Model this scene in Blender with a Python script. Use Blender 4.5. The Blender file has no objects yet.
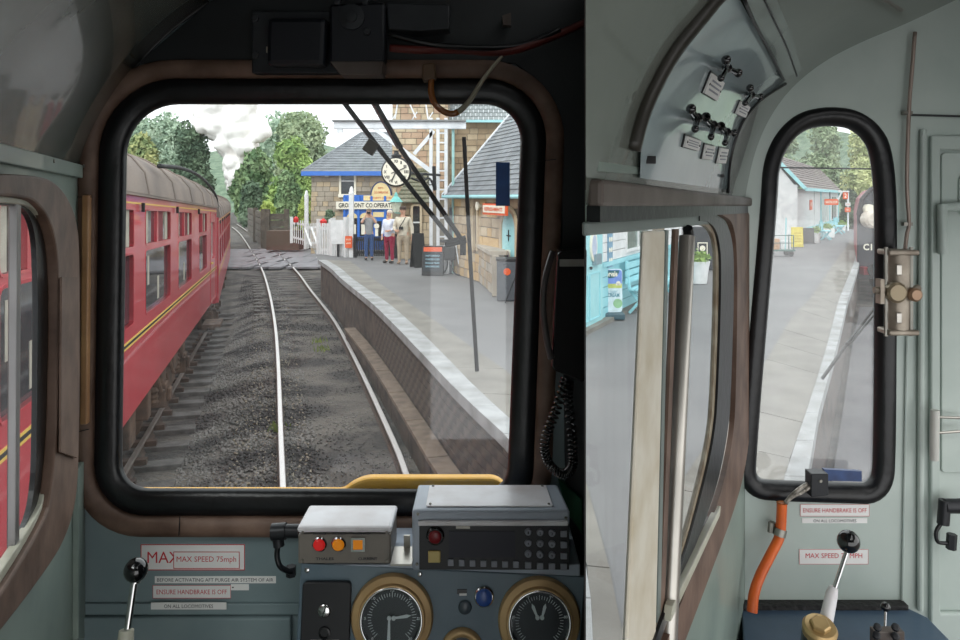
import bpy, bmesh, math, random
import numpy as np
from mathutils import Vector, Matrix
from mathutils.geometry import tessellate_polygon
from mathutils.bvhtree import BVHTree

random.seed(7)
C = bpy.context.scene.collection
PI = math.pi
V3 = Vector

# ---------------------------------------------------------------- camera, sky, exposure
EYE, F, HX, HY = 3.39, 750.0, 480.0, 197.0      # eye height over the rails, focal length (px), principal column, horizon row
cam_d = bpy.data.cameras.new('camera')
cam = bpy.data.objects.new('camera', cam_d); C.objects.link(cam)
cam.location = (0, 0, EYE); cam.rotation_euler = (PI / 2, 0, 0)
cam_d.sensor_width = 36; cam_d.lens = F / 960 * 36
cam_d.shift_y = -(320 - HY) / 960
cam_d.clip_start = .01; cam_d.clip_end = 800
bpy.context.scene.camera = cam

sc = bpy.context.scene
sc.view_settings.view_transform = 'Standard'
sc.view_settings.look = 'None'
sc.view_settings.gamma = 1
sc.view_settings.use_curve_mapping = False
sc.view_settings.exposure = 1.05

w = bpy.data.worlds.new('sky'); sc.world = w; w.use_nodes = True
nt = w.node_tree; nt.nodes.clear()
wo = nt.nodes.new('ShaderNodeOutputWorld'); bg = nt.nodes.new('ShaderNodeBackground')
tc = nt.nodes.new('ShaderNodeTexCoord'); ns = nt.nodes.new('ShaderNodeTexNoise'); rp = nt.nodes.new('ShaderNodeValToRGB')
ns.inputs['Scale'].default_value = 2.2; ns.inputs['Detail'].default_value = 5
rp.color_ramp.elements[0].color = (.84, .87, .90, 1); rp.color_ramp.elements[1].color = (1, .99, .97, 1)
rp.color_ramp.elements[0].position = .25; rp.color_ramp.elements[1].position = .6
nt.links.new(tc.outputs['Generated'], ns.inputs['Vector']); nt.links.new(ns.outputs['Fac'], rp.inputs['Fac'])
nt.links.new(rp.outputs['Color'], bg.inputs['Color']); bg.inputs['Strength'].default_value = 1.05
nt.links.new(bg.outputs[0], wo.inputs[0])

sun_d = bpy.data.lights.new('hazy_sun', 'SUN'); sun_d.energy = .7; sun_d.angle = math.radians(25); sun_d.color = (1, .97, .92)
sun = bpy.data.objects.new('hazy_sun', sun_d); C.objects.link(sun)
sun.rotation_euler = (math.radians(48), math.radians(-22), 0)

# ---------------------------------------------------------------- materials
def lin(c):
    return tuple(((x / 255) / 12.92 if x <= 10 else ((x / 255 + .055) / 1.055) ** 2.4) for x in c)

MATS = {}
def mat(name, col, rough=.5, metal=0, var=.12, scale=8, col2=None, bump=0, bscale=60, emit=0, spec=.5, coat=0, bdist=.01, lo=.35, hi=.7, det=5):
    """procedural paint / stone / metal: noise-blended colours with fine relief"""
    if name in MATS: return MATS[name]
    m = bpy.data.materials.new(name); m.use_nodes = True; n = m.node_tree
    b = n.nodes['Principled BSDF']; N = n.nodes.new; L = n.links.new
    a = lin(col); c2 = lin(col2) if col2 else tuple(max(0, x * (1 - var * 2)) for x in a)
    t = N('ShaderNodeTexCoord'); z = N('ShaderNodeTexNoise'); z.inputs['Scale'].default_value = scale; z.inputs['Detail'].default_value = det
    L(t.outputs['Object'], z.inputs['Vector'])
    r = N('ShaderNodeValToRGB'); r.color_ramp.elements[0].position = lo; r.color_ramp.elements[1].position = hi
    r.color_ramp.elements[0].color = (*a, 1); r.color_ramp.elements[1].color = (*c2, 1)
    L(z.outputs['Fac'], r.inputs['Fac']); L(r.outputs['Color'], b.inputs['Base Color'])
    b.inputs['Roughness'].default_value = rough; b.inputs['Metallic'].default_value = metal
    b.inputs['Specular IOR Level'].default_value = spec; b.inputs['Coat Weight'].default_value = coat
    if bump:
        z2 = N('ShaderNodeTexNoise'); z2.inputs['Scale'].default_value = bscale; z2.inputs['Detail'].default_value = 4
        L(t.outputs['Object'], z2.inputs['Vector'])
        bp = N('ShaderNodeBump'); bp.inputs['Strength'].default_value = bump; bp.inputs['Distance'].default_value = bdist
        L(z2.outputs['Fac'], bp.inputs['Height']); L(bp.outputs['Normal'], b.inputs['Normal'])
    if emit:
        b.inputs['Emission Color'].default_value = (*a, 1); b.inputs['Emission Strength'].default_value = emit
    MATS[name] = m
    return m

def glass_mat(name, tint=(.93, .96, .97), dust=.05, gloss=.05, dustcol=(.8, .8, .8), scale=9):
    """window glass with a thin, uneven film of grime that also stands for haze"""
    m = bpy.data.materials.new(name); m.use_nodes = True; n = m.node_tree; n.nodes.clear()
    N = n.nodes.new; L = n.links.new
    o = N('ShaderNodeOutputMaterial'); tr = N('ShaderNodeBsdfTransparent'); tr.inputs[0].default_value = (*tint, 1)
    g = N('ShaderNodeBsdfGlossy'); g.inputs['Roughness'].default_value = .03
    d = N('ShaderNodeBsdfDiffuse'); d.inputs[0].default_value = (*dustcol, 1)
    tl = N('ShaderNodeBsdfTranslucent'); tl.inputs[0].default_value = (*dustcol, 1)
    dm = N('ShaderNodeMixShader'); dm.inputs[0].default_value = .6; L(d.outputs[0], dm.inputs[1]); L(tl.outputs[0], dm.inputs[2])
    t = N('ShaderNodeTexCoord'); z = N('ShaderNodeTexNoise'); z.inputs['Scale'].default_value = scale; z.inputs['Detail'].default_value = 7
    L(t.outputs['Object'], z.inputs['Vector'])
    mr = N('ShaderNodeMapRange'); mr.inputs['From Min'].default_value = .35; mr.inputs['From Max'].default_value = .75
    mr.inputs['To Min'].default_value = dust * .6; mr.inputs['To Max'].default_value = dust * 2
    L(z.outputs['Fac'], mr.inputs['Value'])
    m1 = N('ShaderNodeMixShader'); L(mr.outputs[0], m1.inputs[0]); L(tr.outputs[0], m1.inputs[1]); L(dm.outputs[0], m1.inputs[2])
    m2 = N('ShaderNodeMixShader'); m2.inputs[0].default_value = gloss; L(m1.outputs[0], m2.inputs[1]); L(g.outputs[0], m2.inputs[2])
    L(m2.outputs[0], o.inputs[0])
    MATS[name] = m
    return m

# ---------------------------------------------------------------- from a pixel to a point
def at(px, py, Y): return V3(((px - HX) / F * Y, Y, EYE - (py - HY) / F * Y))
def gp(px, py, z=0.0):
    Y = F * (EYE - z) / (py - HY); return V3(((px - HX) / F * Y, Y, z))
def depth_x(px, Y): return (px - HX) / F * Y

class Plane:
    """a frame in the world: P0 + u U + v V + d N; N looks into the room"""
    def __init__(s, P0, U, V=(0, 0, 1), N=None):
        s.P0 = V3(P0); s.U = V3(U).normalized(); s.V = V3(V).normalized()
        s.N = V3(N).normalized() if N else s.U.cross(s.V).normalized()
    def w(s, u, v, d=0): return s.P0 + s.U * u + s.V * v + s.N * d
    def q(s, px, py):
        r = V3(((px - HX) / F, 1, -(py - HY) / F)); o = V3((0, 0, EYE)); n = s.U.cross(s.V)
        t = (s.P0 - o).dot(n) / r.dot(n); h = o + r * t - s.P0
        uv = s.U.dot(s.V); a = h.dot(s.U); b = h.dot(s.V); k = 1 - uv * uv
        return ((a - uv * b) / k, (b - uv * a) / k)
    def qs(s, pts, d=0):
        p = s if not d else Plane(s.P0 + s.N * d, s.U, s.V, s.N)
        return [p.q(*a) for a in pts]

# ---------------------------------------------------------------- mesh builder
class MB:
    def __init__(s): s.v = []; s.f = []
    def add(s, vs, fs):
        b = len(s.v); s.v += [V3(x) for x in vs]; s.f += [tuple(i + b for i in f) for f in fs]; return s
    def box(s, c, size, R=None):
        hx, hy, hz = size[0] / 2, size[1] / 2, size[2] / 2
        vs = [V3((x, y, z)) for x in (-hx, hx) for y in (-hy, hy) for z in (-hz, hz)]
        if R is not None: vs = [R @ p for p in vs]
        c = V3(c)
        return s.add([p + c for p in vs], [(0, 1, 3, 2), (4, 6, 7, 5), (0, 4, 5, 1), (2, 3, 7, 6), (0, 2, 6, 4), (1, 5, 7, 3)])
    def pbox(s, pl, u0, u1, v0, v1, d0, d1):
        vs = [pl.w(u, v, d) for u in (u0, u1) for v in (v0, v1) for d in (d0, d1)]
        return s.add(vs, [(0, 1, 3, 2), (4, 6, 7, 5), (0, 4, 5, 1), (2, 3, 7, 6), (0, 2, 6, 4), (1, 5, 7, 3)])
    def bar(s, a, b, wd, ht, up=(0, 0, 1)):
        a, b = V3(a), V3(b); d = (b - a); l = d.length; d.normalize()
        x = d.cross(V3(up));
        if x.length < 1e-4: x = d.cross(V3((0, 1, 0)))
        x.normalize(); z = x.cross(d)
        R = Matrix((x, d, z)).transposed()
        return s.box((a + b) / 2, (wd, l, ht), R)
    def prism(s, top, bot):
        n = len(top)
        return s.add(list(top) + list(bot), [tuple(range(n)), tuple(range(2 * n - 1, n - 1, -1))] + [(i, i + n, (i + 1) % n + n, (i + 1) % n) for i in range(n)])
    def plate(s, pl, outer, holes=(), d0=0, d1=-.03):
        """flat sheet with holes, uv outlines in a Plane, from depth d0 to d1"""
        loops = [list(outer)] + [list(h) for h in holes]
        tri = tessellate_polygon([[V3((p[0], p[1], 0)) for p in lp] for lp in loops]) if holes else [tuple(range(len(outer)))]
        flat = [p for lp in loops for p in lp]; n = len(flat)
        vs = [pl.w(p[0], p[1], d0) for p in flat] + [pl.w(p[0], p[1], d1) for p in flat]
        fs = [tuple(t) for t in tri] + [tuple(i + n for i in reversed(t)) for t in tri]
        b = 0
        for lp in loops:
            k = len(lp)
            fs += [(b + i, b + (i + 1) % k, b + (i + 1) % k + n, b + i + n) for i in range(k)]; b += k
        return s.add(vs, fs)
    def tube(s, path, r, n=8, close=False):
        path = [V3(p) for p in path]; m = len(path); rs = r if isinstance(r, (list, tuple)) else [r] * m
        t0 = (path[1] - path[0]).normalized(); up = V3((0, 0, 1)) if abs(t0.z) < .9 else V3((1, 0, 0))
        x = t0.cross(up).normalized(); vs = []
        for i, p in enumerate(path):
            if close: t = path[(i + 1) % m] - path[i - 1]
            else: t = path[min(i + 1, m - 1)] - path[max(i - 1, 0)]
            t.normalize(); x = (x - t * x.dot(t)).normalized(); y = t.cross(x)
            vs += [p + (x * math.cos(2 * PI * k / n) + y * math.sin(2 * PI * k / n)) * rs[i] for k in range(n)]
        fs = [(i * n + k, i * n + (k + 1) % n, ((i + 1) % m) * n + (k + 1) % n, ((i + 1) % m) * n + k) for i in range(m if close else m - 1) for k in range(n)]
        if not close: fs += [tuple(range(n - 1, -1, -1)), tuple((m - 1) * n + k for k in range(n))]
        return s.add(vs, fs)
    def lathe(s, o, axis, prof, n=24):
        """profile [(radius, height along axis)]"""
        o = V3(o); a = V3(axis).normalized(); x = a.cross(V3((0, 0, 1)) if abs(a.z) < .9 else V3((1, 0, 0))).normalized(); y = a.cross(x)
        m = len(prof)
        vs = [o + a * h + (x * math.cos(2 * PI * k / n) + y * math.sin(2 * PI * k / n)) * r for r, h in prof for k in range(n)]
        fs = [(i * n + k, i * n + (k + 1) % n, (i + 1) * n + (k + 1) % n, (i + 1) * n + k) for i in range(m - 1) for k in range(n)]
        fs += [tuple(range(n - 1, -1, -1)), tuple((m - 1) * n + k for k in range(n))]
        return s.add(vs, fs)
    def ball(s, c, r, n=14, sx=1, sy=1, sz=1):
        k = n // 2; prof = []
        c = V3(c); vs = []; fs = []
        for i in range(k + 1):
            th = PI * i / k
            for j in range(n):
                ph = 2 * PI * j / n
                vs.append(c + V3((r * sx * math.sin(th) * math.cos(ph), r * sy * math.sin(th) * math.sin(ph), r * sz * math.cos(th))))
        fs = [(i * n + j, (i + 1) * n + j, (i + 1) * n + (j + 1) % n, i * n + (j + 1) % n) for i in range(k) for j in range(n)]
        return s.add(vs, fs)
    def ring(s, pl, poly, prof, closed=True, cap=False):
        """sweep a profile [(outward offset, depth)] round an outline"""
        n = len(poly); P = [Vector(p) for p in poly]
        area = sum(P[i].x * P[(i + 1) % n].y - P[(i + 1) % n].x * P[i].y for i in range(n))
        sg = 1 if area > 0 else -1; nr = []
        for i in range(n):
            if closed: t = P[(i + 1) % n] - P[i - 1]
            else: t = P[min(i + 1, n - 1)] - P[max(i - 1, 0)]
            t.normalize(); nr.append(Vector((t.y, -t.x)) * sg)
        vs = [pl.w(*(P[i] + nr[i] * o), d) for o, d in prof for i in range(n)]
        m = len(prof); e = n if closed else n - 1
        fs = [(j * n + i, j * n + (i + 1) % n, (j + 1) * n + (i + 1) % n, (j + 1) * n + i) for j in range(m - 1) for i in range(e)]
        return s.add(vs, fs)
    def build(s, name, material, parent=None, loc=None, smooth=False, bevel=0, kind=None, label=None):
        L = V3(loc) if loc is not None else (V3(parent['_L']) if parent is not None and '_L' in parent else V3((0, 0, 0)))
        me = bpy.data.meshes.new(name); me.from_pydata([p - L for p in s.v], [], s.f); me.validate()
        bm = bmesh.new(); bm.from_mesh(me); bmesh.ops.recalc_face_normals(bm, faces=bm.faces); bm.to_mesh(me); bm.free()
        if smooth: me.shade_smooth()
        me.materials.append(material)
        o = bpy.data.objects.new(name, me); C.objects.link(o)
        if parent is not None: o.parent = parent
        else: o.location = L
        o['_L'] = list(L)
        if smooth == 'auto':
            me.shade_smooth()
            at_ = me.attributes.new('sharp_edge', 'BOOLEAN', 'EDGE') if 'sharp_edge' not in me.attributes else me.attributes['sharp_edge']
            bm = bmesh.new(); bm.from_mesh(me)
            fl = [e.calc_face_angle(0) > .6 for e in bm.edges]; bm.free()
            at_.data.foreach_set('value', fl)
        if bevel:
            b = o.modifiers.new('bevel', 'BEVEL'); b.width = bevel; b.segments = 2; b.limit_method = 'ANGLE'; b.harden_normals = False
        if kind: o['kind'] = kind
        if label: o['label'] = label
        return o

def thing(name, label, cat, loc, group=None):
    o = bpy.data.objects.new(name, None); C.objects.link(o); o.location = loc; o['_L'] = list(V3(loc)); o.empty_display_size = .05
    o['label'] = label; o['category'] = cat
    if group: o['group'] = group
    return o
def tag(o, label, cat, group=None):
    o['label'] = label; o['category'] = cat
    if group: o['group'] = group
    return o
def struct(name, mb, m, parent=None, **k):
    o = mb.build(name, m, parent, **k)
    if parent is None: o['kind'] = 'structure'
    return o
def copy_tree(o, loc=None, label=None, parent=None):
    c = o.copy(); C.objects.link(c)
    if parent is not None: c.parent = parent
    if loc is not None: c.location = loc
    if label: c['label'] = label
    for ch in list(o.children): copy_tree(ch, parent=c)
    return c

def chaikin(pts, k=3, closed=True):
    for _ in range(k):
        q = []; n = len(pts)
        for i in range(n if closed else n - 1):
            a, b = pts[i], pts[(i + 1) % n]
            q += [tuple(.75 * x + .25 * y for x, y in zip(a, b)), tuple(.25 * x + .75 * y for x, y in zip(a, b))]
        if not closed: q = [tuple(pts[0])] + q + [tuple(pts[-1])]
        pts = q
    return pts
def rrect(x0, y0, x1, y1, r, n=8, rs=None):
    """rounded rectangle outline, corners tl tr br bl in image sense (y may be either way)"""
    rs = rs or (r, r, r, r); out = []
    for (cx, cy, sx, sy, a0), rr in zip(((x0, y0, 1, 1, 180), (x1, y0, -1, 1, 270), (x1, y1, -1, -1, 0), (x0, y1, 1, -1, 90)), rs):
        for i in range(n + 1):
            a = math.radians(a0 + 90 * i / n)
            out.append((cx + sx * rr + rr * math.cos(a), cy + sy * rr + rr * math.sin(a)))
    return out
def circle(u, v, r, n=32): return [(u + r * math.cos(2 * PI * i / n), v + r * math.sin(2 * PI * i / n)) for i in range(n)]
def offset(poly, o):
    n = len(poly); P = [Vector(p) for p in poly]; area = sum(P[i].x * P[(i + 1) % n].y - P[(i + 1) % n].x * P[i].y for i in range(n)); sg = 1 if area > 0 else -1; r = []
    for i in range(n):
        t = (P[(i + 1) % n] - P[i - 1]).normalized(); r.append(tuple(P[i] + Vector((t.y, -t.x)) * sg * o))
    return r
def smooth_path(pts, n=6):
    P = [V3(p) for p in pts]; out = []
    for i in range(len(P) - 1):
        p0, p1, p2, p3 = P[max(i - 1, 0)], P[i], P[i + 1], P[min(i + 2, len(P) - 1)]
        for k in range(n):
            t = k / n
            out.append(.5 * ((2 * p1) + (p2 - p0) * t + (2 * p0 - 5 * p1 + 4 * p2 - p3) * t * t + (3 * p1 - p0 - 3 * p2 + p3) * t ** 3))
    return out + [P[-1]]

def text(mb, pl, s, u, v, w, h=None, d=.001, thick=.0006, bold=0, rot=0):
    """lettering centred on (u, v), fitted to width w and height h"""
    cu = bpy.data.curves.new('t', 'FONT'); cu.body = s; cu.align_x = 'CENTER'; cu.extrude = 0; cu.offset = bold; cu.resolution_u = 2
    o = bpy.data.objects.new('t', cu); C.objects.link(o)
    dg = bpy.context.evaluated_depsgraph_get(); me = bpy.data.meshes.new_from_object(o.evaluated_get(dg))
    vs = [x.co.copy() for x in me.vertices]; fs = [tuple(p.vertices) for p in me.polygons]
    bpy.data.objects.remove(o); bpy.data.curves.remove(cu); bpy.data.meshes.remove(me)
    if not vs: return mb
    x0 = min(a.x for a in vs); x1 = max(a.x for a in vs); y0 = min(a.y for a in vs); y1 = max(a.y for a in vs)
    kx = w / (x1 - x0); ky = (h / (y1 - y0)) if h else kx; c_, s_ = math.cos(rot), math.sin(rot); out = []
    for a in vs:
        x = (a.x - (x0 + x1) / 2) * kx; y = (a.y - (y0 + y1) / 2) * ky
        out.append(pl.w(u + x * c_ - y * s_, v + x * s_ + y * c_, d))
    return mb.add(out, fs)

def quick(name, vs, fs, material, parent=None, smooth=False, kind=None, loc=(0, 0, 0)):
    """big numpy meshes: vs (n,3), fs (m,k)"""
    vs = np.asarray(vs, dtype=np.float32) - np.array(loc if parent is None else parent['_L'], dtype=np.float32); fs = np.asarray(fs, dtype=np.int32)
    me = bpy.data.meshes.new(name); me.vertices.add(len(vs)); me.vertices.foreach_set('co', vs.ravel())
    k = fs.shape[1]; me.loops.add(fs.size); me.loops.foreach_set('vertex_index', fs.ravel())
    me.polygons.add(len(fs)); me.polygons.foreach_set('loop_start', np.arange(0, fs.size, k, dtype=np.int32))
    me.update(calc_edges=True); me.validate()
    if smooth: me.shade_smooth()
    me.materials.append(material); o = bpy.data.objects.new(name, me); C.objects.link(o)
    if parent is not None: o.parent = parent
    else: o.location = loc
    o['_L'] = list(loc if parent is None else parent['_L'])
    if kind: o['kind'] = kind
    return o
def rpoly(pts, rs, n=10):
    """polygon with rounded corners (quadratic arcs)"""
    out = []; m = len(pts)
    if not isinstance(rs, (list, tuple)): rs = [rs] * m
    for i in range(m):
        p = Vector(pts[i]); a = Vector(pts[i - 1]); b = Vector(pts[(i + 1) % m])
        r = rs[i]
        if r <= 0: out.append(tuple(p)); continue
        s = p + (a - p).normalized() * r; e = p + (b - p).normalized() * r
        for k in range(n + 1):
            t = k / n; q1 = .42
            c1 = s.lerp(p, .56); c2 = e.lerp(p, .56)
            out.append(tuple(s * (1 - t) ** 3 + c1 * 3 * t * (1 - t) ** 2 + c2 * 3 * t * t * (1 - t) + e * t ** 3))
    return out

# ---------------------------------------------------------------- cab materials
M_green = mat('cab_paint_grey_green', (142, 156, 146), .42, scale=5, col2=(118, 133, 126), bump=.15, bscale=40, bdist=.002, coat=.15)
M_cove = mat('ceiling_gloss_paint', (112, 118, 110), .22, scale=3, col2=(92, 98, 92), bump=.25, bscale=9, bdist=.004, coat=.6)
M_blue = mat('desk_blue_grey_paint', (104, 122, 132), .45, scale=6, col2=(82, 104, 118), bump=.2, bscale=300, bdist=.0008)
M_wallL = mat('front_wall_blue_green_paint', (134, 150, 152), .5, scale=4, col2=(112, 130, 134), bump=.2, bscale=60, bdist=.001)
M_wallR = mat('end_wall_grey_green_paint', (180, 192, 186), .4, scale=3.5, col2=(158, 172, 166), bump=.25, bscale=30, bdist=.002, coat=.2)
M_dark = mat('dark_roof_tone', (40, 45, 47), .6, scale=5, col2=(28, 31, 33))
M_darkbrown = mat('dark_brown_panel', (44, 38, 34), .6, scale=6, col2=(30, 26, 24))
M_black = mat('black_rubber', (17, 19, 23), .35, scale=20, col2=(10, 11, 13), bump=.1)
M_wood = mat('worn_brown_moulding', (122, 98, 84), .55, scale=14, col2=(84, 62, 50), bump=.3, bscale=50, bdist=.002)
M_woodlit = mat('lit_edge_highlight', (184, 140, 96), .4, scale=14, col2=(150, 108, 74))
M_trimgrey = mat('worn_grey_brown_sill', (108, 100, 94), .5, scale=9, col2=(72, 60, 54), bump=.3, bscale=30, bdist=.002)
M_cream = mat('cream_window_frame', (205, 205, 188), .4, scale=10, col2=(172, 170, 152))
M_alu = mat('brushed_aluminium', (196, 192, 184), .28, metal=.85, scale=6, col2=(150, 148, 142))
M_steel = mat('bright_steel', (215, 215, 215), .16, metal=1, scale=8)
M_screw = mat('screw_metal', (150, 148, 140), .35, metal=.8, scale=30)
M_brass = mat('brass_bezel', (204, 172, 124), .42, metal=.3, scale=10, col2=(168, 138, 96))
M_knob = mat('black_bakelite', (14, 15, 18), .14, coat=.6)
M_white = mat('white_label', (232, 232, 230), .5, var=.03)
M_red = mat('red_print', (200, 52, 60), .5, var=.05)
M_inkblk = mat('black_print', (40, 44, 50), .5, var=.05)
M_boxwhite = mat('pale_grey_box_top', (240, 240, 244), .3, scale=12, col2=(210, 204, 204))
M_boxface = mat('grey_metal_faceplate', (134, 128, 120), .4, metal=.2, scale=9, col2=(112, 106, 100))
M_radiogrey = mat('pale_blue_grey_casing', (178, 188, 200), .35, scale=8, col2=(152, 162, 176))
M_screen = mat('dark_screen', (12, 14, 36), .45, var=.1)
M_panelblk = mat('black_panel', (24, 25, 30), .4, var=.1)
M_key = mat('grey_key', (142, 146, 156), .5, var=.06)
M_lampred = mat('red_lens', (214, 40, 40), .25, emit=.12, var=.03)
M_lampor = mat('orange_lens', (226, 136, 28), .25, emit=.12, var=.03)
M_cream2 = mat('cream_button', (206, 184, 116), .4, var=.05)
M_bluebtn = mat('blue_button', (46, 84, 160), .3, var=.04)
M_orange = mat('orange_conduit', (226, 104, 34), .4, scale=12, col2=(196, 84, 28), bump=.1)
M_yellow = mat('warning_yellow_paint', (255, 190, 50), .4, var=.05)
M_bluesticker = mat('dark_blue_sticker', (44, 100, 178), .4, scale=30, col2=(34, 82, 150))
M_pipe = mat('aged_pale_metal', (170, 160, 146), .4, metal=.5, scale=20, col2=(120, 110, 98))
M_connector = mat('dark_connector', (38, 40, 44), .4, metal=.3, var=.15)
M_glass = glass_mat('windscreen_glass', dust=.010, gloss=.04)
M_glassR = glass_mat('dirty_hazed_end_window_glass', dust=.10, gloss=.04)  # heavier grime film, raised to wash the view out like haze
M_glassS = glass_mat('side_window_glass', dust=.03, gloss=.05)

FW = Plane((0, 1.6, EYE), (1, 0, 0))
LW = Plane((-.341, 0, EYE), (-.32, 1, 0))
RW = Plane((-.224, 0, EYE), (.493, 1, 0))
XS = .14133                                                 # the two cabs meet on the plane x = XS * y

# ---------------------------------------------------------------- left cab shell
floor_z = -1.7
prof = [(80, 197), (80, 172), (86, 150), (98, 122), (118, 90), (142, 60), (172, 30), (210, 2), (262, -28), (330, -50), (420, -66), (586, -74)]
fpr = [FW.q(*p) for p in prof]
win = rpoly(FW.qs([(123, 102), (524, 102), (509, 493), (117, 492)]), [.115, .085, .05, .06])
hole = offset(win, .018)
outer = [(fpr[0][0], floor_z), fpr[0]] + [(p.x, p.y) for p in smooth_path([(a, b, 0) for a, b in fpr[1:]], 4)] + [(fpr[-1][0], floor_z)]
wf = struct('wall_front', MB().plate(FW, outer, [hole], 0, -.03), M_wallL)
# left side wall with the droplight window
lwin = rpoly(LW.qs([(-150, 192), (46, 192), (60, 432), (-95, 640)]), [.03, .20, .14, .03])
cu, cv = 0, 0
u_end = LW.q(80, 197)[0]
struct('wall_left', MB().plate(LW, [(-.35, floor_z), (u_end, floor_z), (u_end, .062), (-.35, .062)], [LW.qs([(-120, 200), (30, 200), (50, 240), (52, 440), (36, 515), (-75, 700)])], 0, -.006), M_green)
# ceiling of the left cab: the profile drawn back towards the driver
mb = MB(); dL = V3((-.32, 1, 0)); vs = []; fs = []; NS = 14
cp = [V3((FW.w(u, v).x, 1.6, FW.w(u, v).z)) for u, v in smooth_path([(a, b, 0) for a, b in fpr[1:]], 4) for _ in (0,)] if False else [V3((p.x, 1.6, EYE + p.y)) for p in smooth_path([(a, b, 0) for a, b in fpr[1:]], 4)]
cp.append(V3((.226, 1.6, cp[-1].z)))
for p in cp:
    tm = min(1.95, (.226 - p.x) / (.32 + XS)) if p.x > -.67 else 1.95
    tm = max(tm, .001)
    for k in range(NS + 1): vs.append(p - dL * (tm * k / NS))
for i in range(len(cp) - 1):
    for k in range(NS): fs.append((i * (NS + 1) + k, (i + 1) * (NS + 1) + k, (i + 1) * (NS + 1) + k + 1, i * (NS + 1) + k + 1))
ce = struct('ceiling', MB().add(vs, fs), M_cove, smooth=True)
bvhL = BVHTree.FromPolygons(vs, fs)
sol = ce.modifiers.new('thick', 'SOLIDIFY'); sol.thickness = .02; sol.offset = -1
struct('floor', MB().plate(Plane((0, 0, EYE + floor_z), (1, 0, 0), (0, 1, 0)), [(-.9, -.3), (1.2, -.3), (1.2, 1.65), (-.9, 1.65)], [], 0, -.03), M_darkbrown)
struct('ceiling', MB().box((.3, -.62, EYE + .66), (3.4, .5, .04)), M_dark)  # unseen rear roof, added to keep sky light off the upper walls
struct('shade_wall_rear', MB().box((.3, -.82, EYE + .28), (3.4, .03, .76)), M_darkbrown)  # unseen upper bulkhead, added to shade the top of the cab walls
struct('shade_wall_right', MB().box((1.40, .38, EYE + .28), (.03, 2.44, .76)), M_darkbrown)  # unseen upper side wall, added to cut light from the right
# dark header panel over the windscreen and dark right-hand pillar
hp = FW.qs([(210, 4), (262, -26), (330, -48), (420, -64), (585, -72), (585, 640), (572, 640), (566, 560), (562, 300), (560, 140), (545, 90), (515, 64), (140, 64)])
struct('trim_1', MB().plate(FW, hp, [], .012, .001), M_dark, bevel=.002)  # near-black tone laid over this part of the front wall
# joint strips on the left: ledge above side window, corner post
struct('trim_2', MB().plate(LW, LW.qs([(-60, 126), (83, 165), (83, 178), (-60, 150)], .012), [], .012, .0), M_green, bevel=.002)
mb = MB()
mb.tube([FW.w(a, b, .004) for a, b in smooth_path([(a, b, 0) for a, b in fpr[1:8]], 5) and [(p.x, p.y) for p in smooth_path([(a, b, 0) for a, b in fpr[1:8]], 5)]], .004, 6)
struct('trim_3', mb, M_black)
# partition between the two cabs, edge-on
PT = Plane((0, 0, EYE), (XS, 1, 0))
l0, l1 = .65, 1.6 * math.sqrt(1 + XS * XS)
struct('wall_partition', MB().plate(PT, [(l0, floor_z), (l1, floor_z), (l1, .5), (l0, .5)], [], .0, -.0015), M_darkbrown)

# ---------------------------------------------------------------- windscreen
wr = thing('window_1', 'large rounded windscreen', 'window', FW.w(0, -.65)); del wr['category']; wr['kind'] = 'structure'; del wr['label']
def wrect(o): return offset(win, o)
MB().plate(FW, offset(win, .016), [], -.014, -.018).build('pane', M_glass, wr)
MB().ring(FW, win, [(.02, -.02), (-.001, -.02), (-.004, -.012), (.0, -.002), (.010, .004), (.030, .006), (.046, .005), (.050, 0)]).build('gasket', M_black, wr, smooth=True)
# moulding round the windscreen, in butted lengths
op = offset(win, .05); n = len(op)
MB().ring(FW, op, [(0, 0), (0, .016), (.006, .022), (.022, .026), (.036, .022), (.040, .0)]).build('moulding', M_wood, wr, smooth=True)
k0 = [i for i, p in enumerate(op) if p[0] < op[0][0] + 9]
lft = FW.qs([(90, 195), (97, 195), (95, 420), (88, 420)])
MB().plate(FW, lft, [], .034, .02).build('highlight_strip', M_woodlit, wr, bevel=.003)  # highlight on the moulding's lit side, put in as an orange strip
# seams in the moulding
mb = MB()
for a, b in (((79, 197), (99, 197)), ((75, 430), (96, 425)), ((185, 511), (184, 530)), ((555, 160), (535, 162))):
    ua, ub = FW.q(*a), FW.q(*b); mb.bar(FW.w(*ua, .0272), FW.w(*ub, .0272), .0016, .002, up=(0, 1, 0))
mb.build('joint', M_black, wr)

# sticker on the glass
s = MB().plate(FW, FW.qs([(496, 162), (510, 162), (510, 206), (496, 206)]), [], -.012, -.0138).build('glass_sticker', M_bluesticker, loc=at(503, 206, 1.612))
tag(s, 'dark blue upright sticker on the right of the windscreen', 'sticker')
s = MB().plate(FW, FW.qs([(494, 160), (512, 160), (512, 207), (494, 207)]), [], -.0139, -.0142)

# ---------------------------------------------------------------- left droplight window
def strip(pl, inner, outer_, d1, d0, name, m, par, **k):
    return MB().plate(pl, pl.qs(inner + outer_[::-1], d1), [], d1, d0).build(name, m, par, **k)
def sm(pts, k=3): return chaikin(pts, k, False)
wl = thing('window_2', '', 'window', LW.w(1.5, -.3)); del wl['category'], wl['label']; wl['kind'] = 'structure'
l_g = sm([(-90, 204), (12, 204), (30, 212), (38, 250), (37, 415), (35, 500), (20, 540), (-90, 720)])
l_b = sm([(-90, 202), (22, 202), (40, 212), (53, 244), (54, 300), (53, 420), (48, 482), (38, 520), (-90, 700)])
l_c = sm([(-90, 195), (24, 195), (44, 208), (57, 238), (60, 300), (58, 420), (54, 480), (45, 528), (-90, 730)])
l_w = sm([(-90, 172), (38, 174), (60, 184), (76, 212), (80.5, 250), (80, 460), (74, 520), (50, 570), (-90, 745)])
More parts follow.
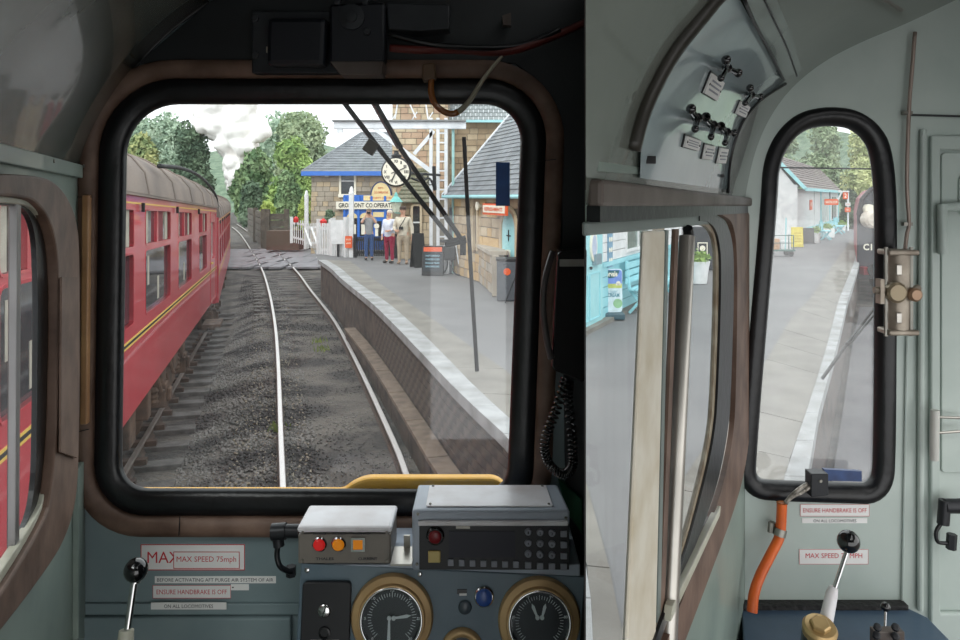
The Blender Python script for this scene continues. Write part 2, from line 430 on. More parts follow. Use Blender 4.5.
MB().plate(LW, LW.qs(l_g), [], -.004, -.006).build('pane', M_glassS, wl)
strip(LW, l_g, l_b, .002, -.006, 'gasket', M_black, wl)
strip(LW, l_b, l_c, .010, -.004, 'inner_frame', M_cream, wl, bevel=.002)
strip(LW, l_c, l_w, .020, .0, 'moulding', M_wood, wl, bevel=.004)
mb = MB().plate(LW, LW.qs([(62, 277), (79, 277), (78, 458), (61, 452)], .0275), [], .0275, .024); mb.build('panel_strip', M_wood, wl)
a, b = LW.q(15, 196), LW.q(13, 560)
mb = MB(); mb.bar(LW.w(*a, .0), LW.w(*b, .0), .022, .012, up=LW.N); mb.build('sash_bar', mat('grey_sash_bar', (150, 148, 148), .35, metal=.5), wl, bevel=.002)

# ---------------------------------------------------------------- under the windscreen: ledges and stickers
struct('trim_4', MB().pbox(FW, FW.q(81, 600)[0], FW.q(300, 600)[0], FW.q(0, 613)[1], FW.q(0, 602)[1], .0, .008), M_wallL, bevel=.002)
struct('trim_5', MB().pbox(FW, -.853, -.40, floor_z, FW.q(0, 614)[1], .0, .016), M_wallL, bevel=.004)
struct('trim_6', MB().plate(LW, LW.qs([(72, 470), (79, 460), (79, 640), (72, 640)]), [], .012, 0), M_green, bevel=.002)

def sticker(pl, name, px, lines, label, group=None, border=None, d=.0012, base=M_white):
    """px: (x0, y0, x1, y1) of the sticker; lines: (text, relative centre x, y, w, h, material)"""
    u0, v1 = pl.q(px[0], px[1]); u1, v0 = pl.q(px[2], px[3])
    t = thing(name, label, 'sticker', pl.w((u0 + u1) / 2, v0, d), group)
    MB().plate(pl, [(u0, v0), (u1, v0), (u1, v1), (u0, v1)], [], d, d - .001).build('backing', base, t)
    if border:
        b = border[1]
        MB().plate(pl, [(u0, v0), (u1, v0), (u1, v1), (u0, v1)], [[(u0 + b, v0 + b), (u1 - b, v0 + b), (u1 - b, v1 - b), (u0 + b, v1 - b)]], d + .0003, d).build('border', border[0], t)
    for (s_, cx, cy, w_, h_, m_) in lines:
        mb = MB(); text(mb, pl, s_, u0 + (u1 - u0) * cx, v1 + (v0 - v1) * cy, (u1 - u0) * w_, (v1 - v0) * h_, d + .0006)
        mb.build('lettering', m_, t)
    return t
sticker(FW, 'speed_sticker', (141, 544, 245, 570), [('MAX SPEED', .44, .5, .75, .44, M_red)], 'larger white MAX speed sticker with red border, partly covered by another', border=(M_red, .0016))
sticker(FW, 'speed_sticker', (174, 551, 240, 568), [('MAX SPEED 75mph', .5, .48, .9, .42, M_red)], 'smaller MAX SPEED 75mph sticker stuck over the larger one', border=(M_red, .0013), d=.003)
sticker(FW, 'notice_sticker', (155, 576, 276, 583), [('BEFORE ACTIVATING AFT PURGE AIR SYSTEM OF AIR', .5, .5, .96, .5, M_inkblk)], 'long thin notice strip about activating the purge air system')
sticker(FW, 'notice_sticker', (153, 585, 231, 598), [('ENSURE HANDBRAKE IS OFF', .5, .5, .9, .36, M_red)], 'ENSURE HANDBRAKE IS OFF sticker below the windscreen, left of the control desk', border=(M_red, .0008))
sticker(FW, 'notice_sticker', (231, 584, 249, 590), [('-', .12, .5, .1, .2, M_inkblk)], 'tiny blank white sticker right of the handbrake notice')
sticker(FW, 'notice_sticker', (153, 600, 228, 607), [('ON ALL LOCOMOTIVES', .5, .5, .65, .5, M_inkblk)], 'thin ON ALL LOCOMOTIVES strip under the left handbrake notice', d=.0100)

# ---------------------------------------------------------------- left lever with ball knob
t = thing('brake_lever', 'chrome lever with a black ball knob in front of the speed stickers', 'lever', at(126, 660, 1.35))
MB().tube([at(126, 640, 1.35), at(135, 578, 1.38)], .0065, 12).build('shaft', M_steel, t, smooth='auto')
MB().ball(at(136, 570, 1.38), .0215, 20).build('ball_knob', M_knob, t, smooth=True)
MB().tube([at(135, 583, 1.378), at(135.6, 579, 1.38)], .0095, 12).build('collar', M_steel, t, smooth='auto')
MB().tube([at(124, 662, 1.34), at(126.5, 630, 1.352)], [.016, .013], 14).build('sleeve', M_cream, t, smooth='auto')

# ---------------------------------------------------------------- control desk on the left
P0 = at(296, 660, 1.395); Pt = at(300, 562, 1.42)
DK = Plane(P0, (1, 0, 0), Pt - P0)
ul, vt = DK.q(301, 563); ulb = DK.q(294, 650)[0]; ur = DK.q(585, 575)[0]; vtr = DK.q(585, 577)[1]; urb = DK.q(585, 650)[0]
t_desk = thing('control_desk', 'blue-grey sloping instrument desk under the windscreen', 'control desk', at(440, 700, 1.3))
mb = MB().plate(DK, [(ulb, -.2), (urb - .03, -.2), (ur, vtr), (ul, vt)], [], 0, -.012); mb.build('panel', M_blue, t_desk, bevel=.002)
zt = DK.w(ul, vt).z; xl = DK.w(ul, vt).x
mb = MB(); yb = DK.w(ul, vt).y
mb.box(((xl + .19) / 2, (yb + 1.585) / 2, zt - .02), (.19 - xl, 1.585 - yb, .035)); mb.build('shelf', M_radiogrey, t_desk, bevel=.003)
for px, py in ((307, 570), (420, 574)):
    u, v = DK.q(px, py); MB().lathe(DK.w(u, v, 0), DK.N, [(.0045, 0), (.0045, .002), (.002, .003)], 12).build('screw', M_steel, t_desk, smooth='auto')

# black isolating panel with screw and socket
u0, v1 = DK.q(304, 580); u1, v0 = DK.q(350, 650)
t = thing('switch_panel', 'black rounded switch panel with a slotted screw on the desk left of the gauges', 'panel', DK.w((u0 + u1) / 2, v0, 0))
MB().plate(DK, rrect(u0, v0, u1, v1, .008), [], .012, .0).build('plate', M_panelblk, t, bevel=.002)
u, v = DK.q(326, 608); mb = MB().lathe(DK.w(u, v, .012), DK.N, [(.012, 0), (.012, .004), (.009, .006)], 20); sl = mb.build('slotted_screw', M_steel, t, smooth='auto')
mb = MB(); mb.bar(DK.w(u - .003, v - .009, .0185), DK.w(u + .003, v + .009, .0185), .0022, .001, up=DK.N); mb.build('slot', M_black, sl)
u, v = DK.q(326, 630); MB().lathe(DK.w(u, v, .012), DK.N, [(.011, 0), (.011, .004), (.008, .005), (.008, .001)], 20).build('socket', M_black, t, smooth='auto')
u0, v1 = DK.q(312, 637); u1, v0 = DK.q(340, 646); MB().plate(DK, [(u0, v0), (u1, v0), (u1, v1), (u0, v1)], [], .014, .012).build('label_plate', M_white, t)

def gauge(px, py, rpx, hands, nums, label, name='pressure_gauge', rot=0):
    u, v = DK.q(px, py); k = DK.w(u, v).y / F; r = rpx * k
    t = thing(name, label, 'gauge', DK.w(u, v, 0))
    MB().ring(DK, circle(u, v, r * .70, 48), [(.0, .010), (.0, .020), (r * .05, .023), (r * .09, .0225), (r * .12, .016), (r * .26, .013), (r * .30, .008), (r * .30, 0)]).build('bezel', M_brass, t, smooth='auto')
    MB().ring(DK, circle(u, v, r * .69, 48), [(.0, .010), (.0, .0225), (r * .05, .0245), (r * .08, .022)]).build('rim', M_steel, t, smooth=True)
    dl = MB().plate(DK, circle(u, v, r * .72, 40), [], .011, .009).build('dial', M_panelblk, t)
    mb = MB()
    for i in range(41):
        a = math.radians(225 - 270 * i / 40); r0, r1 = (.50, .58) if i % 4 else (.48, .60)
        mb.bar(DK.w(u + r * r0 * math.cos(a), v + r * r0 * math.sin(a), .0114), DK.w(u + r * r1 * math.cos(a), v + r * r1 * math.sin(a), .0114), .0009, .0003, up=DK.N)
    mb.build('graduation', M_white, dl, kind='stuff')
    mb = MB()
    for i, s_ in enumerate(nums):
        a = math.radians(225 - 270 * i / (len(nums) - 1)); text(mb, DK, s_, u + r * .645 * math.cos(a), v + r * .645 * math.sin(a), .0035 * len(s_), .005, .0114, bold=.02)
    mb.build('numeral', M_white, dl, kind='stuff')
    for (hu, hv, tu, tv) in hands:
        a = Vector((u + hu * r, v + hv * r)); b = Vector((u + tu * r, v + tv * r)); d = (b - a).normalized(); nn = Vector((-d.y, d.x))
        mb = MB().plate(DK, [tuple(a + nn * .0017), tuple(b + nn * .0030 - (b - a) * .25), tuple(b), tuple(b - nn * .0030 - (b - a) * .25), tuple(a - nn * .0017)][::1], [], .0145, .0135)
        mb.lathe(DK.w(a.x, a.y, .0125), DK.N, [(.004, 0), (.004, .003), (.002, .004)], 14)
        mb.build('needle', M_white, t)
    MB().plate(DK, circle(u, v, r * .70, 40), [], .0195, .0190).build('glass', MATS['side_window_glass'] if False else M_gauge_glass, t)
    return t, u, v, r
M_gauge_glass = glass_mat('gauge_glass', dust=.002, gloss=.012)
g1 = gauge(392.5, 616, 41, [(-.06, .02, -.06, -.62), (.05, .02, .47, .08)], ['0', '5', '10', '15', '20', '25', '30'], 'brass-rimmed black dial gauge on the desk beside the switch panel')
g2 = gauge(539, 619, 41, [(-.05, .1, -.19, .42), (.06, .1, .15, .42)], ['0', '20', '40', '60', '80', '100'], 'brass-rimmed twin-needle gauge at the right end of the desk')
# a third, mostly out of frame
u, v = DK.q(462, 650)
t = thing('gauge', 'top of a brass gauge rim at the bottom edge between the two big gauges', 'gauge', DK.w(u, v, 0))
MB().ring(DK, circle(u, v, .026, 32), [(0, .005), (0, .01), (.012, .012), (.014, 0)]).build('bezel', M_brass, t, smooth=True)
MB().plate(DK, circle(u, v, .028, 32), [], .006, .004).build('dial', M_panelblk, t)
# blue push button, small label and lamp
u, v = DK.q(484, 596)
t = thing('push_button', 'round blue push button between the two big gauges', 'button', DK.w(u, v, 0))
MB().lathe(DK.w(u, v), DK.N, [(.0185, 0), (.0185, .005), (.016, .007), (.016, .004)], 28).build('ring', M_steel, t, smooth='auto')
MB().lathe(DK.w(u, v, .003), DK.N, [(.0155, 0), (.0155, .006), (.012, .008)], 28).build('cap', M_bluebtn, t, smooth='auto')
u, v = DK.q(465, 607)
t = thing('indicator_lamp', 'dull dark round indicator under the small label', 'lamp', DK.w(u, v, 0))
MB().lathe(DK.w(u, v), DK.N, [(.0125, 0), (.0125, .003), (.010, .0045)], 24).build('lens', mat('dull_blue_lens', (62, 76, 86), .3), t, smooth='auto')
u, v = DK.q(462, 592)
t = thing('label_plate', 'tiny black engraved label left of the blue button', 'label', DK.w(u, v, 0))
MB().pbox(DK, u - .009, u + .009, v - .003, v + .005, 0, .002).build('plate', M_panelblk, t)
MB().pbox(DK, u - .005, u + .009, v - .0055, v - .0015, 0, .003).build('strip', M_white, t)

# ---------------------------------------------------------------- small lamp box on the desk
yf, yk = 1.415, 1.515
def px2x(px, y): return (px - HX) / F * y
def py2z(py, y): return EYE - (py - HY) / F * y
BX = Plane((0, yf, EYE), (1, 0, 0))
u0, v1 = BX.q(298, 529); u1, v0 = BX.q(391, 564)
t = thing('alarm_box', 'small grey desk box with red and orange lamps and a pale top', 'box', BX.w((u0 + u1) / 2, v0, 0))
MB().box(((u0 + u1) / 2, (yf + yk) / 2, EYE + (v0 + v1) / 2 - .005), (u1 - u0, yk - yf, v1 - v0 - .01)).build('case', M_boxface, t, bevel=.003)
MB().box(((u0 + u1) / 2, (yf + yk) / 2 - .001, EYE + v1 - .001), (u1 - u0 + .004, yk - yf + .004, .012)).build('lid', M_boxwhite, t, bevel=.006)
MB().plate(BX, [(u0 + .004, v0 + .003), (u1 - .004, v0 + .003), (u1 - .004, v1 - .009), (u0 + .004, v1 - .009)], [], .002, 0).build('faceplate', M_boxface, t)
for px, py, m_ in ((320, 543, M_lampred), (339, 543, M_lampor)):
    u, v = BX.q(px, py); r = MB().lathe(BX.w(u, v, .001), BX.N, [(.014, 0), (.014, .005), (.0115, .007), (.0115, .003)], 26).build('lamp_ring', M_steel, t, smooth='auto')
    MB().lathe(BX.w(u, v, .003), BX.N, [(.0112, 0), (.0112, .006), (.008, .009)], 24).build('lens', m_, r, smooth='auto')
u, v = BX.q(358.5, 543)
r = MB().plate(BX, [(u - .013, v - .013), (u + .013, v - .013), (u + .013, v + .013), (u - .013, v + .013)], [[(u - .009, v - .009), (u + .009, v - .009), (u + .009, v + .009), (u - .009, v + .009)]], .008, .001).build('lamp_ring', M_steel, t)
MB().pbox(BX, u - .009, u + .009, v - .009, v + .009, .001, .007).build('lens', M_lampor, r)
mb = MB()
for s_, px, py, w_ in (('DRA ALARM', 320, 533, .024), ('INCIDENT', 340, 533, .026), ('TRAIN STOP', 362, 533, .034), ('THALES', 325, 558, .034), ('CURRENT', 368, 558, .036)):
    if s_ in ('THALES', 'CURRENT'): uu, vv = BX.q(px, py); text(mb, BX, s_, uu, vv, w_, .005, .003, bold=.02)
    else: uu, vv = BX.q(px, py); text(mb, BX, s_, uu, vv, w_, .0042, .003, bold=.01)
mb.build('lettering', M_inkblk, t, kind='stuff')
for px, py in ((303, 532), (387, 532), (303, 560), (387, 560)):
    u, v = BX.q(px, py); MB().lathe(BX.w(u, v, .002), BX.N, [(.003, 0), (.002, .002)], 10).build('screw', M_screw, t)

# cable plug on the left of the box
t = thing('cable_plug', 'dark elbow cable plug hanging left of the small lamp box', 'plug', at(284, 576, 1.46))
MB().tube([at(299, 531, 1.45), at(284, 531, 1.45)], .013, 14).build('coupling', M_connector, t, smooth='auto')
MB().tube([at(286, 531, 1.45), at(272, 532, 1.45)], .016, 14).tube([at(277, 530, 1.45), at(279, 546, 1.45)], .011, 12).build('elbow', M_connector, t, smooth='auto')
MB().tube(smooth_path([at(278, 545, 1.45), at(277, 556, 1.45), at(280, 566, 1.45), at(288, 571, 1.46), at(293, 572, 1.47)], 4), .0055, 8).build('cable', M_black, t, smooth=True)
MB().tube([at(291, 566, 1.47), at(291, 576, 1.47)], .010, 6).build('gland', M_connector, t)

# ---------------------------------------------------------------- radio / data box
yf, yk = 1.408, 1.575
BX = Plane((0, yf, EYE), (1, 0, 0))
u0, v1 = BX.q(412, 510); u1, v0 = BX.q(570, 571)
t = thing('cab_radio', 'grey cab radio with dark screen, keypad and red button', 'radio', BX.w((u0 + u1) / 2, v0, 0))
def boxmesh(u0, u1, v0, v1, ya, yb, tp):
    return MB().prism([V3((u0, ya, EYE + v1)), V3((u1, ya, EYE + v1)), V3((u1 - tp, yb, EYE + v1)), V3((u0 + tp * .1, yb, EYE + v1))], [V3((u0, ya, EYE + v0)), V3((u1, ya, EYE + v0)), V3((u1 - tp, yb, EYE + v0)), V3((u0 + tp * .1, yb, EYE + v0))])
boxmesh(u0, u1, v0, v1, yf, yk - .04, .01).build('case', M_radiogrey, t, bevel=.005)
TP = Plane((0, 0, EYE + v1), (1, 0, 0), (0, 1, 0))
tp = MB().plate(TP, rpoly([(u0 + .025, yf + .012), (u1 - .03, yf + .012), (u1 - .035, yk - .052), (u0 + .025, yk - .052)], .005, 3), [], .003, 0).build('top_plate', M_boxwhite, t, bevel=.001)
for a, b in ((u0 + .033, yf + .02), (u1 - .038, yf + .02), (u0 + .033, yk - .058), (u1 - .043, yk - .058)):
    MB().lathe((a, b, EYE + v1 + .003), (0, 0, 1), [(.003, 0), (.002, .002)], 10).build('screw', M_screw, tp)
fa, fb = u0 + .014, u1 - .002; ft, fbm = v1 - .026, v0 + .004
MB().pbox(BX, u0 + .012, u1 - .004, v1 - .027, v1 - .018, 0, .008).build('hood', M_boxwhite, t, bevel=.002)
MB().pbox(BX, fa, fb, fbm, ft, 0, .004).build('front_panel', M_panelblk, t, bevel=.001)
a, b = BX.q(449, 530); c_, d_ = BX.q(515, 556); MB().pbox(BX, a, c_, d_, b, .004, .0055).build('screen', M_screen, t)
u, v = BX.q(435.5, 534); MB().lathe(BX.w(u, v, .003), BX.N, [(.017, 0), (.017, .006), (.014, .009)], 24).build('button_ring', M_knob, t, smooth='auto'); MB().lathe(BX.w(u, v, .008), BX.N, [(.012, 0), (.012, .006), (.009, .008)], 24).build('red_button', mat('dark_red_button', (128, 22, 32), .35), t, smooth='auto')
u, v = BX.q(434.5, 555); MB().pbox(BX, u - .0115, u + .0115, v - .011, v + .011, .003, .009).build('cream_button', M_cream2, t, bevel=.002)
u, v = BX.q(463, 526); MB().pbox(BX, u - .013, u + .013, v - .0025, v + .0025, .004, .006).build('name_plate', M_screw, t)
for i in range(7):
    u, v = BX.q(451 + i * 10.8, 561 + i * .3); MB().pbox(BX, u - .0055, u + .0055, v - .006, v + .006, .004, .008).build('soft_key', M_key, t, bevel=.001)
for r_ in range(4):
    for k in range(4):
        px, py = 528 + k * 11.8, 530.5 + r_ * 11 + k * .6; u, v = BX.q(px, py)
        if k < 3 and r_ < 3: MB().lathe(BX.w(u, v, .004), BX.N, [(.0068, 0), (.0062, .004), (.005, .005)], 16).build('round_key', M_key, t, smooth='auto')
        else: MB().pbox(BX, u - .006, u + .006, v - .006, v + .006, .004, .008).build('square_key', M_key, t, bevel=.001)
mb = MB(); nums = '123456789'
for r_ in range(3):
    for k in range(3):
        u, v = BX.q(528 + k * 11.8, 530.5 + r_ * 11 + k * .6); text(mb, BX, nums[r_ * 3 + k], u, v, .003, .005, .0094, bold=.02)
mb.build('lettering', M_inkblk, t, kind='stuff')
for px, py in ((418, 514), (566, 518), (417, 564)):
    u, v = BX.q(px, py); MB().lathe(BX.w(u, v, .0), BX.N, [(.003, 0), (.002, .003)], 10).build('screw', M_screw, t)
t = thing('mounting_bracket', 'pale metal bracket on the desk between lamp box and radio', 'bracket', at(402, 566, 1.4))
MB().box(at(403, 556, 1.42), (.04, .07, .004)).build('flange', M_alu, t); MB().box(at(407, 548, 1.45), (.012, .004, .05)).build('web', M_alu, t)
MB().lathe(at(408, 563, 1.40), (0, 0, 1), [(.005, 0), (.003, .004)], 6).build('bolt', M_screw, t)

# ---------------------------------------------------------------- telephone handset with coiled cord
t = thing('telephone_handset', 'black telephone handset hung on the pillar right of the windscreen', 'telephone', at(565, 375, 1.5))
HP = Plane((0, 1.50, EYE), (1, 0, 0))
MB().plate(HP, rpoly(HP.qs([(556, 250), (585, 246), (583, 380), (550, 366), (553, 300)]), .010, 4), [], .03, -.03).build('body', M_knob, t, bevel=.006)
MB().plate(HP, HP.qs([(558, 258), (582, 258), (582, 265), (558, 265)]), [], .032, .03).build('name_plate', M_screw, t)
MB().tube(smooth_path([at(553, 252, 1.47), at(545, 280, 1.45), at(543, 310, 1.45), at(547, 340, 1.46), at(551, 358, 1.47)], 5), .0065, 8).build('strap', mat('grey_strap', (88, 84, 84), .4), t, smooth=True)
path = smooth_path([at(566, 378, 1.49), at(556, 410, 1.47), at(545, 440, 1.46), at(548, 462, 1.46), at(562, 474, 1.46), at(572, 466, 1.47), at(572, 440, 1.48), at(568, 400, 1.49), at(569, 380, 1.5)], 40)
co = []
acc = 0
for i, p in enumerate(path[:-1]):
    tn = (path[i + 1] - p).normalized(); x = tn.cross(V3((0, 1, 0))).normalized(); y = tn.cross(x)
    a = i * 1.05; co.append(p + (x * math.cos(a) + y * math.sin(a)) * .0085)
MB().tube(co, .0024, 5).build('coiled_cord', M_knob, t, smooth=True)
gb = MB().plate(FW, FW.qs([(558, 478), (583, 500), (583, 536), (566, 512)], .03), [], .03, .005).build('first_aid_case', mat('green_plastic', (22, 92, 58), .4), loc=at(575, 530, 1.58), bevel=.003)
tag(gb, 'green plastic case corner behind the radio at the right', 'case')

# ---------------------------------------------------------------- equipment above the windscreen
t = thing('wiper_motor', 'dark wiper motor unit mounted over the windscreen', 'motor', at(300, 75, 1.5))
EQ = Plane((0, 1.56, EYE), (1, 0, 0))
M_eq = mat('dark_grey_metal', (52, 56, 60), .5, metal=.2, scale=12, col2=(36, 40, 44)); M_eq2 = mat('black_blue_metal', (26, 30, 38), .45, metal=.2)
MB().plate(EQ, EQ.qs([(253, 12), (385, 12), (385, 74), (253, 74)]), [], .01, -.02).build('base_plate', M_eq, t, bevel=.003)
MB().plate(EQ, EQ.qs([(275, 24), (332, 24), (330, 70), (274, 70)]), [], .06, .01).build('motor_body', M_eq2, t, bevel=.01)
MB().plate(EQ, EQ.qs([(334, 10), (388, 8), (388, 66), (334, 70)]), [], .05, .01).build('gearbox', M_eq2, t, bevel=.006)
MB().lathe(EQ.w(*EQ.q(356, 23), .05), EQ.N, [(.026, 0), (.026, .006), (.012, .008), (.012, .012), (.008, .013)], 24).build('cap', M_eq, t, smooth='auto')
for px, py in ((342, 8), (369, 8), (257, 20), (257, 56), (371, 37)):
    MB().lathe(EQ.w(*EQ.q(px, py), .05 if px > 330 else .01), EQ.N, [(.008, 0), (.008, .006), (.005, .007)], 6).build('bolt', M_eq, t)
MB().box(at(269, 50, 1.545), (.009, .01, .012)).build('terminal', M_cream, t)
MB().plate(EQ, EQ.qs([(335, 66), (387, 66), (385, 79), (345, 79)]), [], .055, .0).build('bracket', M_trimgrey, t, bevel=.002)
t = thing('junction_box', 'dark grey junction box right of the wiper motor', 'box', at(415, 40, 1.55))
MB().plate(EQ, EQ.qs([(388, 6), (450, 8), (450, 32), (420, 34), (390, 32)]), [], .03, -.02).build('case', M_eq, t, bevel=.003)
MB().plate(EQ, EQ.qs([(502, 16), (511, 13), (511, 26), (503, 25)]), [], .004, -.02).build('tag', M_trimgrey, t)
# hose, loop of tube
hz = MB().tube(smooth_path([at(390, 48, 1.5), at(420, 50, 1.5), at(455, 50, 1.52), at(505, 52, 1.54), at(545, 40, 1.56), at(586, 22, 1.57)], 5), .008, 8).build('red_cable', mat('dark_red_cable', (96, 34, 28), .5), loc=at(505, 52, 1.55), smooth=True)
tag(hz, 'dark red cable running along above the windscreen', 'cable')
hz = MB().tube(smooth_path([at(389, 34, 1.5), at(430, 44, 1.5), at(480, 48, 1.52), at(520, 46, 1.55), at(560, 30, 1.56)], 5), .006, 8).build('black_cable', M_black, loc=at(480, 48, 1.55), smooth=True)
tag(hz, 'black cable crossing above the dark red one over the windscreen', 'cable')
t = thing('washer_tube', 'amber and clear plastic tube looping over the top of the windscreen', 'tube', at(448, 114, 1.5))
pth = smooth_path([at(432, 76, 1.52), at(431, 90, 1.52), at(435, 104, 1.52), at(447, 113, 1.52), at(458, 112, 1.52), at(470, 100, 1.525), at(484, 78, 1.53), at(502, 56, 1.54)], 6)
MB().tube(pth[:25], .0066, 10).build('amber_length', mat('amber_tube', (150, 92, 44), .25, coat=.5), t, smooth=True)
MB().tube(pth[24:], [.0066 - .003 * i / max(1, len(pth) - 25) for i in range(len(pth) - 24)], 10).build('clear_length', mat('milky_tube', (176, 170, 150), .25, coat=.5), t, smooth=True)
MB().plate(EQ, EQ.qs([(424, 68), (436, 66), (437, 82), (424, 84)]), [], .05, .01).build('elbow', mat('ochre_elbow', (96, 70, 44), .4), t, bevel=.003)

# screws on the left
mb = MB()
for px, py in ((46, 161), (77, 166)):
    u, v = LW.q(px, py); MB().lathe(LW.w(u, v, .012), LW.N, [(.004, 0), (.003, .002)], 10).build('screw', M_screw, None, loc=LW.w(u, v, .012))['kind'] = 'structure'

# ---------------------------------------------------------------- outside the windscreen: wiper and yellow nose
M_wip = mat('dark_wiper_metal', (44, 40, 38), .4, metal=.4, scale=30, col2=(30, 28, 27))
M_wipb = mat('brown_black_wiper_blade', (66, 54, 50), .5, scale=20)
t = thing('windscreen_wiper', 'twin-arm windscreen wiper hanging down outside the windscreen', 'wiper', at(458, 250, 1.66))
MB().bar(at(336, 92, 1.64), at(384, 155, 1.66), .018, .010).bar(at(384, 155, 1.66), at(452, 240, 1.68), .020, .010).build('arm', M_wip, t, bevel=.001)
MB().bar(at(368, 92, 1.64), at(400, 148, 1.66), .028, .010).bar(at(400, 148, 1.66), at(463, 242, 1.68), .021, .010).build('arm', M_wip, t, bevel=.001)
MB().box(at(371, 147, 1.65), (.026, .02, .03), Matrix.Rotation(.6, 3, 'Y')).build('clamp', mat('aged_clamp', (104, 92, 78), .5, metal=.4), t, bevel=.002)
MB().tube([at(445, 244, 1.68), at(466, 239, 1.68)], .009, 10).box(at(463, 247, 1.68), (.013, .014, .036)).build('linkage', M_wip, t)
MB().bar(at(464, 137, 1.69), at(470, 255, 1.69), .011, .009).bar(at(470, 255, 1.69), at(477, 371, 1.69), .013, .009).build('blade', M_wipb, t, bevel=.001)
# loco nose below the screen
nz = MB().plate(FW, rpoly(FW.qs([(90, 497), (340, 497), (356, 483.5), (504, 483.5), (516, 520), (90, 520)]), [0, .01, .03, .03, 0, 0], 5), [], -.03, -.06).build('yellow_nose_top', M_yellow, loc=at(300, 500, 1.68), bevel=.006)
tag(nz, 'yellow painted lip of the locomotive nose just below the windscreen', 'locomotive nose')
# ================================================================ right-hand cab
corner = RW.q(745, 197)
dR = V3((.493, 1, 0))
rprof = [(745, 200), (748, 182), (756, 150), (770, 118), (792, 88), (824, 62), (862, 42), (905, 24), (960, -2), (1040, -40), (1120, -60)]
rp_ = [FW.q(*p) for p in rprof]
REND = FW
ewin = chaikin(FW.qs([(757, 455), (766, 340), (778, 205), (780, 160), (800, 130), (829, 123), (860, 128), (879, 158), (879, 300), (878, 450), (876, 487), (850, 486), (780, 484), (756, 482)]), 3)
outer = [(rp_[0][0], floor_z)] + [(p.x, p.y) for p in smooth_path([(a, b, 0) for a, b in rp_], 4)] + [(1.37, rp_[-1][1]), (1.37, floor_z)]
struct('wall_end', MB().plate(FW, outer, [offset(ewin, .012)], 0, -.03), M_wallR)
# cove ceiling swept back along the cab
cp = [V3((p.x, 1.6, EYE + p.y)) for p in smooth_path([(a, b, 0) for a, b in rp_], 4)]
vs = []; fs = []; NS = 20
for p in cp:
    tm = min((p.x - .226) / (.493 - XS), 2.0)
    for k in range(NS + 1): vs.append(p - dR * (tm * k / NS))
for i in range(len(cp) - 1):
    for k in range(NS): fs.append((i * (NS + 1) + k, (i + 1) * (NS + 1) + k, (i + 1) * (NS + 1) + k + 1, i * (NS + 1) + k + 1))
ce = struct('ceiling', MB().add(vs, fs), M_cove, smooth=True)
bvhR = BVHTree.FromPolygons(vs, fs)
def hit(px, py, d=0):
    a, b = px, py
    for _ in range(5 if d else 1):
        l, n_ = hit0(a, b, d)
        a += px - (HX + F * l.x / l.y); b += py - (HY - F * (l.z - EYE) / l.y)
    return l, n_
def hit0(px, py, d=0):
    o = V3((0, 0, EYE)); r = V3(((px - HX) / F, 1, -(py - HY) / F)).normalized()
    l, nrm, i, ds = bvhR.ray_cast(o, r)
    if l is None:
        l = o + r * 1.2; nrm = -r
    if nrm.dot(r) > 0: nrm = -nrm
    return l + nrm * d, nrm
# wall below, with the sliding window
RWo = [RW.q(*p) for p in [(586, 168), (745, 198)]]
Cshape = RW.qs([(586.5, 190), (745, 190), (745, 640)]) + [(RW.q(745, 640)[0], floor_z), (RW.q(655, 640)[0], floor_z)] + RW.qs([(655, 660), (722, 500), (729, 440), (735, 260), (727, 226), (715, 216), (586.5, 222)])
struct('wall_side', MB().plate(RW, Cshape, [], 0, -.001), M_green)
M_blueblk = mat('blue_black_shadow_gap', (20, 26, 42), .5)
struct('trim_7', MB().plate(RW, RW.qs([(586.5, 206), (742, 206), (742, 213), (586.5, 222)]), [], .012, 0), M_black)
struct('trim_8', MB().plate(RW, RW.qs([(586.5, 179), (747, 198), (747, 206), (586.5, 207)]), [], .014, 0), M_trimgrey, bevel=.004)
mb = MB().plate(RW, RW.qs([(592, 148), (655, 160), (655, 176), (592, 172)]), [], .006, 0)
struct('trim_9', mb, M_green, bevel=.002)

wsd = thing('window_3', '', 'window', RW.w(1.0, -.3)); del wsd['category'], wsd['label']; wsd['kind'] = 'structure'
MB().plate(RW, RW.qs([(587, 216), (715, 216), (727, 240), (724, 460), (700, 530), (655, 655), (587, 655)]), [], -.0005, -.001).build('pane', M_glassS, wsd)
# top rail, curved frame
strip(RW, [(586.5, 222), (715, 214)], [(586.5, 236), (712, 224)], .004, -.0005, 'top_rail', mat('pale_green_rail', (120, 132, 128), .4), wsd, bevel=.002)
fr_o = sm([(700, 214), (716, 214), (730, 226), (735, 262), (731, 400), (727, 440), (716, 492), (690, 560), (655, 655)])
fr_m = sm([(700, 221), (711, 222), (719, 236), (722, 268), (718, 400), (714, 440), (703, 490), (684, 560), (650, 655)])
fr_i = sm([(700, 225), (707, 226), (715, 238), (717, 268), (713, 400), (709, 440), (698, 490), (679, 560), (646, 655)])
strip(RW, fr_m, fr_o, .006, -.004, 'gasket', M_black, wsd)
strip(RW, fr_i, fr_m, .002, -.004, 'inner_frame', mat('faded_rust_cream_edge', (170, 160, 138), .5, scale=30, col2=(120, 96, 70)), wsd)
# wood surround
wo_o = sm([(735, 205), (748, 208), (753, 230), (752, 400), (748, 455), (738, 500), (716, 560), (680, 655)])
wo_i = sm([(722, 215), (734, 222), (738, 262), (736, 400), (733, 440), (722, 492), (697, 560), (662, 655)])
RW2 = RW
strip(RW, wo_i, wo_o, .009, .0, 'moulding', M_wood, wsd, bevel=.004)
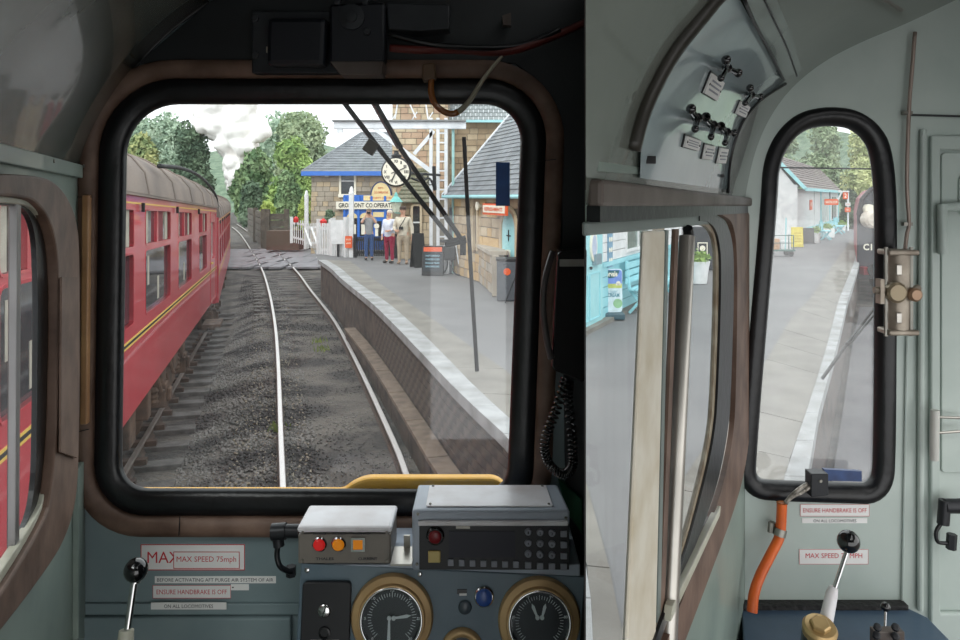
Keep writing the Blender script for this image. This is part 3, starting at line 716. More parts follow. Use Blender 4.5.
# sliding sash: leading post, edge glass, aluminium handle rail
MB().plate(RW, RW.qs([(643, 231), (663, 230), (653, 660), (624, 660)]), [], .003, -.003).build('sash_post', mat('cream_sash_post', (232, 226, 210), .45, scale=16, col2=(206, 194, 168)), wsd, bevel=.003)
MB().plate(RW, RW.qs([(664.5, 230), (667, 230), (658, 660), (654.5, 660)]), [], .002, -.003).build('sash_edge', MATS['pale_green_rail'], wsd)
MB().plate(RW, RW.qs([(674, 229), (677.5, 229), (661, 660), (656.5, 660)]), [], .002, -.003).build('seal', M_wood, wsd)
a, b = RW.q(682.5, 236), RW.q(663, 650)
MB().tube([RW.w(*a, .006), RW.w(*b, .006)], .0105, 16).build('handle_rail', M_alu, wsd, smooth='auto')
MB().tube([RW.w(*RW.q(683, 228), .006), RW.w(*RW.q(684, 234), .006)], .007, 8).build('rail_end', M_black, wsd)
MB().plate(RW, RW.qs([(671, 622), (673, 606), (721, 506), (720, 516)], .014), [], .014, .004).build('track', M_cream, wsd, bevel=.001)
MB().plate(RW, RW.qs([(690, 538), (703, 523), (709, 512), (711, 520), (703, 538)]), [], .004, -.012).build('sill', M_trimgrey, wsd)

# ---------------------------------------------------------------- instruments on the cove
M_panelc = mat('pale_gloss_cove_panel', (186, 202, 204), .13, scale=3, col2=(164, 184, 190), bump=.3, bscale=7, bdist=.004, coat=.8)
def surf(name, grid, m, d, th, par=None, **k):
    """patch that follows the ceiling: rows of pixel points"""
    vs = []; R_, K = len(grid), len(grid[0])
    for row in grid:
        for p in row: vs.append(hit(*p, d)[0])
    for row in grid:
        for p in row: vs.append(hit(*p, d - th)[0])
    n = R_ * K; fs = []
    for i in range(R_ - 1):
        for j in range(K - 1):
            q = (i * K + j, i * K + j + 1, (i + 1) * K + j + 1, (i + 1) * K + j); fs += [q, tuple(x + n for x in reversed(q))]
    per = [j for j in range(K)] + [i * K + K - 1 for i in range(1, R_)] + [(R_ - 1) * K + j for j in range(K - 2, -1, -1)] + [i * K for i in range(R_ - 2, 0, -1)]
    fs += [(per[i], per[(i + 1) % len(per)], per[(i + 1) % len(per)] + n, per[i] + n) for i in range(len(per))]
    return MB().add(vs, fs).build(name, m, par, **k)
la = [(634, 146), (640, 118), (652, 86), (668, 56), (690, 26), (716, 2), (730, -10)]
ra = [(728, 190), (729, 168), (733, 142), (742, 118), (758, 98), (775, 86), (782, 78)]
lf = [(636, 172)] + [(634, 146), (640, 118), (655, 84), (676, 50), (704, 16)]
rt = [(727, 190), (728, 170), (732, 146), (744, 118), (762, 97), (782, 82)]
def lerp2(a, b, t): return (a[0] + (b[0] - a[0]) * t, a[1] + (b[1] - a[1]) * t)
L_ = [(640, 178), (641, 146), (647, 118), (660, 86), (680, 52), (704, 22), (722, 4), (736, -8)]
R_ = [(728, 190), (729, 168), (733, 146), (742, 122), (754, 105), (766, 95), (775, 88), (784, 82)]
cov = surf('cove_panel', [[lerp2(a, b, t / 8) for t in range(9)] for a, b in zip(L_, R_)], M_panelc, .004, .003, smooth='auto')
tag(cov, 'pale glossy curved switch panel in the upper cove of the right cab', 'panel')
def covetube(pts, r, name, m, n=8, d=.0): return MB().tube(smooth_path([hit(*p, d)[0] for p in pts], 3), r, n).build(name, m, None, smooth=True, kind='structure')
covetube([(632, 150), (640, 118), (654, 85), (674, 50), (700, 18), (718, -4), (735, -20)], .009, 'trim_10', mat('dark_cove_rib', (52, 50, 44), .4, scale=12), 8, .002)
covetube([(728, 192), (729, 168), (733, 146), (742, 122), (756, 104), (770, 93), (785, 84)], .0035, 'trim_11', M_black, 8, .005)
M_bar = mat('glossy_grey_green_strip', (140, 152, 148), .2, coat=.5)
st = surf('cover_strip', [[(742, -6), (772, -12)], [(752, 20), (782, 12)], [(768, 50), (794, 42)], [(783, 80), (802, 70)]], M_bar, .010, .009)
st['kind'] = 'structure'; st.name = 'trim_12'
covetube([(744, -2), (754, 22), (770, 52), (784, 80)], .0022, 'trim_13', M_black, 6, .011)
covetube([(762, -6), (774, 20), (788, 50), (797, 76)], .0015, 'trim_14', M_black, 6, .011)
def cock(hub, arms, stem, label):
    """three-armed isolating cock with ball ends"""
    h, nn = hit(*hub, .022); t = thing('isolating_cock', label, 'valve handle', hit(*hub, .005)[0], 'black handles on the cove panel')
    MB().tube([hit(*hub, .004)[0], h], .006, 10).build('spindle', M_knob, t)
    mb = MB(); mb.ball(h, .0065, 10)
    for a in arms:
        e = hit(*a, .03)[0]; mb.tube([h, e], .0035, 8)
    mb.build('handle', M_knob, t, smooth='auto')
    for a in arms: MB().ball(hit(*a, .03)[0], .0058 if a is not arms[-1] else .0045, 10).build('ball_end', M_knob, t, smooth=True)
    return t
def cplate(pts, label, txt=True):
    cx = sum(p[0] for p in pts) / 4; cy = sum(p[1] for p in pts) / 4
    t = thing('label_plate', label, 'label', hit(cx, cy, .006)[0], 'white engraved plates on the cove panel')
    c = [hit(*p, .007)[0] for p in pts]; nn = hit(cx, cy)[1]
    U_ = (c[1] - c[0]); V_ = (c[0] - c[3]); pl = Plane((c[0] + c[1] + c[2] + c[3]) / 4 + nn * .001, U_, V_ - U_.normalized() * V_.dot(U_.normalized()))
    if pl.N.dot(nn) < 0: pl = Plane(pl.P0, pl.U * 1, pl.V * 1, nn)
    a, b = U_.length / 2, V_.length / 2
    MB().pbox(pl, -a, a, -b, b, -.002, .001).build('plate', M_white, t)
    MB().pbox(pl, -a - .0022, a + .001, -b - .001, b + .0022, -.004, -.0015).build('backing', M_black, t)
    mb = MB()
    for k in (-1, 0, 1): mb.pbox(pl, -a * .7, a * .7, b * (.45 * k) - b * .09, b * (.45 * k) + b * .09, .001, .0013)
    mb.build('lettering', M_key, t, kind='stuff')
    for s_ in (-1, 1): MB().lathe(pl.w(s_ * a * .86, 0, .001), pl.N, [(.0018, 0), (.001, .001)], 8).build('rivet', M_black, t)
    return t
cock((727, 68), [(726, 60), (738, 73), (721, 78)], 0, 'topmost black three-armed handle on the cove panel')
cock((751, 95), [(750, 88), (760, 97), (745, 103)], 0, 'black handle against the curved rim, below and right of the topmost one')
cock((697, 118), [(691, 109), (706, 117), (695, 129)], 0, 'leftmost of the three black handles in the low row')
cock((713, 125), [(706, 117), (721, 126), (711, 137)], 0, 'middle one of the three black handles in the low row')
cock((727, 132), [(721, 126), (734, 133), (725, 143)], 0, 'right-hand one of the three black handles in the low row, at the rim')
cplate([(711, 79), (723, 88), (716, 96), (704, 86)], 'white plate under the topmost black handle')
cplate([(741, 103), (750, 108), (743, 116), (736, 112)], 'small white plate under the handle at the curved rim')
cplate([(686, 136), (700, 141), (698, 151), (683, 146)], 'leftmost of three white plates in the low row')
cplate([(705, 144), (714, 146), (712, 161), (702, 158)], 'middle one of three white plates in the low row')
cplate([(719, 148), (727, 149), (726, 164), (717, 162)], 'right-hand one of three white plates in the low row')
for px, py, s_ in ((650, 160, .010), (722, 176, .006)):
    p, nn = hit(px, py, .006); o = MB().box(p, (s_, s_, s_ * .8)).build('rubber_stop', M_black, loc=p)
    tag(o, 'small black rubber stop at the lower %s corner of the cove panel' % ('left' if px < 700 else 'right'), 'stop')

# ---------------------------------------------------------------- end window of the right cab
wn = thing('window_4', '', 'window', FW.w(.7, -.65)); del wn['category'], wn['label']; wn['kind'] = 'structure'
MB().plate(FW, offset(ewin, .010), [], -.014, -.017).build('pane', M_glassR, wn)
MB().ring(FW, ewin, [(.014, -.025), (-.001, -.02), (-.003, -.012), (.0, -.002), (.008, .008), (.022, .012), (.034, .008), (.037, 0)]).build('gasket', M_black, wn, smooth=True)
MB().tube([FW.w(*FW.q(777, 167), -.026), FW.w(*FW.q(877, 168.5), -.026)], .002, 6).build('heater_wire', M_eq, wn)
t = thing('electric_socket', 'black terminal block with blue strip at the foot of the narrow window', 'socket', at(812, 493, 1.57))
MB().plate(FW, FW.qs([(803, 467), (820, 467), (820, 488), (803, 490)]), [], .04, .008).build('block', M_connector, t, bevel=.002)
MB().plate(FW, FW.qs([(820, 466), (857, 468), (857, 478), (820, 477)]), [], .020, .010).build('blue_strip', mat('mid_blue_plastic', (46, 76, 128), .4, scale=40, col2=(34, 56, 100)), t)
MB().lathe(FW.w(*FW.q(812, 474), .04), FW.N, [(.004, 0), (.003, .002)], 10).build('screw', M_screw, t)
MB().tube(smooth_path([at(811, 486, 1.57), at(802, 492, 1.56), at(792, 497, 1.56), at(785, 503, 1.56)], 4), .0045, 7).tube(smooth_path([at(807, 484, 1.57), at(799, 489, 1.555), at(790, 497, 1.56), at(786, 504, 1.56)], 4), .004, 7).build('braided_lead', mat('silver_braid', (176, 170, 160), .35, metal=.6, scale=90, col2=(90, 84, 76), bump=.5, bscale=200), t, smooth=True)
t = thing('orange_conduit', 'bright orange flexible conduit running down the right cab end wall', 'conduit', at(752, 610, 1.5))
cpth = smooth_path([at(782, 503, 1.57), at(781, 524, 1.57), at(779, 538, 1.565), at(770, 556, 1.55), at(760, 576, 1.53), at(754, 594, 1.51), at(752, 612, 1.5)], 6)
MB().tube(cpth, .0105, 14).build('hose', M_orange, t, smooth='auto')
MB().tube([at(781, 529, 1.567), at(779.5, 536, 1.565)], .0125, 14).build('clamp_band', M_screw, t, smooth='auto')
MB().tube([at(772, 522, 1.58), at(771, 532, 1.58)], .008, 8).build('clip', M_screw, t)
MB().lathe(at(782, 503, 1.57), (0, .1, 1), [(.0108, 0), (.0112, .002), (.007, .003)], 14).build('end_sleeve', mat('amber_end', (170, 96, 40), .4), t)
sticker(FW, 'notice_sticker', (800, 504, 869, 516), [('ENSURE HANDBRAKE IS OFF', .5, .5, .92, .36, M_red)], 'ENSURE HANDBRAKE IS OFF sticker under the narrow end window', border=(M_red, .0006))
sticker(FW, 'notice_sticker', (802, 518, 867, 523), [('ON ALL LOCOMOTIVES', .5, .5, .66, .6, M_inkblk)], 'thin ON ALL LOCOMOTIVES strip under the narrow end window')
sticker(FW, 'speed_sticker', (799, 549, 868, 564), [('MAX SPEED 75 MPH', .5, .42, .82, .32, M_red)], 'MAX SPEED sticker behind the ball lever in the right cab', border=(M_red, .0006))

# ---------------------------------------------------------------- end wall: seams, air cylinder, pipe, door
struct('trim_15', MB().tube([FW.w(*FW.q(906, 336), .004), FW.w(*FW.q(901, 610), .004)], .0025, 6), M_wallR)
struct('trim_16', MB().tube([FW.w(*FW.q(921, 130), .008), FW.w(*FW.q(919, 300), .008), FW.w(*FW.q(918, 608), .008)], .0065, 10), M_wallR, smooth='auto')
struct('trim_17', MB().bar(FW.w(*FW.q(908, 115), .003), FW.w(*FW.q(975, 117), .003), .004, .004, up=(0, 1, 0)), M_dark)
M_dgrey = mat('upper_wall_brown_grey_paint', (92, 90, 88), .4, scale=3, col2=(74, 72, 70), bump=.2, bscale=20, bdist=.002, coat=.2)
ped = FW.qs([(750, 200), (754, 170), (765, 140), (784, 108), (806, 84), (840, 64), (880, 46), (920, 30), (975, 6), (1100, -50), (1100, 300), (890, 300)])
mb = MB().plate(FW, ped, [offset(ewin, .037)] if False else [], .0, -.0) if False else None
t = thing('wiper_cylinder', 'bronze-grey pneumatic wiper cylinder with round caps on the end wall', 'air cylinder', at(897, 335, 1.57))
MB().tube([at(898, 254, 1.55), at(897, 332, 1.55)], .0235, 20).build('barrel', M_pipe, t, smooth='auto')
for y_ in (252, 331):
    MB().box(at(898, y_, 1.55), (.062, .05, .011)).build('end_cap', M_pipe, t, bevel=.003)
for x_ in (886, 911): MB().tube([at(x_, 247, 1.535), at(x_, 336, 1.535)], .004, 8).build('tie_rod', M_screw, t)
MB().tube([at(874, 290, 1.53), at(892, 291, 1.53)], .007, 10).box(at(880, 291, 1.53), (.008, .02, .05)).build('side_arm', M_pipe, t)
MB().lathe(at(894, 292, 1.53), (0, -1, 0), [(.021, 0), (.021, .012), (.016, .016)], 22).build('round_cap', mat('brassy_cap', (150, 136, 112), .35, metal=.5), t, smooth='auto')
MB().lathe(at(912, 294, 1.535), (0, -1, 0), [(.014, 0), (.014, .014), (.010, .018)], 20).build('round_cap', mat('coppery_cap', (160, 130, 106), .35, metal=.5), t, smooth='auto')
MB().tube([at(905, 292, 1.54), at(918, 288, 1.56)], .008, 8).build('union', M_pipe, t)
for y_ in (270, 318):
    MB().box(at(899, y_, 1.522), (.011, .004, .022)).build('maker_plate', M_alu, t, bevel=.002)
t = thing('air_pipe', 'thin pale pipe rising from the wiper cylinder to the ceiling', 'pipe', at(905, 245, 1.58))
MB().tube(smooth_path([at(905, 250, 1.57), at(907, 234, 1.58), at(909, 222, 1.585), at(907, 180, 1.585), at(909, 110, 1.585), at(912, 70, 1.585), at(915, 32, 1.585)], 4), .0042, 8).build('pipe', mat('pale_copper_pipe', (168, 152, 142), .35, metal=.4), t, smooth=True)
for y_ in (224, 113): MB().box(at(907 if y_ > 200 else 907, y_, 1.588), (.018, .012, .007)).build('clip', M_screw, t)
# door at the right edge
d1 = thing('door_1', '', 'door', FW.w(1.1, floor_z)); del d1['category'], d1['label']; d1['kind'] = 'structure'
DO = Plane((0, 1.6, EYE), (1, 0, 0))
MB().plate(DO, DO.qs([(928, 136), (1050, 136), (1050, 640), (928, 640)]), [DO.qs([(937, 150), (1040, 150), (1040, 640 - 30), (937, 610)])], .012, 0).build('door_frame', M_wallR, d1, bevel=.004)
MB().plate(DO, rpoly(DO.qs([(940, 153), (1040, 153), (1040, 472), (940, 472)]), .008, 3), [], .006, 0).build('upper_leaf', M_wallR, d1, bevel=.003)
MB().plate(DO, rpoly(DO.qs([(956, 176), (1000, 176), (1000, 215), (956, 215)]), .008, 3), [], .012, .006).build('notice_plate', M_wallR, d1, bevel=.002)
MB().pbox(DO, DO.q(957, 0)[0], DO.q(966, 0)[0], DO.q(0, 184)[1], DO.q(0, 178)[1], .012, .014).build('lettering_plate', M_white, d1)
hn = MB().tube([at(942, 204, 1.575), at(943, 254, 1.575)], .010, 12).build('hinge', M_wallR, d1, smooth='auto')
MB().tube([at(942, 208, 1.575), at(965, 206, 1.58)], .009, 10).build('hinge_arm', M_wallR, hn, smooth='auto')
hn = MB().tube([at(935, 410, 1.56), at(934, 460, 1.56)], .009, 12).build('grab_handle', mat('pale_handle', (196, 196, 190), .35), d1, smooth='auto')
MB().tube([at(936, 417, 1.56), at(964, 418, 1.575)], .003, 8).build('stay', M_alu, hn)
MB().tube([at(936, 433, 1.56), at(964, 431, 1.575)], .003, 8).build('stay', M_alu, hn)

# ---------------------------------------------------------------- right cab desk
M_desk2 = mat('blue_desk_top', (74, 96, 118), .4, scale=5, col2=(52, 72, 94), coat=.15, bump=.2, bscale=80, bdist=.001)
zd = EYE - (604 - HY) / F * 1.6
t = thing('right_desk', 'dark blue desk along the foot of the right cab end wall', 'desk', (.85, 1.4, zd - .3))
dp = [gp_ for gp_ in []]
def dz(px, py): Y = F * (EYE - zd) / (py - HY); return (px2x(px, Y), Y)
DT = Plane((0, 0, zd), (1, 0, 0), (0, 1, 0))
dpoly = [(.15, 1.1), dz(742, 604), dz(745, 601), dz(905, 604), dz(930, 612), dz(940, 630), (.78, 1.05), (.2, 1.05)]
dpoly = [(.365, 1.0), (.553, 1.585), (.905, 1.585), (.925, 1.55), (.90, 1.0)]
MB().plate(DT, dpoly, [], 0, -.02).build('desk_top', M_desk2, t, bevel=.003)
MB().plate(DT, [(.553, 1.575), (.90, 1.575), (.90, 1.598), (.56, 1.598)], [], .010, -.005).build('back_seam', mat('black_sealant', (34, 34, 34), .7, bump=.6, bscale=90), t)
MB().prism([V3((.365, 1.0, zd - .02)), V3((.55, 1.57, zd - .02)), V3((.90, 1.57, zd - .02)), V3((.88, 1.0, zd - .02))], [V3((.365, 1.0, EYE + floor_z)), V3((.55, 1.57, EYE + floor_z)), V3((.90, 1.57, EYE + floor_z)), V3((.88, 1.0, EYE + floor_z))]).build('desk_body', M_desk2, t)
t = thing('throttle_lever', 'lever with black ball and white sleeve standing on the right cab desk', 'lever', at(820, 640, 1.35))
MB().ball(at(848.5, 541.5, 1.4), .0205, 20).build('ball_knob', M_knob, t, smooth=True)
MB().tube([at(847, 551, 1.4), at(834, 590, 1.385)], .0042, 10).build('shaft', M_steel, t, smooth='auto')
MB().tube([at(834, 587, 1.385), at(832, 593, 1.384), at(825, 626, 1.372)], [.0075, .0105, .0125], 14).build('sleeve', M_boxwhite, t, smooth='auto')
MB().lathe(at(820, 632, 1.35), (0, -.25, 1), [(.030, -.04), (.030, -.008), (.027, 0), (.012, .004)], 28).build('gaiter', M_knob, t, smooth='auto')
MB().lathe(at(820, 628, 1.345), (0, -.35, 1), [(.029, -.012), (.030, 0), (.026, .006), (.016, .008)], 28).build('brass_cap', mat('brass_nut', (196, 168, 118), .3, metal=.5, col2=(160, 130, 84)), t, smooth='auto')
MB().lathe(at(820, 626, 1.34), (0, -.35, 1), [(.018, 0), (.018, .006), (.015, .008)], 6).build('hex_nut', mat('brass_nut', (196, 168, 118)), t)
t = thing('small_lever', 'small black-knobbed lever on a metal plate at the desk right side', 'lever', at(886, 640, 1.4))
MB().ball(at(885.5, 607, 1.42), .0088, 14).build('ball_knob', M_knob, t, smooth=True)
MB().tube([at(885.5, 611, 1.42), at(884, 645, 1.40)], .0022, 8).build('shaft', M_steel, t)
MB().box(at(887, 637, 1.38), (.055, .02, .03)).build('plate', M_trimgrey, t, bevel=.002)
for px, py in ((877, 628), (895, 628), (876, 636), (895, 637)):
    MB().lathe(at(px, py, 1.365), (0, -.6, .8), [(.007, 0), (.007, .005), (.004, .006)], 12).build('bolt', M_connector, t)
t = thing('cable_connector', 'dark elbow connector with a short cable on the wall by the door', 'connector', at(952, 548, 1.56))
MB().tube([at(962, 506, 1.56), at(944, 506, 1.56)], .015, 12).tube([at(945, 500, 1.56), at(943, 524, 1.56)], .012, 12).build('elbow', M_connector, t, smooth='auto')
MB().tube(smooth_path([at(942, 522, 1.56), at(936, 532, 1.56), at(938, 542, 1.56), at(948, 543, 1.565)], 4), .004, 8).build('cable', M_black, t, smooth=True)
MB().tube([at(952, 534, 1.565), at(951, 549, 1.565)], .010, 6).build('gland', M_connector, t)
# wiper outside the end window
t = thing('end_window_wiper', 'thin wiper reaching across the outside of the narrow end window', 'wiper', at(850, 350, 1.66))
MB().bar(at(876, 306, 1.66), at(847, 344, 1.66), .0045, .004).bar(at(847, 344, 1.66), at(822, 379, 1.66), .006, .005).build('blade', M_wip, t)
MB().bar(at(880, 308, 1.655), at(848, 346, 1.655), .003, .003).box(at(848, 344, 1.655), (.009, .008, .008)).build('arm', M_wip, t)
# ================================================================ outdoors: railway
rng = np.random.default_rng(11)
M_ballast = mat('dark_ballast_ground', (104, 98, 92), .9, scale=1.1, col2=(62, 58, 57), bump=.8, bscale=14, bdist=.05, lo=.4, hi=.6)
M_stone = mat('ballast_stone', (126, 122, 118), .85, scale=1.1, col2=(66, 62, 62), lo=.42, hi=.58)
M_stonel = mat('ballast_stone_light', (150, 140, 124), .85, scale=2)
M_rail = mat('polished_rail_head', (216, 212, 210), .32, metal=.3, var=.03)
M_railrust = mat('rusty_rail', (84, 66, 56), .75, scale=6, col2=(58, 48, 44))
M_sleeper = mat('weathered_sleeper', (104, 100, 98), .85, scale=5, col2=(70, 66, 64), bump=.5, bscale=30)
M_asphalt = mat('grey_platform_asphalt', (118, 117, 117), .85, scale=.8, col2=(107, 106, 107), bump=.3, bscale=60, bdist=.004)
M_flag = mat('worn_platform_flag', (132, 128, 121), .85, scale=1.6, col2=(108, 104, 98), bump=.4, bscale=30, bdist=.006)
M_coping = mat('pale_coping_stone', (164, 165, 166), .8, scale=2.5, col2=(128, 128, 126), bump=.4, bscale=20, bdist=.01)
M_pwall = mat('sooty_platform_brick', (96, 82, 74), .9, scale=3, col2=(58, 50, 48), bump=.5, bscale=30)
M_earth = mat('brown_earth', (120, 104, 80), .95, scale=.5, col2=(88, 86, 54), bump=.6, bscale=3, bdist=.05)

PZ = 1.19                                                  # platform level over the rails
def gentle(Y): return -.026 * max(0, min(Y, 21) - 7) if Y < 21 else -.364 + .364 * min(1, (Y - 21) / 12)
# ground
xs = np.linspace(-30, 30, 121); ys = np.concatenate([np.linspace(-6, 40, 140), np.linspace(41, 260, 60)])
def side_x(Y): return -1.483 - .276 * Y                    # side plane of the red coach
vs = []
for y in ys:
    for x in xs:
        t_ = max(0, min(1, (side_x(y) + 1.1 - x) / .9)); z = -.17 + gentle(y) * t_
        if y > 60: z += 0
        z += .010 * math.sin(x * 1.7 + y * .9) + .006 * math.sin(x * 4.3 - y * 2.1)
        vs.append((x * (1 + max(0, y - 30) / 40), y, z))
nx = len(xs); fs = [(j * nx + i, j * nx + i + 1, (j + 1) * nx + i + 1, (j + 1) * nx + i) for j in range(len(ys) - 1) for i in range(nx - 1)]
g = quick('trackbed', vs, fs, M_ballast, smooth=True); g['kind'] = 'structure'
# loose ballast stones
def stones(n, xf, y0, y1, s0, s1, m, name, zf):
    """octahedral stones, squashed and turned at random"""
    Y = y0 + (y1 - y0) * rng.random(n) ** 1.5; X = np.array([xf(y, r) for y, r in zip(Y, rng.random(n))]); Z = np.array([zf(x, y) for x, y in zip(X, Y)])
    base = np.array([(1, 0, 0), (-1, 0, 0), (0, 1, 0), (0, -1, 0), (0, 0, .7), (0, 0, -.7)], float)
    tri = np.array([(0, 2, 4), (2, 1, 4), (1, 3, 4), (3, 0, 4), (2, 0, 5), (1, 2, 5), (3, 1, 5), (0, 3, 5)])
    S = s0 + (s1 - s0) * rng.random(n); V = base[None] * (1 + .5 * (rng.random((n, 6, 3)) - .5)) * S[:, None, None]
    a = rng.random(n) * 6.28; b = rng.random(n) * 1.2; ca, sa, cb, sb = np.cos(a), np.sin(a), np.cos(b), np.sin(b)
    x, y, z = V[..., 0], V[..., 1], V[..., 2]; y, z = y * cb[:, None] - z * sb[:, None], y * sb[:, None] + z * cb[:, None]; x, y = x * ca[:, None] - y * sa[:, None], x * sa[:, None] + y * ca[:, None]
    P = np.stack([x + X[:, None], y + Y[:, None], z + Z[:, None]], -1).reshape(-1, 3)
    Fs = (tri[None] + 6 * np.arange(n)[:, None, None]).reshape(-1, 3)
    o = quick(name, P, Fs, m); tag(o, {'ballast': 'loose dark grey ballast stones between the two tracks', 'fine_ballast': 'scattered dark stones and grit around the right-hand track'}[name], 'ballast'); o['kind'] = 'stuff'; return o
def gz(x, y): return -.16 + gentle(y) * max(0, min(1, (side_x(y) + 1.1 - x) / .9))
def railx_l(Y): return float(np.interp(Y, LR[1], LR[0]))
# rails of the near track from the photograph's own curve
lpx = [(286, 720), (284, 560), (283, 490), (281, 440), (278, 360), (274.5, 320), (268.7, 290), (261.5, 268), (251, 250), (243.5, 238), (237.5, 231), (232, 227)]
rpx = [(590, 750), (466, 590), (413, 490), (393.5, 440), (356, 360), (333, 318), (311, 290), (294, 268), (273.7, 250), (257.5, 238), (246, 230), (237, 224)]
L3 = [gp(*p) for p in lpx]; R3 = [gp(*p) for p in rpx]
LR = (np.array([p.x for p in L3]), np.array([p.y for p in L3])); RR = (np.array([p.x for p in R3]), np.array([p.y for p in R3]))
def rail(path, par, m=M_rail, zoff=0):
    """bullhead rail: dull web and foot under a polished head"""
    P = [p + V3((0, 0, zoff)) for p in smooth_path(path, 5)]; out = None
    def sweep(prof):
        vs = []; n = len(prof)
        for i, p in enumerate(P):
            t = (P[min(i + 1, len(P) - 1)] - P[max(i - 1, 0)]); t.z = 0; t.normalize(); x = V3((t.y, -t.x, 0))
            vs += [p + x * a + V3((0, 0, b)) for a, b in prof]
        fs = [(i * n + k, i * n + (k + 1) % n, (i + 1) * n + (k + 1) % n, (i + 1) * n + k) for i in range(len(P) - 1) for k in range(n)]
        return MB().add(vs, fs)
    o = sweep([(-.012, -.03), (-.035, -.13), (-.06, -.15), (.06, -.15), (.035, -.13), (.012, -.03)]).build('rail', M_railrust, par)
    sweep([(-.036, -.03), (-.036, -.006), (-.028, 0), (.028, 0), (.036, -.006), (.036, -.03)]).build('rail_head', m, o)
    return o
tk = thing('railway_track', 'curving bright-railed track beside the platform', 'railway track', (0, 9, 0))
rail(L3, tk); rail(R3, tk)
for y in [7.6 + .8 * k for k in range(34)]:
    a, b = railx_l(y), float(np.interp(y, RR[1], RR[0]))
    MB().box(((a + b) / 2, y, -.262 + (.05 if y > 22 else (.02 if y > 17 else 0))), (b - a + 1.0, .26, .12), Matrix.Rotation(.12, 3, 'Z')).build('sleeper', M_sleeper, tk)
# coach's track
ud = V3((-.276, 1, 0)).normalized(); un = V3((1, .276, 0)).normalized()
tk2 = thing('railway_track', 'rusty track under the red coaches with exposed sleeper ends', 'railway track', (-4.4, 9.2, 0))
def c_side(Y, off, z=0): return V3((side_x(Y), Y, z + gentle(Y))) - un * off
rail([c_side(y, .37) for y in (-4, 2, 7, 12, 17, 21)] , tk2, mat('dull_rail_head', (120, 110, 104), .5, metal=.3))
rail([c_side(y, 1.87) for y in (-4, 2, 7, 12, 17, 21)], tk2, mat('dull_rail_head', (120, 110, 104)))
Rz = Matrix.Rotation(math.atan(.276), 3, 'Z')
for k in range(22):
    y = 6.74 + .83 * k; p = c_side(y, 1.12, -.155)
    sl = MB().box(p, (2.75, .25, .13), Rz).build('sleeper', M_sleeper, tk2, bevel=.01)
    q_ = c_side(y, .37, -.06); MB().box(q_ + un * .1, (.16, .12, .09), Rz).box(q_ - un * .1, (.14, .12, .09), Rz).build('rail_chair', M_railrust, sl)
stones(15000, lambda y, r: side_x(y) + .2 + r * (railx_l(y) - side_x(y) + .3), 5.5, 34, .018, .042, M_stone, 'ballast', gz)
stones(11000, lambda y, r: railx_l(y) + r * 3.0, 5.5, 32, .010, .028, M_stone, 'fine_ballast', gz)
o = stones(2200, lambda y, r: side_x(y) + .9 + r * 1.1, 6, 26, .014, .030, M_stonel, 'ballast', gz); o['label'] = 'paler brownish stones in the strip midway between the two tracks'
# ---------------------------------------------------------------- level crossing deck
cr = thing('level_crossing', 'grey boarded level crossing deck across the tracks', 'level crossing', gp(280, 260))
M_deck = mat('grey_crossing_board', (140, 138, 142), .8, scale=2, col2=(112, 110, 114), bump=.3, bscale=12)
def on_deck(px): pass
ybands = [gp(250, 267).y, gp(250, 262).y, gp(250, 257).y, gp(250, 253).y, gp(250, 249).y]
def xat(path, y): return float(np.interp(y, [p.y for p in path], [p.x for p in path]))
for i in range(4):
    y0, y1 = ybands[i] + .05, ybands[i + 1] - .05
    ym = (y0 + y1) / 2; xl, xr = xat(L3, ym), xat(R3, ym)
    left = gp(226, 267).x - .15 * i * 5
    cuts = [(left - 2, left + (xl - left) * .5), (left + (xl - left) * .5 + .08, xl - .12), (xl + .14, (xl + xr) / 2 - .03), ((xl + xr) / 2 + .03, xr - .12), (xr + .14, xr + 1.7), (xr + 1.76, xr + 3.6)]
    for a, b in cuts:
        MB().box(((a + b) / 2, ym, -.05), (b - a, y1 - y0, .1)).build('deck_board', M_deck, cr, bevel=.01)
rd = MB().add([(gp(310, 262).x, 36, -.06), (12, 36, .9), (14, 58, .9), (-10, 58, -.06), (-13, 48, -.06)], [(0, 1, 2, 3)])
yy0, yy1 = ybands[0] + .4, 60
vs = []; fs = []
for j in range(8):
    y = yy0 + (yy1 - yy0) * j / 7
    for i in range(12):
        x = xat(R3, min(y, 90)) + 3.4 + i * 1.6; z = -.02 + min(1.05, max(0, (i - 1)) * .26); vs.append((x, y, z))
fs = [(j * 12 + i, j * 12 + i + 1, (j + 1) * 12 + i + 1, (j + 1) * 12 + i) for j in range(7) for i in range(11)]
rd = MB().add(vs, fs); struct('road', rd, M_asphalt)

# ---------------------------------------------------------------- platform
ledge = [(589, 720), (582, 600), (566, 528), (540, 478), (505, 436), (480, 413), (452, 386), (420, 352), (390, 321), (370, 302), (342.5, 280), (330, 268), (318, 260)]
lin_ = [(597, 720), (590, 590), (578, 518), (556, 470), (528, 436), (503, 413), (474, 386), (441, 352), (409, 321), (386, 302), (354, 280), (340, 268), (326, 260)]
lfl = [(640, 720), (614, 590), (596, 510), (570, 450), (535, 398), (500, 366), (462, 341), (440, 324), (410, 304), (376, 281), (362, 270), (350, 261)]
redge = [(760, 700), (787, 560), (810, 466), (818, 416), (831, 369), (840, 334), (848, 300), (854, 282), (858, 268), (861, 255), (862, 245)]
rin = [(730, 700), (766, 560), (787, 468), (802, 425), (823, 359), (831, 330), (839, 300), (847, 280), (852, 268), (856, 255), (858, 245)]
rfl = [(600, 700), (660, 520), (716, 430), (765, 362), (787, 325), (800, 308), (809, 300), (828, 272), (840, 255), (847, 246), (850, 240)]
def pl_path(px): return smooth_path([gp(*p, PZ) for p in px], 4)
le, re_ = pl_path(ledge), pl_path(redge)
tip = gp(318, 260, PZ)
far_r = gp(862, 238, PZ)
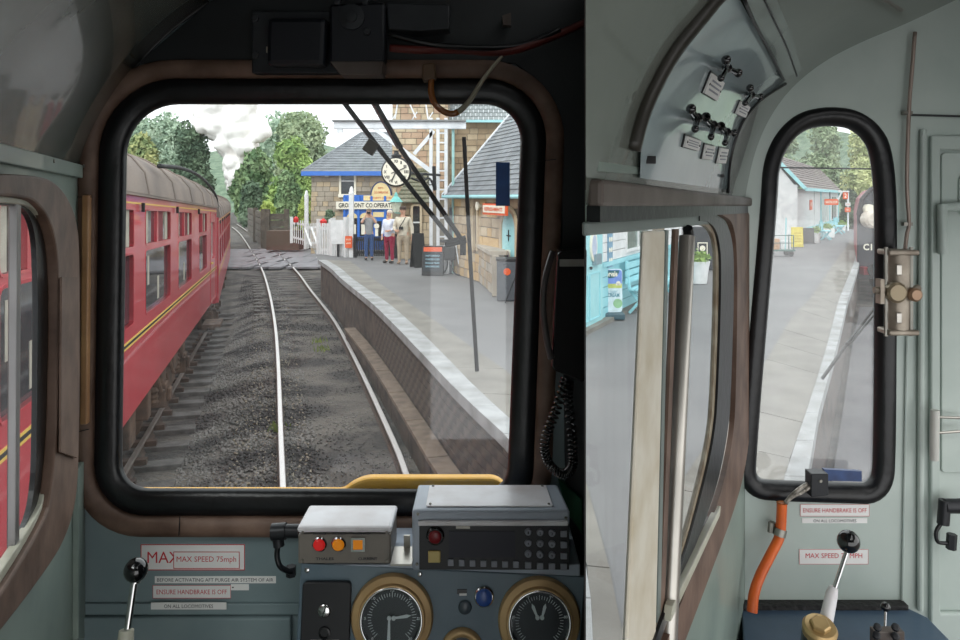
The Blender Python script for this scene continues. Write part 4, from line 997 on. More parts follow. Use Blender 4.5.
poly = [p for p in le] + [V3((depth_x(314, 31.5), 31.5, PZ)), V3((6, 31.5, PZ)), V3((8, 60, PZ)), V3((30, 76, PZ)), gp(866, 231, PZ)] + [p for p in re_[::-1]]
top = [p + V3((0, 0, -.012)) for p in poly]; bot = [V3((p.x, p.y, -.3)) for p in poly]
n_ = len(top); tri = tessellate_polygon([top])
mb = MB().add(top, [tuple(t) for t in tri]); struct('platform_surface', mb, M_asphalt)
def ribbon(a, b, cell, name, m, par, h=.02, zt=0, gap=.012, jitter=.004):
    """stones laid end to end between two edge lines"""
    A = smooth_path([gp(*p, PZ) for p in a], 6); B = smooth_path([gp(*p, PZ) for p in b], 6)
    def cum(P):
        c = [0]
        for i in range(len(P) - 1): c.append(c[-1] + (P[i + 1] - P[i]).length)
        return c
    ca, cb = cum(A), cum(B); N_ = int(ca[-1] / cell)
    def pt(P, c, f):
        s = f * c[-1]; return V3([float(np.interp(s, c, [p[k] for p in P])) for k in range(3)])
    for i in range(N_):
        f0, f1 = i / N_, (i + 1) / N_ - gap / ca[-1]
        q = [pt(A, ca, f0), pt(B, cb, f0), pt(B, cb, f1), pt(A, ca, f1)]; dz_ = (random.random() - .5) * jitter
        if min(p.y for p in q) < 3: continue
        T_ = [p + V3((0, 0, zt + dz_)) for p in q]; Bm = [p + V3((0, 0, zt - h)) for p in q]
        MB().prism(T_, Bm).build(name, m, par, bevel=.006 if h > .05 else 0)
cs = thing('platform_edge', '', 'kerb', gp(420, 352, PZ)); del cs['category'], cs['label']; cs['kind'] = 'structure'; cs.name = 'platform_edge'
ribbon(ledge, lin_, .95, 'coping_stone', M_coping, cs, .14, .012)
ribbon(lin_, lfl, 1.3, 'flagstone', M_flag, cs, .02, .004)
cs2 = thing('platform_edge', '', 'kerb', gp(818, 416, PZ)); del cs2['category'], cs2['label']; cs2['kind'] = 'structure'
ribbon(redge, rin, .95, 'coping_stone', M_coping, cs2, .14, .012)
ribbon(rin, rfl, 1.1, 'flagstone', M_flag, cs2, .02, .004)
# platform wall: courses of brick set back under the coping, the nearer ones single bricks
def pwall(path, name, inset, nb, par):
    P = [gp(*p, PZ) for p in path]; P = smooth_path(P, 5); vs = []; fs = []
    for p in P:
        vs += [V3((p.x + inset, p.y, PZ - .13)), V3((p.x + inset, p.y, -.4))]
    for i in range(len(P) - 1): fs.append((2 * i, 2 * i + 1, 2 * i + 3, 2 * i + 2))
    MB().add(vs, fs).build('wall_face', M_pwall, par)
    return P
P = pwall(ledge, 'wall', .10, 0, cs)
pwall(redge, 'wall', -.08, 0, cs2)
# single bricks near the camera
c_ = [0]
for i in range(len(P) - 1): c_.append(c_[-1] + (P[i + 1] - P[i]).length)
def ppt(s): return V3([float(np.interp(s, c_, [p[k] for p in P])) for k in range(3)])
s_start = next(c_[i] for i in range(len(P)) if P[i].y > 5.5); brick_me = None; bn = 0
for row in range(10):
    zc = PZ - .19 - row * .118
    for k in range(30):
        s0 = s_start + k * .34 + (.17 if row % 2 else 0)
        a, b = ppt(s0), ppt(s0 + .325)
        if b.y > 15.5: break
        a, b = V3((a.x + .085, a.y, zc)), V3((b.x + .085, b.y, zc)); a.x += random.random() * .012
        if brick_me is None:
            o = MB().box((0, 0, 0), (.05, .32, .105)).build('brick', M_pwall, cs, loc=(0, 0, 0)); brick_me = o.data
        else:
            o = bpy.data.objects.new('brick', brick_me); C.objects.link(o); o.parent = cs
        o.location = (a + b) / 2 - cs.location; o.rotation_euler = (0, 0, math.atan2(-(b - a).x, (b - a).y)); bn += 1
# cable trough boards at the foot of the wall
t = thing('cable_trough', 'line of long brown boards capping a trough at the foot of the platform wall', 'cable trough', V3((ppt(s_start + 4).x - .12, ppt(s_start + 4).y, -.17)))
for k in range(9):
    a, b = ppt(s_start + k * 1.55 - 1), ppt(s_start + k * 1.55 + .52); a, b = V3((a.x - .10, a.y, .24)), V3((b.x - .10, b.y, .24))
    MB().bar(a, b, .26, .06).build('trough_lid', mat('brown_trough_board', (128, 112, 98), .8, scale=6, col2=(98, 84, 74)), t, bevel=.008)
    MB().bar(a + V3((0, 0, -.23)), b + V3((0, 0, -.23)), .18, .40).build('trough_side', M_pwall, t)
# weeds along the wall foot
M_weed = mat('weed_green', (128, 142, 62), .7, scale=3, col2=(92, 110, 50))
def tufts(name, spots, label, m, h=.12, n=26):
    vs = []; fs = []
    for c in spots:
        for k in range(n):
            a = random.random() * 6.28; r = random.random() * .22; l = h * (.4 + random.random()); p = V3((c[0] + r * math.cos(a), c[1] + r * math.sin(a) * 1.4, c[2])); w_ = .008 + .01 * random.random()
            b = len(vs); vs += [p + V3((-w_, 0, 0)), p + V3((w_, 0, 0)), p + V3((random.uniform(-.06, .06), random.uniform(-.04, .04), l))]; fs.append((b, b + 1, b + 2))
    o = MB().add(vs, fs).build(name, m, loc=spots[0]); tag(o, label, 'weeds'); o['kind'] = 'stuff'
tufts('weeds', [gp(*p, -.14) for p in ((348, 322), (356, 330), (361, 338), (345, 316), (319, 342), (322, 350), (396, 365), (415, 400), (382, 352), (276, 430), (352, 300))], 'yellow-green weeds in the ballast by the platform wall', M_weed)
# ================================================================ red coaches
M_maroon = mat('haze_tinted_maroon_paint', (194, 60, 72), .32, scale=.9, col2=(174, 50, 60), coat=.3, lo=.3, hi=.8)  # maroon with the haze tint mixed into its colour
M_maroon2 = mat('orange_end_paint', (206, 112, 84), .5)  # orange tint for the farthest coach body
M_croof = mat('sooty_coach_roof', (136, 122, 112), .8, scale=.9, col2=(104, 94, 88), bump=.2, bscale=8)
M_lining = mat('yellow_lining', (224, 186, 88), .5, var=.04)
M_under = mat('rusty_underframe', (104, 82, 68), .8, scale=5, col2=(66, 54, 48))
M_cglass = mat('coach_window_glass', (38, 46, 52), .06, spec=.8, var=.05)
M_curtain = mat('maroon_curtain', (120, 26, 40), .7)
M_curtainL = mat('pale_blind', (176, 170, 156), .7)
M_frameAl = mat('pale_window_beading', (176, 150, 140), .4)
M_gang = mat('black_gangway', (28, 28, 30), .7)
def coach(label, P0, U, length, wins, door, roof_off, u_start, tint=M_maroon, detail=True):
    pl = Plane(P0, U, (0, 0, 1)); H_ = 2.31
    t = thing('railway_coach', label, 'railway coach', pl.w(u_start + length / 2, -.9, -1.2))
    holes = []
    for a, b in wins:
        holes += [rpoly([(a, .95), (b, .95), (b, 1.68), (a, 1.68)], .07, 3), rpoly([(a, 1.76), (b, 1.76), (b, 2.15), (a, 2.15)], .05, 3)]
    if door: a, b = door; holes.append(rpoly([(a + .2, 1.05), (b - .2, 1.05), (b - .2, 1.95), (a + .2, 1.95)], .07, 3))
    MB().plate(pl, [(u_start, 0), (u_start + length, 0), (u_start + length, H_), (u_start, H_)], holes, 0, -.05).build('body_side', tint, t)
    # tumblehome skirt, far side, ends
    MB().pbox(pl, u_start, u_start + length, 0, H_, -2.7, -2.65).pbox(pl, u_start, u_start + .05, 0, H_ + .1, -2.7, -.05).pbox(pl, u_start + length - .05, u_start + length, 0, H_ + .1, -2.7, -.05).pbox(pl, u_start, u_start + length, -.02, .06, -2.7, -.06).build('body_shell', tint, t)
    # roof
    n = 12; prof_ = []
    for i in range(n + 1):
        a = PI * i / n; prof_.append((-(1.35 - 1.40 * math.cos(a)), H_ + .02 + .74 * math.sin(a) ** .8))
    vs = [pl.w(u, v, d) for u in (u_start, u_start + length) for d, v in prof_]; m = n + 1
    fs = [(i, i + 1, i + 1 + m, i + m) for i in range(n)] + [tuple(range(m)), tuple(range(2 * m - 1, m - 1, -1))]
    rf = MB().add(vs, fs).build('roof', M_croof, t, smooth='auto')
    MB().pbox(pl, u_start, u_start + length, H_ - .01, H_ + .045, 0, .045).build('gutter', M_croof, rf)
    for k in range(int(length / 2.4)):
        u = u_start + 1.2 + k * 2.4; MB().tube([pl.w(u, v + .008, d) for d, v in prof_], .016, 5).build('roof_seam', M_croof, rf)
        if k % 2: MB().lathe(pl.w(u + .6, H_ + .70, -1.2), (0, 0, 1), [(.12, 0), (.14, .1), (.16, .14), (.05, .18)], 12).build('ventilator', M_croof, rf, smooth='auto')
    # lining: yellow-black-yellow waist band and a cantrail line
    MB().pbox(pl, u_start, u_start + length, .785, .805, 0, .004).build('waist_line', M_lining, t); MB().pbox(pl, u_start, u_start + length, .755, .785, 0, .003).build('waist_band', M_gang, t)
    MB().pbox(pl, u_start, u_start + length, .735, .755, 0, .004).build('waist_line', M_lining, t)
    MB().pbox(pl, u_start, u_start + length, 2.215, 2.232, 0, .004).build('cantrail_line', M_lining, t)
    for k, (a, b) in enumerate(wins):
        w_ = MB().ring(pl, rpoly([(a, .95), (b, .95), (b, 1.68), (a, 1.68)], .07, 3), [(.0, -.05), (0, .004), (.022, .006), (.022, 0)]).ring(pl, rpoly([(a, 1.76), (b, 1.76), (b, 2.15), (a, 2.15)], .05, 3), [(.0, -.05), (0, .004), (.02, .006), (.02, 0)]).build('window_frame', tint if k % 2 else tint, t)
        MB().pbox(pl, a - .03, b + .03, .92, 1.70, -.045, -.040).build('pane', M_cglass, w_)
        MB().pbox(pl, a - .03, b + .03, 1.74, 2.17, -.045, -.040).build('toplight_pane', M_cglass, w_)
        MB().pbox(pl, a + (b - a) * .42, a + (b - a) * .48, 1.76, 2.15, -.045, -.005).build('toplight_bar', tint, w_)
        MB().pbox(pl, a + (b - a) * .50, a + (b - a) * .78, 1.76, 2.15, -.0399, -.037).build('curtain', M_curtain, w_)
        MB().pbox(pl, a + .04, a + (b - a) * .2, 1.76, 2.15, -.0399, -.037).pbox(pl, b - (b - a) * .14, b - .03, 1.76, 2.15, -.0399, -.037).build('blind', M_curtainL, w_)
        # table lamp / seat cover seen through the lower pane
        MB().pbox(pl, a + (b - a) * .18, a + (b - a) * .24, 1.25, 1.6, -.0399, -.037).pbox(pl, a + (b - a) * .55, a + (b - a) * .62, 1.0, 1.3, -.0399, -.037).build('seat_cover', M_curtainL, w_)
    # lamp brackets over the windows
    for a, b in wins:
        MB().box(pl.w(a - .35, 2.18, .03), (.03, .03, .10)).build('hook', M_gang, t)
    if door:
        a, b = door; d_ = MB().ring(pl, rpoly([(a, .06), (b, .06), (b, 2.17), (a, 2.17)], .08, 3), [(0, 0), (.0, .012), (.03, .012), (.03, 0)]).build('door', tint, t)
        MB().pbox(pl, a + .2, b - .2, 1.02, 1.98, -.045, -.04).build('door_pane', mat('pale_door_glass', (150, 170, 164), .1), d_)
        MB().box(pl.w(a + .08, .98, .03), (.04, .08, .05)).build('door_handle', M_lining, d_)
    # underframe: solebar, boards, bogies
    MB().pbox(pl, u_start, u_start + length, -.22, -.0, -.40, -.22).build('solebar', M_under, t)
    for uc in (u_start + 3.2, u_start + length - 7.2):
        bg = MB().pbox(pl, uc - 1.9, uc + 1.9, -.62, -.42, -.50, -.30).build('bogie', M_under, t)
        for du in (-1.3, 1.3):
            MB().lathe(pl.w(uc + du, -.72 + 0, -.62), pl.N, [(.46, 0), (.46, .10), (.38, .13), (.10, .14)], 20).build('wheel', M_under, bg, smooth='auto')
            MB().pbox(pl, uc + du - .16, uc + du + .16, -.78, -.42, -.34, -.12).pbox(pl, uc + du - .1, uc + du + .1, -.70, -.50, -.12, -.06).build('axle_box', M_under, bg, bevel=.02)
            for e in (-.42, .42): MB().lathe(pl.w(uc + du + e, -.66, -.28), (0, 0, 1), [(.08, 0), (.10, .04), (.08, .08), (.10, .12), (.08, .16), (.10, .2), (.07, .24)], 10).build('spring', M_under, bg)
        MB().pbox(pl, uc - .5, uc + .5, -.74, -.44, -.36, -.22).build('bolster', M_under, bg)
    if detail:
        for k in range(9):
            u = u_start + 5.6 + k * (length - 11.5) / 8; h = random.choice((.3, .42, .5)); MB().pbox(pl, u, u + random.uniform(.25, .7), -.22 - h, -.22, -.55, -.18).build('equipment_box', M_under, t, bevel=.02)
        for k in range(3):
            u = u_start + 13.2 + k * 1.35; MB().tube([pl.w(u, -.2, -.2), pl.w(u, -.45, -.14), pl.w(u + .25, -.5, -.14)], .025, 6).build('pipe_hanger', M_under, t)
        MB().pbox(pl, u_start + length - 1.9, u_start + length - .8, -.55, -.48, -.2, .22).build('footboard', M_under, t)
    return t, pl
CU = V3((-.276, 1, -.0267)); CP0 = at(119, 433, 7.2)
nrm_ = CU.length
def cu_(D): return (D - 7.2) * nrm_
wins = [(cu_(a), cu_(b)) for a, b in ((-1.4, .6), (1.6, 3.5), (4.05, 5.2), (5.9, 7.95), (8.7, 10.8), (11.7, 13.6), (15.0, 16.7))]
coach('nearer maroon coach with dull roof and yellow lining on the left track', CP0, CU, cu_(19.6) - cu_(-1.8), wins, (cu_(17.7), cu_(19.2)), 0, cu_(-1.8))
# gangway bellows between the coaches, then the next coach turning left
e0 = V3((side_x(20.9), 20.9, at(0, 0, 1).z * 0)) ; 
e0 = at(218.5, 303, 20.3)
U2 = V3((-.315, 1, -.006)); 
pl_end = Plane(CP0, CU, (0, 0, 1))
gw = MB().pbox(pl_end, cu_(19.65), cu_(20.35), -.1, 2.45, -1.9, -.35).build('gangway_bellows', M_gang, loc=pl_end.w(cu_(20), -.9, -1.1)); tag(gw, 'black gangway bellows joining the two maroon coaches', 'gangway')
c2w = [(1.0, 2.4), (3.4, 4.8), (5.8, 7.2), (8.2, 9.6), (10.6, 12), (13, 14.4), (15.4, 16.8)]
coach('farther maroon coach beyond the gangway, curving away to the left', e0, U2, 18.6, c2w, None, 0, 0.1, detail=False)
e3 = e0 + U2.normalized() * 19.4
coach('farthest coach end, orange-tinted, at the head of the curve', e3 + V3((-.02, 0, .1)), V3((-.36, 1, 0)), 18, [(1, 2.4), (3.4, 4.8)], None, 0, 0, tint=M_maroon2, detail=False)
# long bent pipe on the first roof
hp_ = MB().tube(smooth_path([at(159, 166, 9.6), at(180, 168, 11.5), at(196, 174, 14), at(208, 184, 17), at(216, 196, 19.4), at(217.6, 208, 19.6)], 5), .03, 8).build('roof_conduit', M_gang, loc=at(217, 208, 19.5), smooth=True); tag(hp_, 'dark pipe arching over the end of the nearer coach roof', 'pipe')

# ================================================================ stone buildings
M_stoneA = mat('buff_sandstone', (198, 180, 152), .9, scale=1.3, col2=(166, 148, 122), bump=.4, bscale=14)
M_stoneB = mat('dark_buff_sandstone', (176, 156, 128), .9, scale=1.3, col2=(146, 126, 102), bump=.4, bscale=14)
M_stoneC = mat('grey_sandstone', (178, 168, 152), .9, scale=1.3, col2=(150, 140, 126), bump=.4, bscale=14)
M_mortar = mat('pale_mortar', (142, 132, 116), .95, scale=3)
M_slate = mat('grey_roof_slate', (132, 136, 140), .7, scale=2.2, col2=(106, 110, 114), bump=.2, bscale=10)
M_slate2 = mat('mossy_roof_slate', (122, 120, 104), .8, scale=2.2, col2=(90, 92, 70), bump=.2, bscale=10)
M_bluep = mat('royal_blue_paint', (52, 112, 200), .4, var=.04)
M_creamp = mat('cream_paint', (236, 214, 160), .5, var=.04)
M_signw = mat('cream_sign_board', (238, 232, 214), .5, var=.03)
M_teal = mat('teal_paint', (166, 218, 222), .5, scale=3, col2=(150, 206, 212))
M_whitep = mat('white_paint', (228, 228, 228), .5, scale=4, col2=(206, 208, 208))
M_darkglass = mat('dark_window_glass', (38, 42, 46), .1, spec=.7, var=.05)
M_orangep = mat('orange_sign_paint', (226, 96, 48), .5, var=.04)
M_picket = mat('black_paint', (36, 36, 38), .5)
M_greyst = mat('grey_painted_steel', (232, 234, 238), .45, scale=3, col2=(206, 210, 214))
M_iron = mat('black_ironwork', (34, 34, 36), .5)
M_tweed = mat('pavement_grey', (120, 120, 118), .8)

def stone_wall(pl, u0, u1, v0, v1, cw, ch, par, mats, holes=(), limit=300, depth=.03, name='stone', top=None):
    """coursed ashlar: real blocks proud of a mortar face, skipping the openings"""
    tp = top or (lambda u: v1)
    k = 0; rows = int((v1 - v0) / ch + .5); ch = (v1 - v0) / rows; data = {}
    for r in range(rows):
        u = u0 - (cw * .5 if r % 2 else 0) - cw * random.random() * .2
        while u < u1:
            w_ = cw * random.choice((.8, 1, 1.25)); a, b = max(u, u0), min(u + w_, u1); u += w_
            c, d = v0 + r * ch, v0 + (r + 1) * ch
            if b - a < cw * .15 or d > tp((a + b) / 2) + ch * .4: continue
            if any(a < h[1] and b > h[0] and c < h[3] - .02 and d > h[2] + .02 for h in holes):
                # trim to the nearer side of the opening
                h = next(h for h in holes if a < h[1] and b > h[0] and c < h[3] - .02 and d > h[2] + .02)
                if a < h[0] - .1: b = h[0]
                elif b > h[1] + .1: a = h[1]
                else: continue
            if k < limit:
                MB().pbox(pl, a + .012, b - .012, c + .012, d - .012, 0, depth * random.uniform(.6, 1)).build(name, random.choice(mats), par)
            k += 1
    return k
def slate_roof(name, quad, rows, cols, m, par, th=.03, limit=300):
    """quad: eave-left, eave-right, ridge-right, ridge-left; overlapping courses, the lot as one part when past the limit"""
    a, b, c, d = [V3(p) for p in quad]; nrm = (b - a).cross(d - a).normalized()
    if nrm.z < 0: nrm = -nrm
    mb = MB(); cnt = 0
    for r in range(rows):
        f0, f1 = r / rows, (r + 1.12) / rows; L0, R0 = a.lerp(d, f0), b.lerp(c, f0); L1, R1 = a.lerp(d, min(1, f1)), b.lerp(c, min(1, f1))
        off = (r % 2) * .5 / cols
        for k in range(-1, cols):
            g0, g1 = max(0, k / cols + off), min(1, (k + 1) / cols + off - .06 / cols)
            if g1 <= g0: continue
            z0, z1 = nrm * (th + .006 * random.random()), nrm * .004
            q = [L0.lerp(R0, g0) + z0, L0.lerp(R0, g1) + z0, L1.lerp(R1, g1) + z1, L1.lerp(R1, g0) + z1]
            mb.add(q + [L0.lerp(R0, g0), L0.lerp(R0, g1)], [(0, 1, 2, 3), (4, 5, 1, 0)])
    o = mb.build(name, m, par); o['kind'] = 'stuff'
    return o

# ---- co-operative shop: stone, two storeys, hipped slate roof
Y0 = 45.0
S = Plane((0, Y0, 0), (1, 0, 0))
sx = lambda px: depth_x(px, Y0); sz = lambda py: py2z(py, Y0)
shop = thing('stone_shop', 'two-storey buff stone shop with hipped slate roof and blue shopfront across the crossing', 'building', (sx(350), Y0, 0))
ew = sz(172); zl = -.1
MB().box(((sx(311) + sx(430)) / 2, Y0 + 3.6, (ew + zl) / 2), (sx(430) - sx(311), 7, ew - zl)).build('wall', M_mortar, shop)
wh = (sx(341), sx(354), sz(194), sz(174)); sh = (sx(344), sx(400), zl, sz(195))
S2 = Plane((0, Y0 + .1, 0), (1, 0, 0))
stone_wall(S2, sx(311), sx(400), zl, ew, .42, .30, shop, [M_stoneC, M_stoneC, M_stoneA], [wh, sh], depth=.06)
SL = Plane((sx(311), Y0 + 7, 0), (0, -1, 0))
stone_wall(SL, 0, 6.9, zl, ew, .6, .45, shop, [M_stoneC, M_stoneA], [], limit=100, depth=.05)
wn = MB().ring(S, rpoly([(wh[0], wh[2]), (wh[1], wh[2]), (wh[1], wh[3]), (wh[0], wh[3])], .01, 1), [(0, -.15), (0, 0), (.12, .02), (.12, -.05)]).build('window', M_signw, shop)
MB().pbox(S, wh[0], wh[1], wh[2], wh[3], -.09, -.07).build('pane', M_darkglass, wn); MB().pbox(S, wh[0], wh[1], (wh[2] * .35 + wh[3] * .65) - .03, (wh[2] * .35 + wh[3] * .65) + .03, -.07, -.02).pbox(S, wh[0], wh[1], wh[3] - .1, wh[3], -.07, -.01).build('glazing_bar', M_whitep, wn)
MB().pbox(S, wh[0] - .15, wh[1] + .15, wh[2] - .2, wh[2], 0, .1).build('sill', M_signw, shop)
for px in (327, 358): MB().box((sx(px), Y0 - .1, sz(175 if px < 340 else 174)), (.22, .12, .2)).build('alarm_box', M_signw, shop)
# roof: hip rising to a short ridge
o_ = .45; ea, eb = V3((sx(311) - o_, Y0 - o_, ew)), V3((sx(432), Y0 - o_, ew)); rz = sz(137)
r1, r2 = V3((sx(352), Y0 + 3.6, py2z(133, Y0 + 3.6))), V3((sx(432), Y0 + 3.6, py2z(133, Y0 + 3.6)))
slate_roof('roof_slates', (ea, eb, r2, r1), 16, 26, M_slate, shop, th=.04)
slate_roof('roof_slates', (V3((sx(311) - o_, Y0 + 7.6, ew)), ea, r1, r1 + V3((0, .1, 0))), 12, 12, M_slate, shop, th=.04)
MB().tube([ea, r1], .09, 6).tube([r1, r2], .09, 6).build('ridge_tile', M_slate, shop)
MB().bar(ea + V3((0, 0, -.1)), eb + V3((0, 0, -.1)), .08, .26).bar(ea + V3((0, 0, -.1)), ea + V3((0, 7.5, -.1)), .08, .26).build('fascia', M_bluep, shop)
# shopfront
sf = MB().pbox(S, sx(344), sx(400), zl, sz(195), -.02, .12).build('shopfront', M_bluep, shop)
ps = [(347, 358, 211, 236), (360, 371, 211, 236), (386, 397, 211, 236)]
for a, b, c, d in ps:
    ua, ub = sx(a), sx(b); cx = (ua + ub) / 2; r_ = (ub - ua) / 2; va, vb = sz(d), sz(c + 7)
    MB().pbox(S, ua, ub, va, vb, .10, .13).build('pane', M_darkglass, sf)
    arc = [(cx + r_ * math.cos(PI * k / 12), vb + r_ * .95 * math.sin(PI * k / 12)) for k in range(13)]
    MB().plate(S, arc, [], .15, .10).build('arched_blind', M_creamp, sf)
    MB().pbox(S, ua + .1, ub - .1, va + .1, va + .7, .131, .14).build('display', M_signw, sf)
MB().pbox(S, sx(373), sx(385), sz(217), sz(212), .10, .15).build('door_light', M_creamp, sf)
MB().pbox(S, sx(374), sx(384), sz(246), sz(218), .10, .16).build('door', mat('blue_door', (36, 110, 204), .4), sf)
MB().pbox(S, sx(376), sx(382), sz(236), sz(221), .161, .17).build('door_pane', M_darkglass, sf)
MB().plate(S, circle(sx(377), sz(226), .16, 12), [], .18, .17).pbox(S, sx(375.5), sx(378.5), sz(236), sz(229), .17, .18).build('notice', M_signw, sf)
for px in (345, 359, 372, 385.5, 398): MB().pbox(S, sx(px) - .07, sx(px) + .07, zl, sz(196), .12, .22).build('pilaster', M_bluep, sf)
sg = MB().pbox(S, sx(337), sx(401), sz(209), sz(201.5), .12, .30).build('name_board', M_signw, shop)
zc_ = (sz(209) + sz(201.5)) / 2
mb = MB(); text(mb, S, 'GROSMONT CO.OPERATIVE', sx(368.5), zc_, sx(398) - sx(340), .27, .31, bold=.025); mb.build('lettering', M_iron, sg, kind='stuff')
cxp = sx(381.5)
pd = MB().pbox(S, sx(364), sx(399), sz(200.5), sz(195.5), .1, .2).plate(S, [(cxp + (sx(391) - sx(381.5)) * math.cos(PI * k / 16), sz(195.5) + (sz(182.5) - sz(195.5)) * math.sin(PI * k / 16)) for k in range(17)], [], .2, .1).build('arched_sign', M_creamp, shop)
MB().ring(S, [(cxp + (sx(391) - sx(381.5)) * math.cos(PI * k / 16), sz(195.5) + (sz(182.5) - sz(195.5)) * math.sin(PI * k / 16)) for k in range(17)], [(0, .1), (0, .22), (.07, .22), (.07, .1)], closed=False).build('border', mat('navy_line', (40, 60, 110), .5), pd)
mb = MB(); text(mb, S, 'CO.OPERATIVE', cxp, sz(192.5), .85, .13, .21, bold=.03); text(mb, S, 'EST.', cxp, sz(188), .35, .1, .21, bold=.03); text(mb, S, 'SOCIETY LIMITED', cxp, sz(198), 1.4, .12, .21, bold=.02); mb.build('lettering', mat('red_orange_letter', (204, 110, 70), .5), pd, kind='stuff')
# hanging baskets / shrub by the corner
for px in (348,): pass

# ---- big stone building behind the clock with a tall gabled end
Y1 = 31.0
B = Plane((0, Y1, 0), (1, 0, 0)); bx = lambda px: depth_x(px, Y1); bz = lambda py: py2z(py, Y1)
tb = thing('stone_station_house', 'tall buff stone station house with slate roof and pale blue gutter behind the clock', 'building', (bx(460), Y1, PZ))
MB().box(((bx(396) + bx(560)) / 2, Y1 + 3, (bz(121) + PZ) / 2), (bx(560) - bx(396), 5.8, bz(121) - PZ)).build('wall', M_mortar, tb)
BB = Plane((0, Y1 + .1, 0), (1, 0, 0))
stone_wall(BB, bx(440), bx(545), bz(205), bz(122), .42, .25, tb, [M_stoneB, M_stoneB, M_stoneA], [], limit=230, depth=.05)
slate_roof('roof_slates', (V3((bx(448), Y1 - .3, bz(121))), V3((bx(570), Y1 - .3, bz(121))), V3((bx(570), Y1 + 2.6, bz(121) + 2.4)), V3((bx(448), Y1 + 2.6, bz(121) + 2.4))), 14, 24, mat('pale_blue_grey_slate', (142, 148, 148), .7, scale=2, col2=(120, 126, 128)), tb)
MB().bar(V3((bx(466), Y1 - .32, bz(122))), V3((bx(560), Y1 - .32, bz(122))), .12, .1).build('gutter', M_teal, tb)
# tall gabled wing, left
Y1b = 29.5; G = Plane((0, Y1b, 0), (1, 0, 0)); gx = lambda px: depth_x(px, Y1b); gz_ = lambda py: py2z(py, Y1b)
MB().box(((gx(392) + gx(448)) / 2, Y1b + 1.6, (gz_(70) + PZ) / 2), (gx(448) - gx(392), 3, gz_(70) - PZ)).build('wing', M_mortar, tb)
stone_wall(Plane((0, Y1b + .1, 0), (1, 0, 0)), gx(392), gx(448), gz_(200), gz_(95), .36, .24, tb, [M_stoneA, mat('pinkish_sandstone', (186, 158, 132), .9, scale=1.3, col2=(160, 134, 112))], [], limit=260, depth=.05)
# stone gothic porch / bay with stone-slab roof
Y1c = 26.6; Gp = Plane((0, Y1c, 0), (1, 0, 0)); px_ = lambda p: depth_x(p, Y1c); pz_ = lambda p: py2z(p, Y1c)
MB().box(((px_(400) + px_(432)) / 2, Y1c + 1.2, (pz_(202) + PZ) / 2), (px_(432) - px_(400), 2.2, pz_(202) - PZ)).build('porch', M_mortar, tb)
PH = (px_(413), px_(420), pz_(243), pz_(206))
stone_wall(Plane((0, Y1c + .1, 0), (1, 0, 0)), px_(400), px_(432), PZ, pz_(201), .34, .26, tb, [M_stoneA, M_stoneB], [PH], limit=120, depth=.05)
wn = MB().ring(Gp, rpoly([(PH[0], PH[2]), (PH[1], PH[2]), (PH[1], PH[3]), (PH[0], PH[3])], .05, 2), [(0, -.02), (0, .09), (.07, .09), (.07, 0)]).build('porch_window', M_stoneA, tb)
MB().pbox(Gp, PH[0], PH[1], PH[2], PH[3], .0, .02).build('pane', M_darkglass, wn); MB().pbox(Gp, PH[0], PH[1], (PH[2] + PH[3]) / 2 + .05, (PH[2] + PH[3]) / 2 + .1, .02, .05).build('glazing_bar', M_whitep, wn)
slate_roof('porch_slates', (V3((px_(394), Y1c - .2, pz_(203))), V3((px_(434), Y1c - .2, pz_(203))), V3((px_(427), Y1c + 2.2, pz_(166))), V3((px_(408), Y1c + 2.2, pz_(166)))), 9, 9, M_slate2, tb, th=.05)
# ---- nearer single-storey station range with slate roof, teal gutter and door
A0 = gp(452, 273, PZ); A1 = gp(503, 290, PZ); dA = (A1 - A0); dA.z = 0; dA.normalize()
A1 = A0 + dA * 6.9
ran = thing('station_range', 'low stone station range with slate roof, pale blue gutter and teal arched door', 'building', A0)
RP = Plane(A0, dA, (0, 0, 1)); 
if RP.N.y > 0: RP = Plane(A1, -dA, (0, 0, 1))
NR = RP.N
def rq(px, py): return RP.q(px, py)
ztop = 2.16
hole = rq(488.5, 210), rq(501, 284)
ua = min(RP.q(452, 250)[0], RP.q(540, 250)[0]); ub = max(RP.q(452, 250)[0], RP.q(540, 250)[0])
MB().pbox(RP, ua, ub, -.2, ztop + .1, -3.0, -.05).build('wall', M_mortar, ran)
dh = sorted((rq(503, 215)[0], rq(516.5, 215)[0])); dv0, dv1 = 0.0, 1.98
w1 = sorted((rq(474, 240)[0], rq(478.5, 240)[0]))
RPm = Plane(RP.w(0, 0, -.05), RP.U, RP.V)
stone_wall(RPm, ua, ub, 0, ztop, .40, .24, ran, [M_stoneA, M_stoneB, mat('golden_sandstone', (206, 176, 128), .9, scale=1.3, col2=(176, 146, 104), bump=.4, bscale=14)], [(dh[0], dh[1], 0, 1.75), (w1[0], w1[1], .85, 1.9)], limit=290, depth=.05)
wn = MB().pbox(RP, w1[0], w1[1], .85, 1.9, -.04, -.02).build('window', M_darkglass, ran)
for u in (w1[0], w1[1]): MB().pbox(RP, u - .06, u + .06, .8, 1.95, -.04, .05).build('mullion', M_stoneA, wn)
dc = (dh[0] + dh[1]) / 2; dr_ = (dh[1] - dh[0]) / 2
da = [(dh[0], 0), (dh[1], 0), (dh[1], 1.45)] + [(dc + dr_ * math.cos(PI * k / 10), 1.45 + .42 * math.sin(PI * k / 10)) for k in range(11)] + [(dh[0], 1.45)]
dr = MB().plate(RP, da, [], .02, -.04).build('door', M_teal, ran); MB().ring(RP, da, [(0, .0), (0, .05), (.12, .06), (.12, 0)]).build('door_arch', M_stoneA, ran)
MB().pbox(RP, dc - .14, dc + .10, .62, .98, .02, .03).build('poster', M_signw, dr); MB().pbox(RP, dc - .1, dc + .0, .66, .94, .03, .034).build('poster_print', mat('mauve_print', (150, 110, 160), .5), dr)
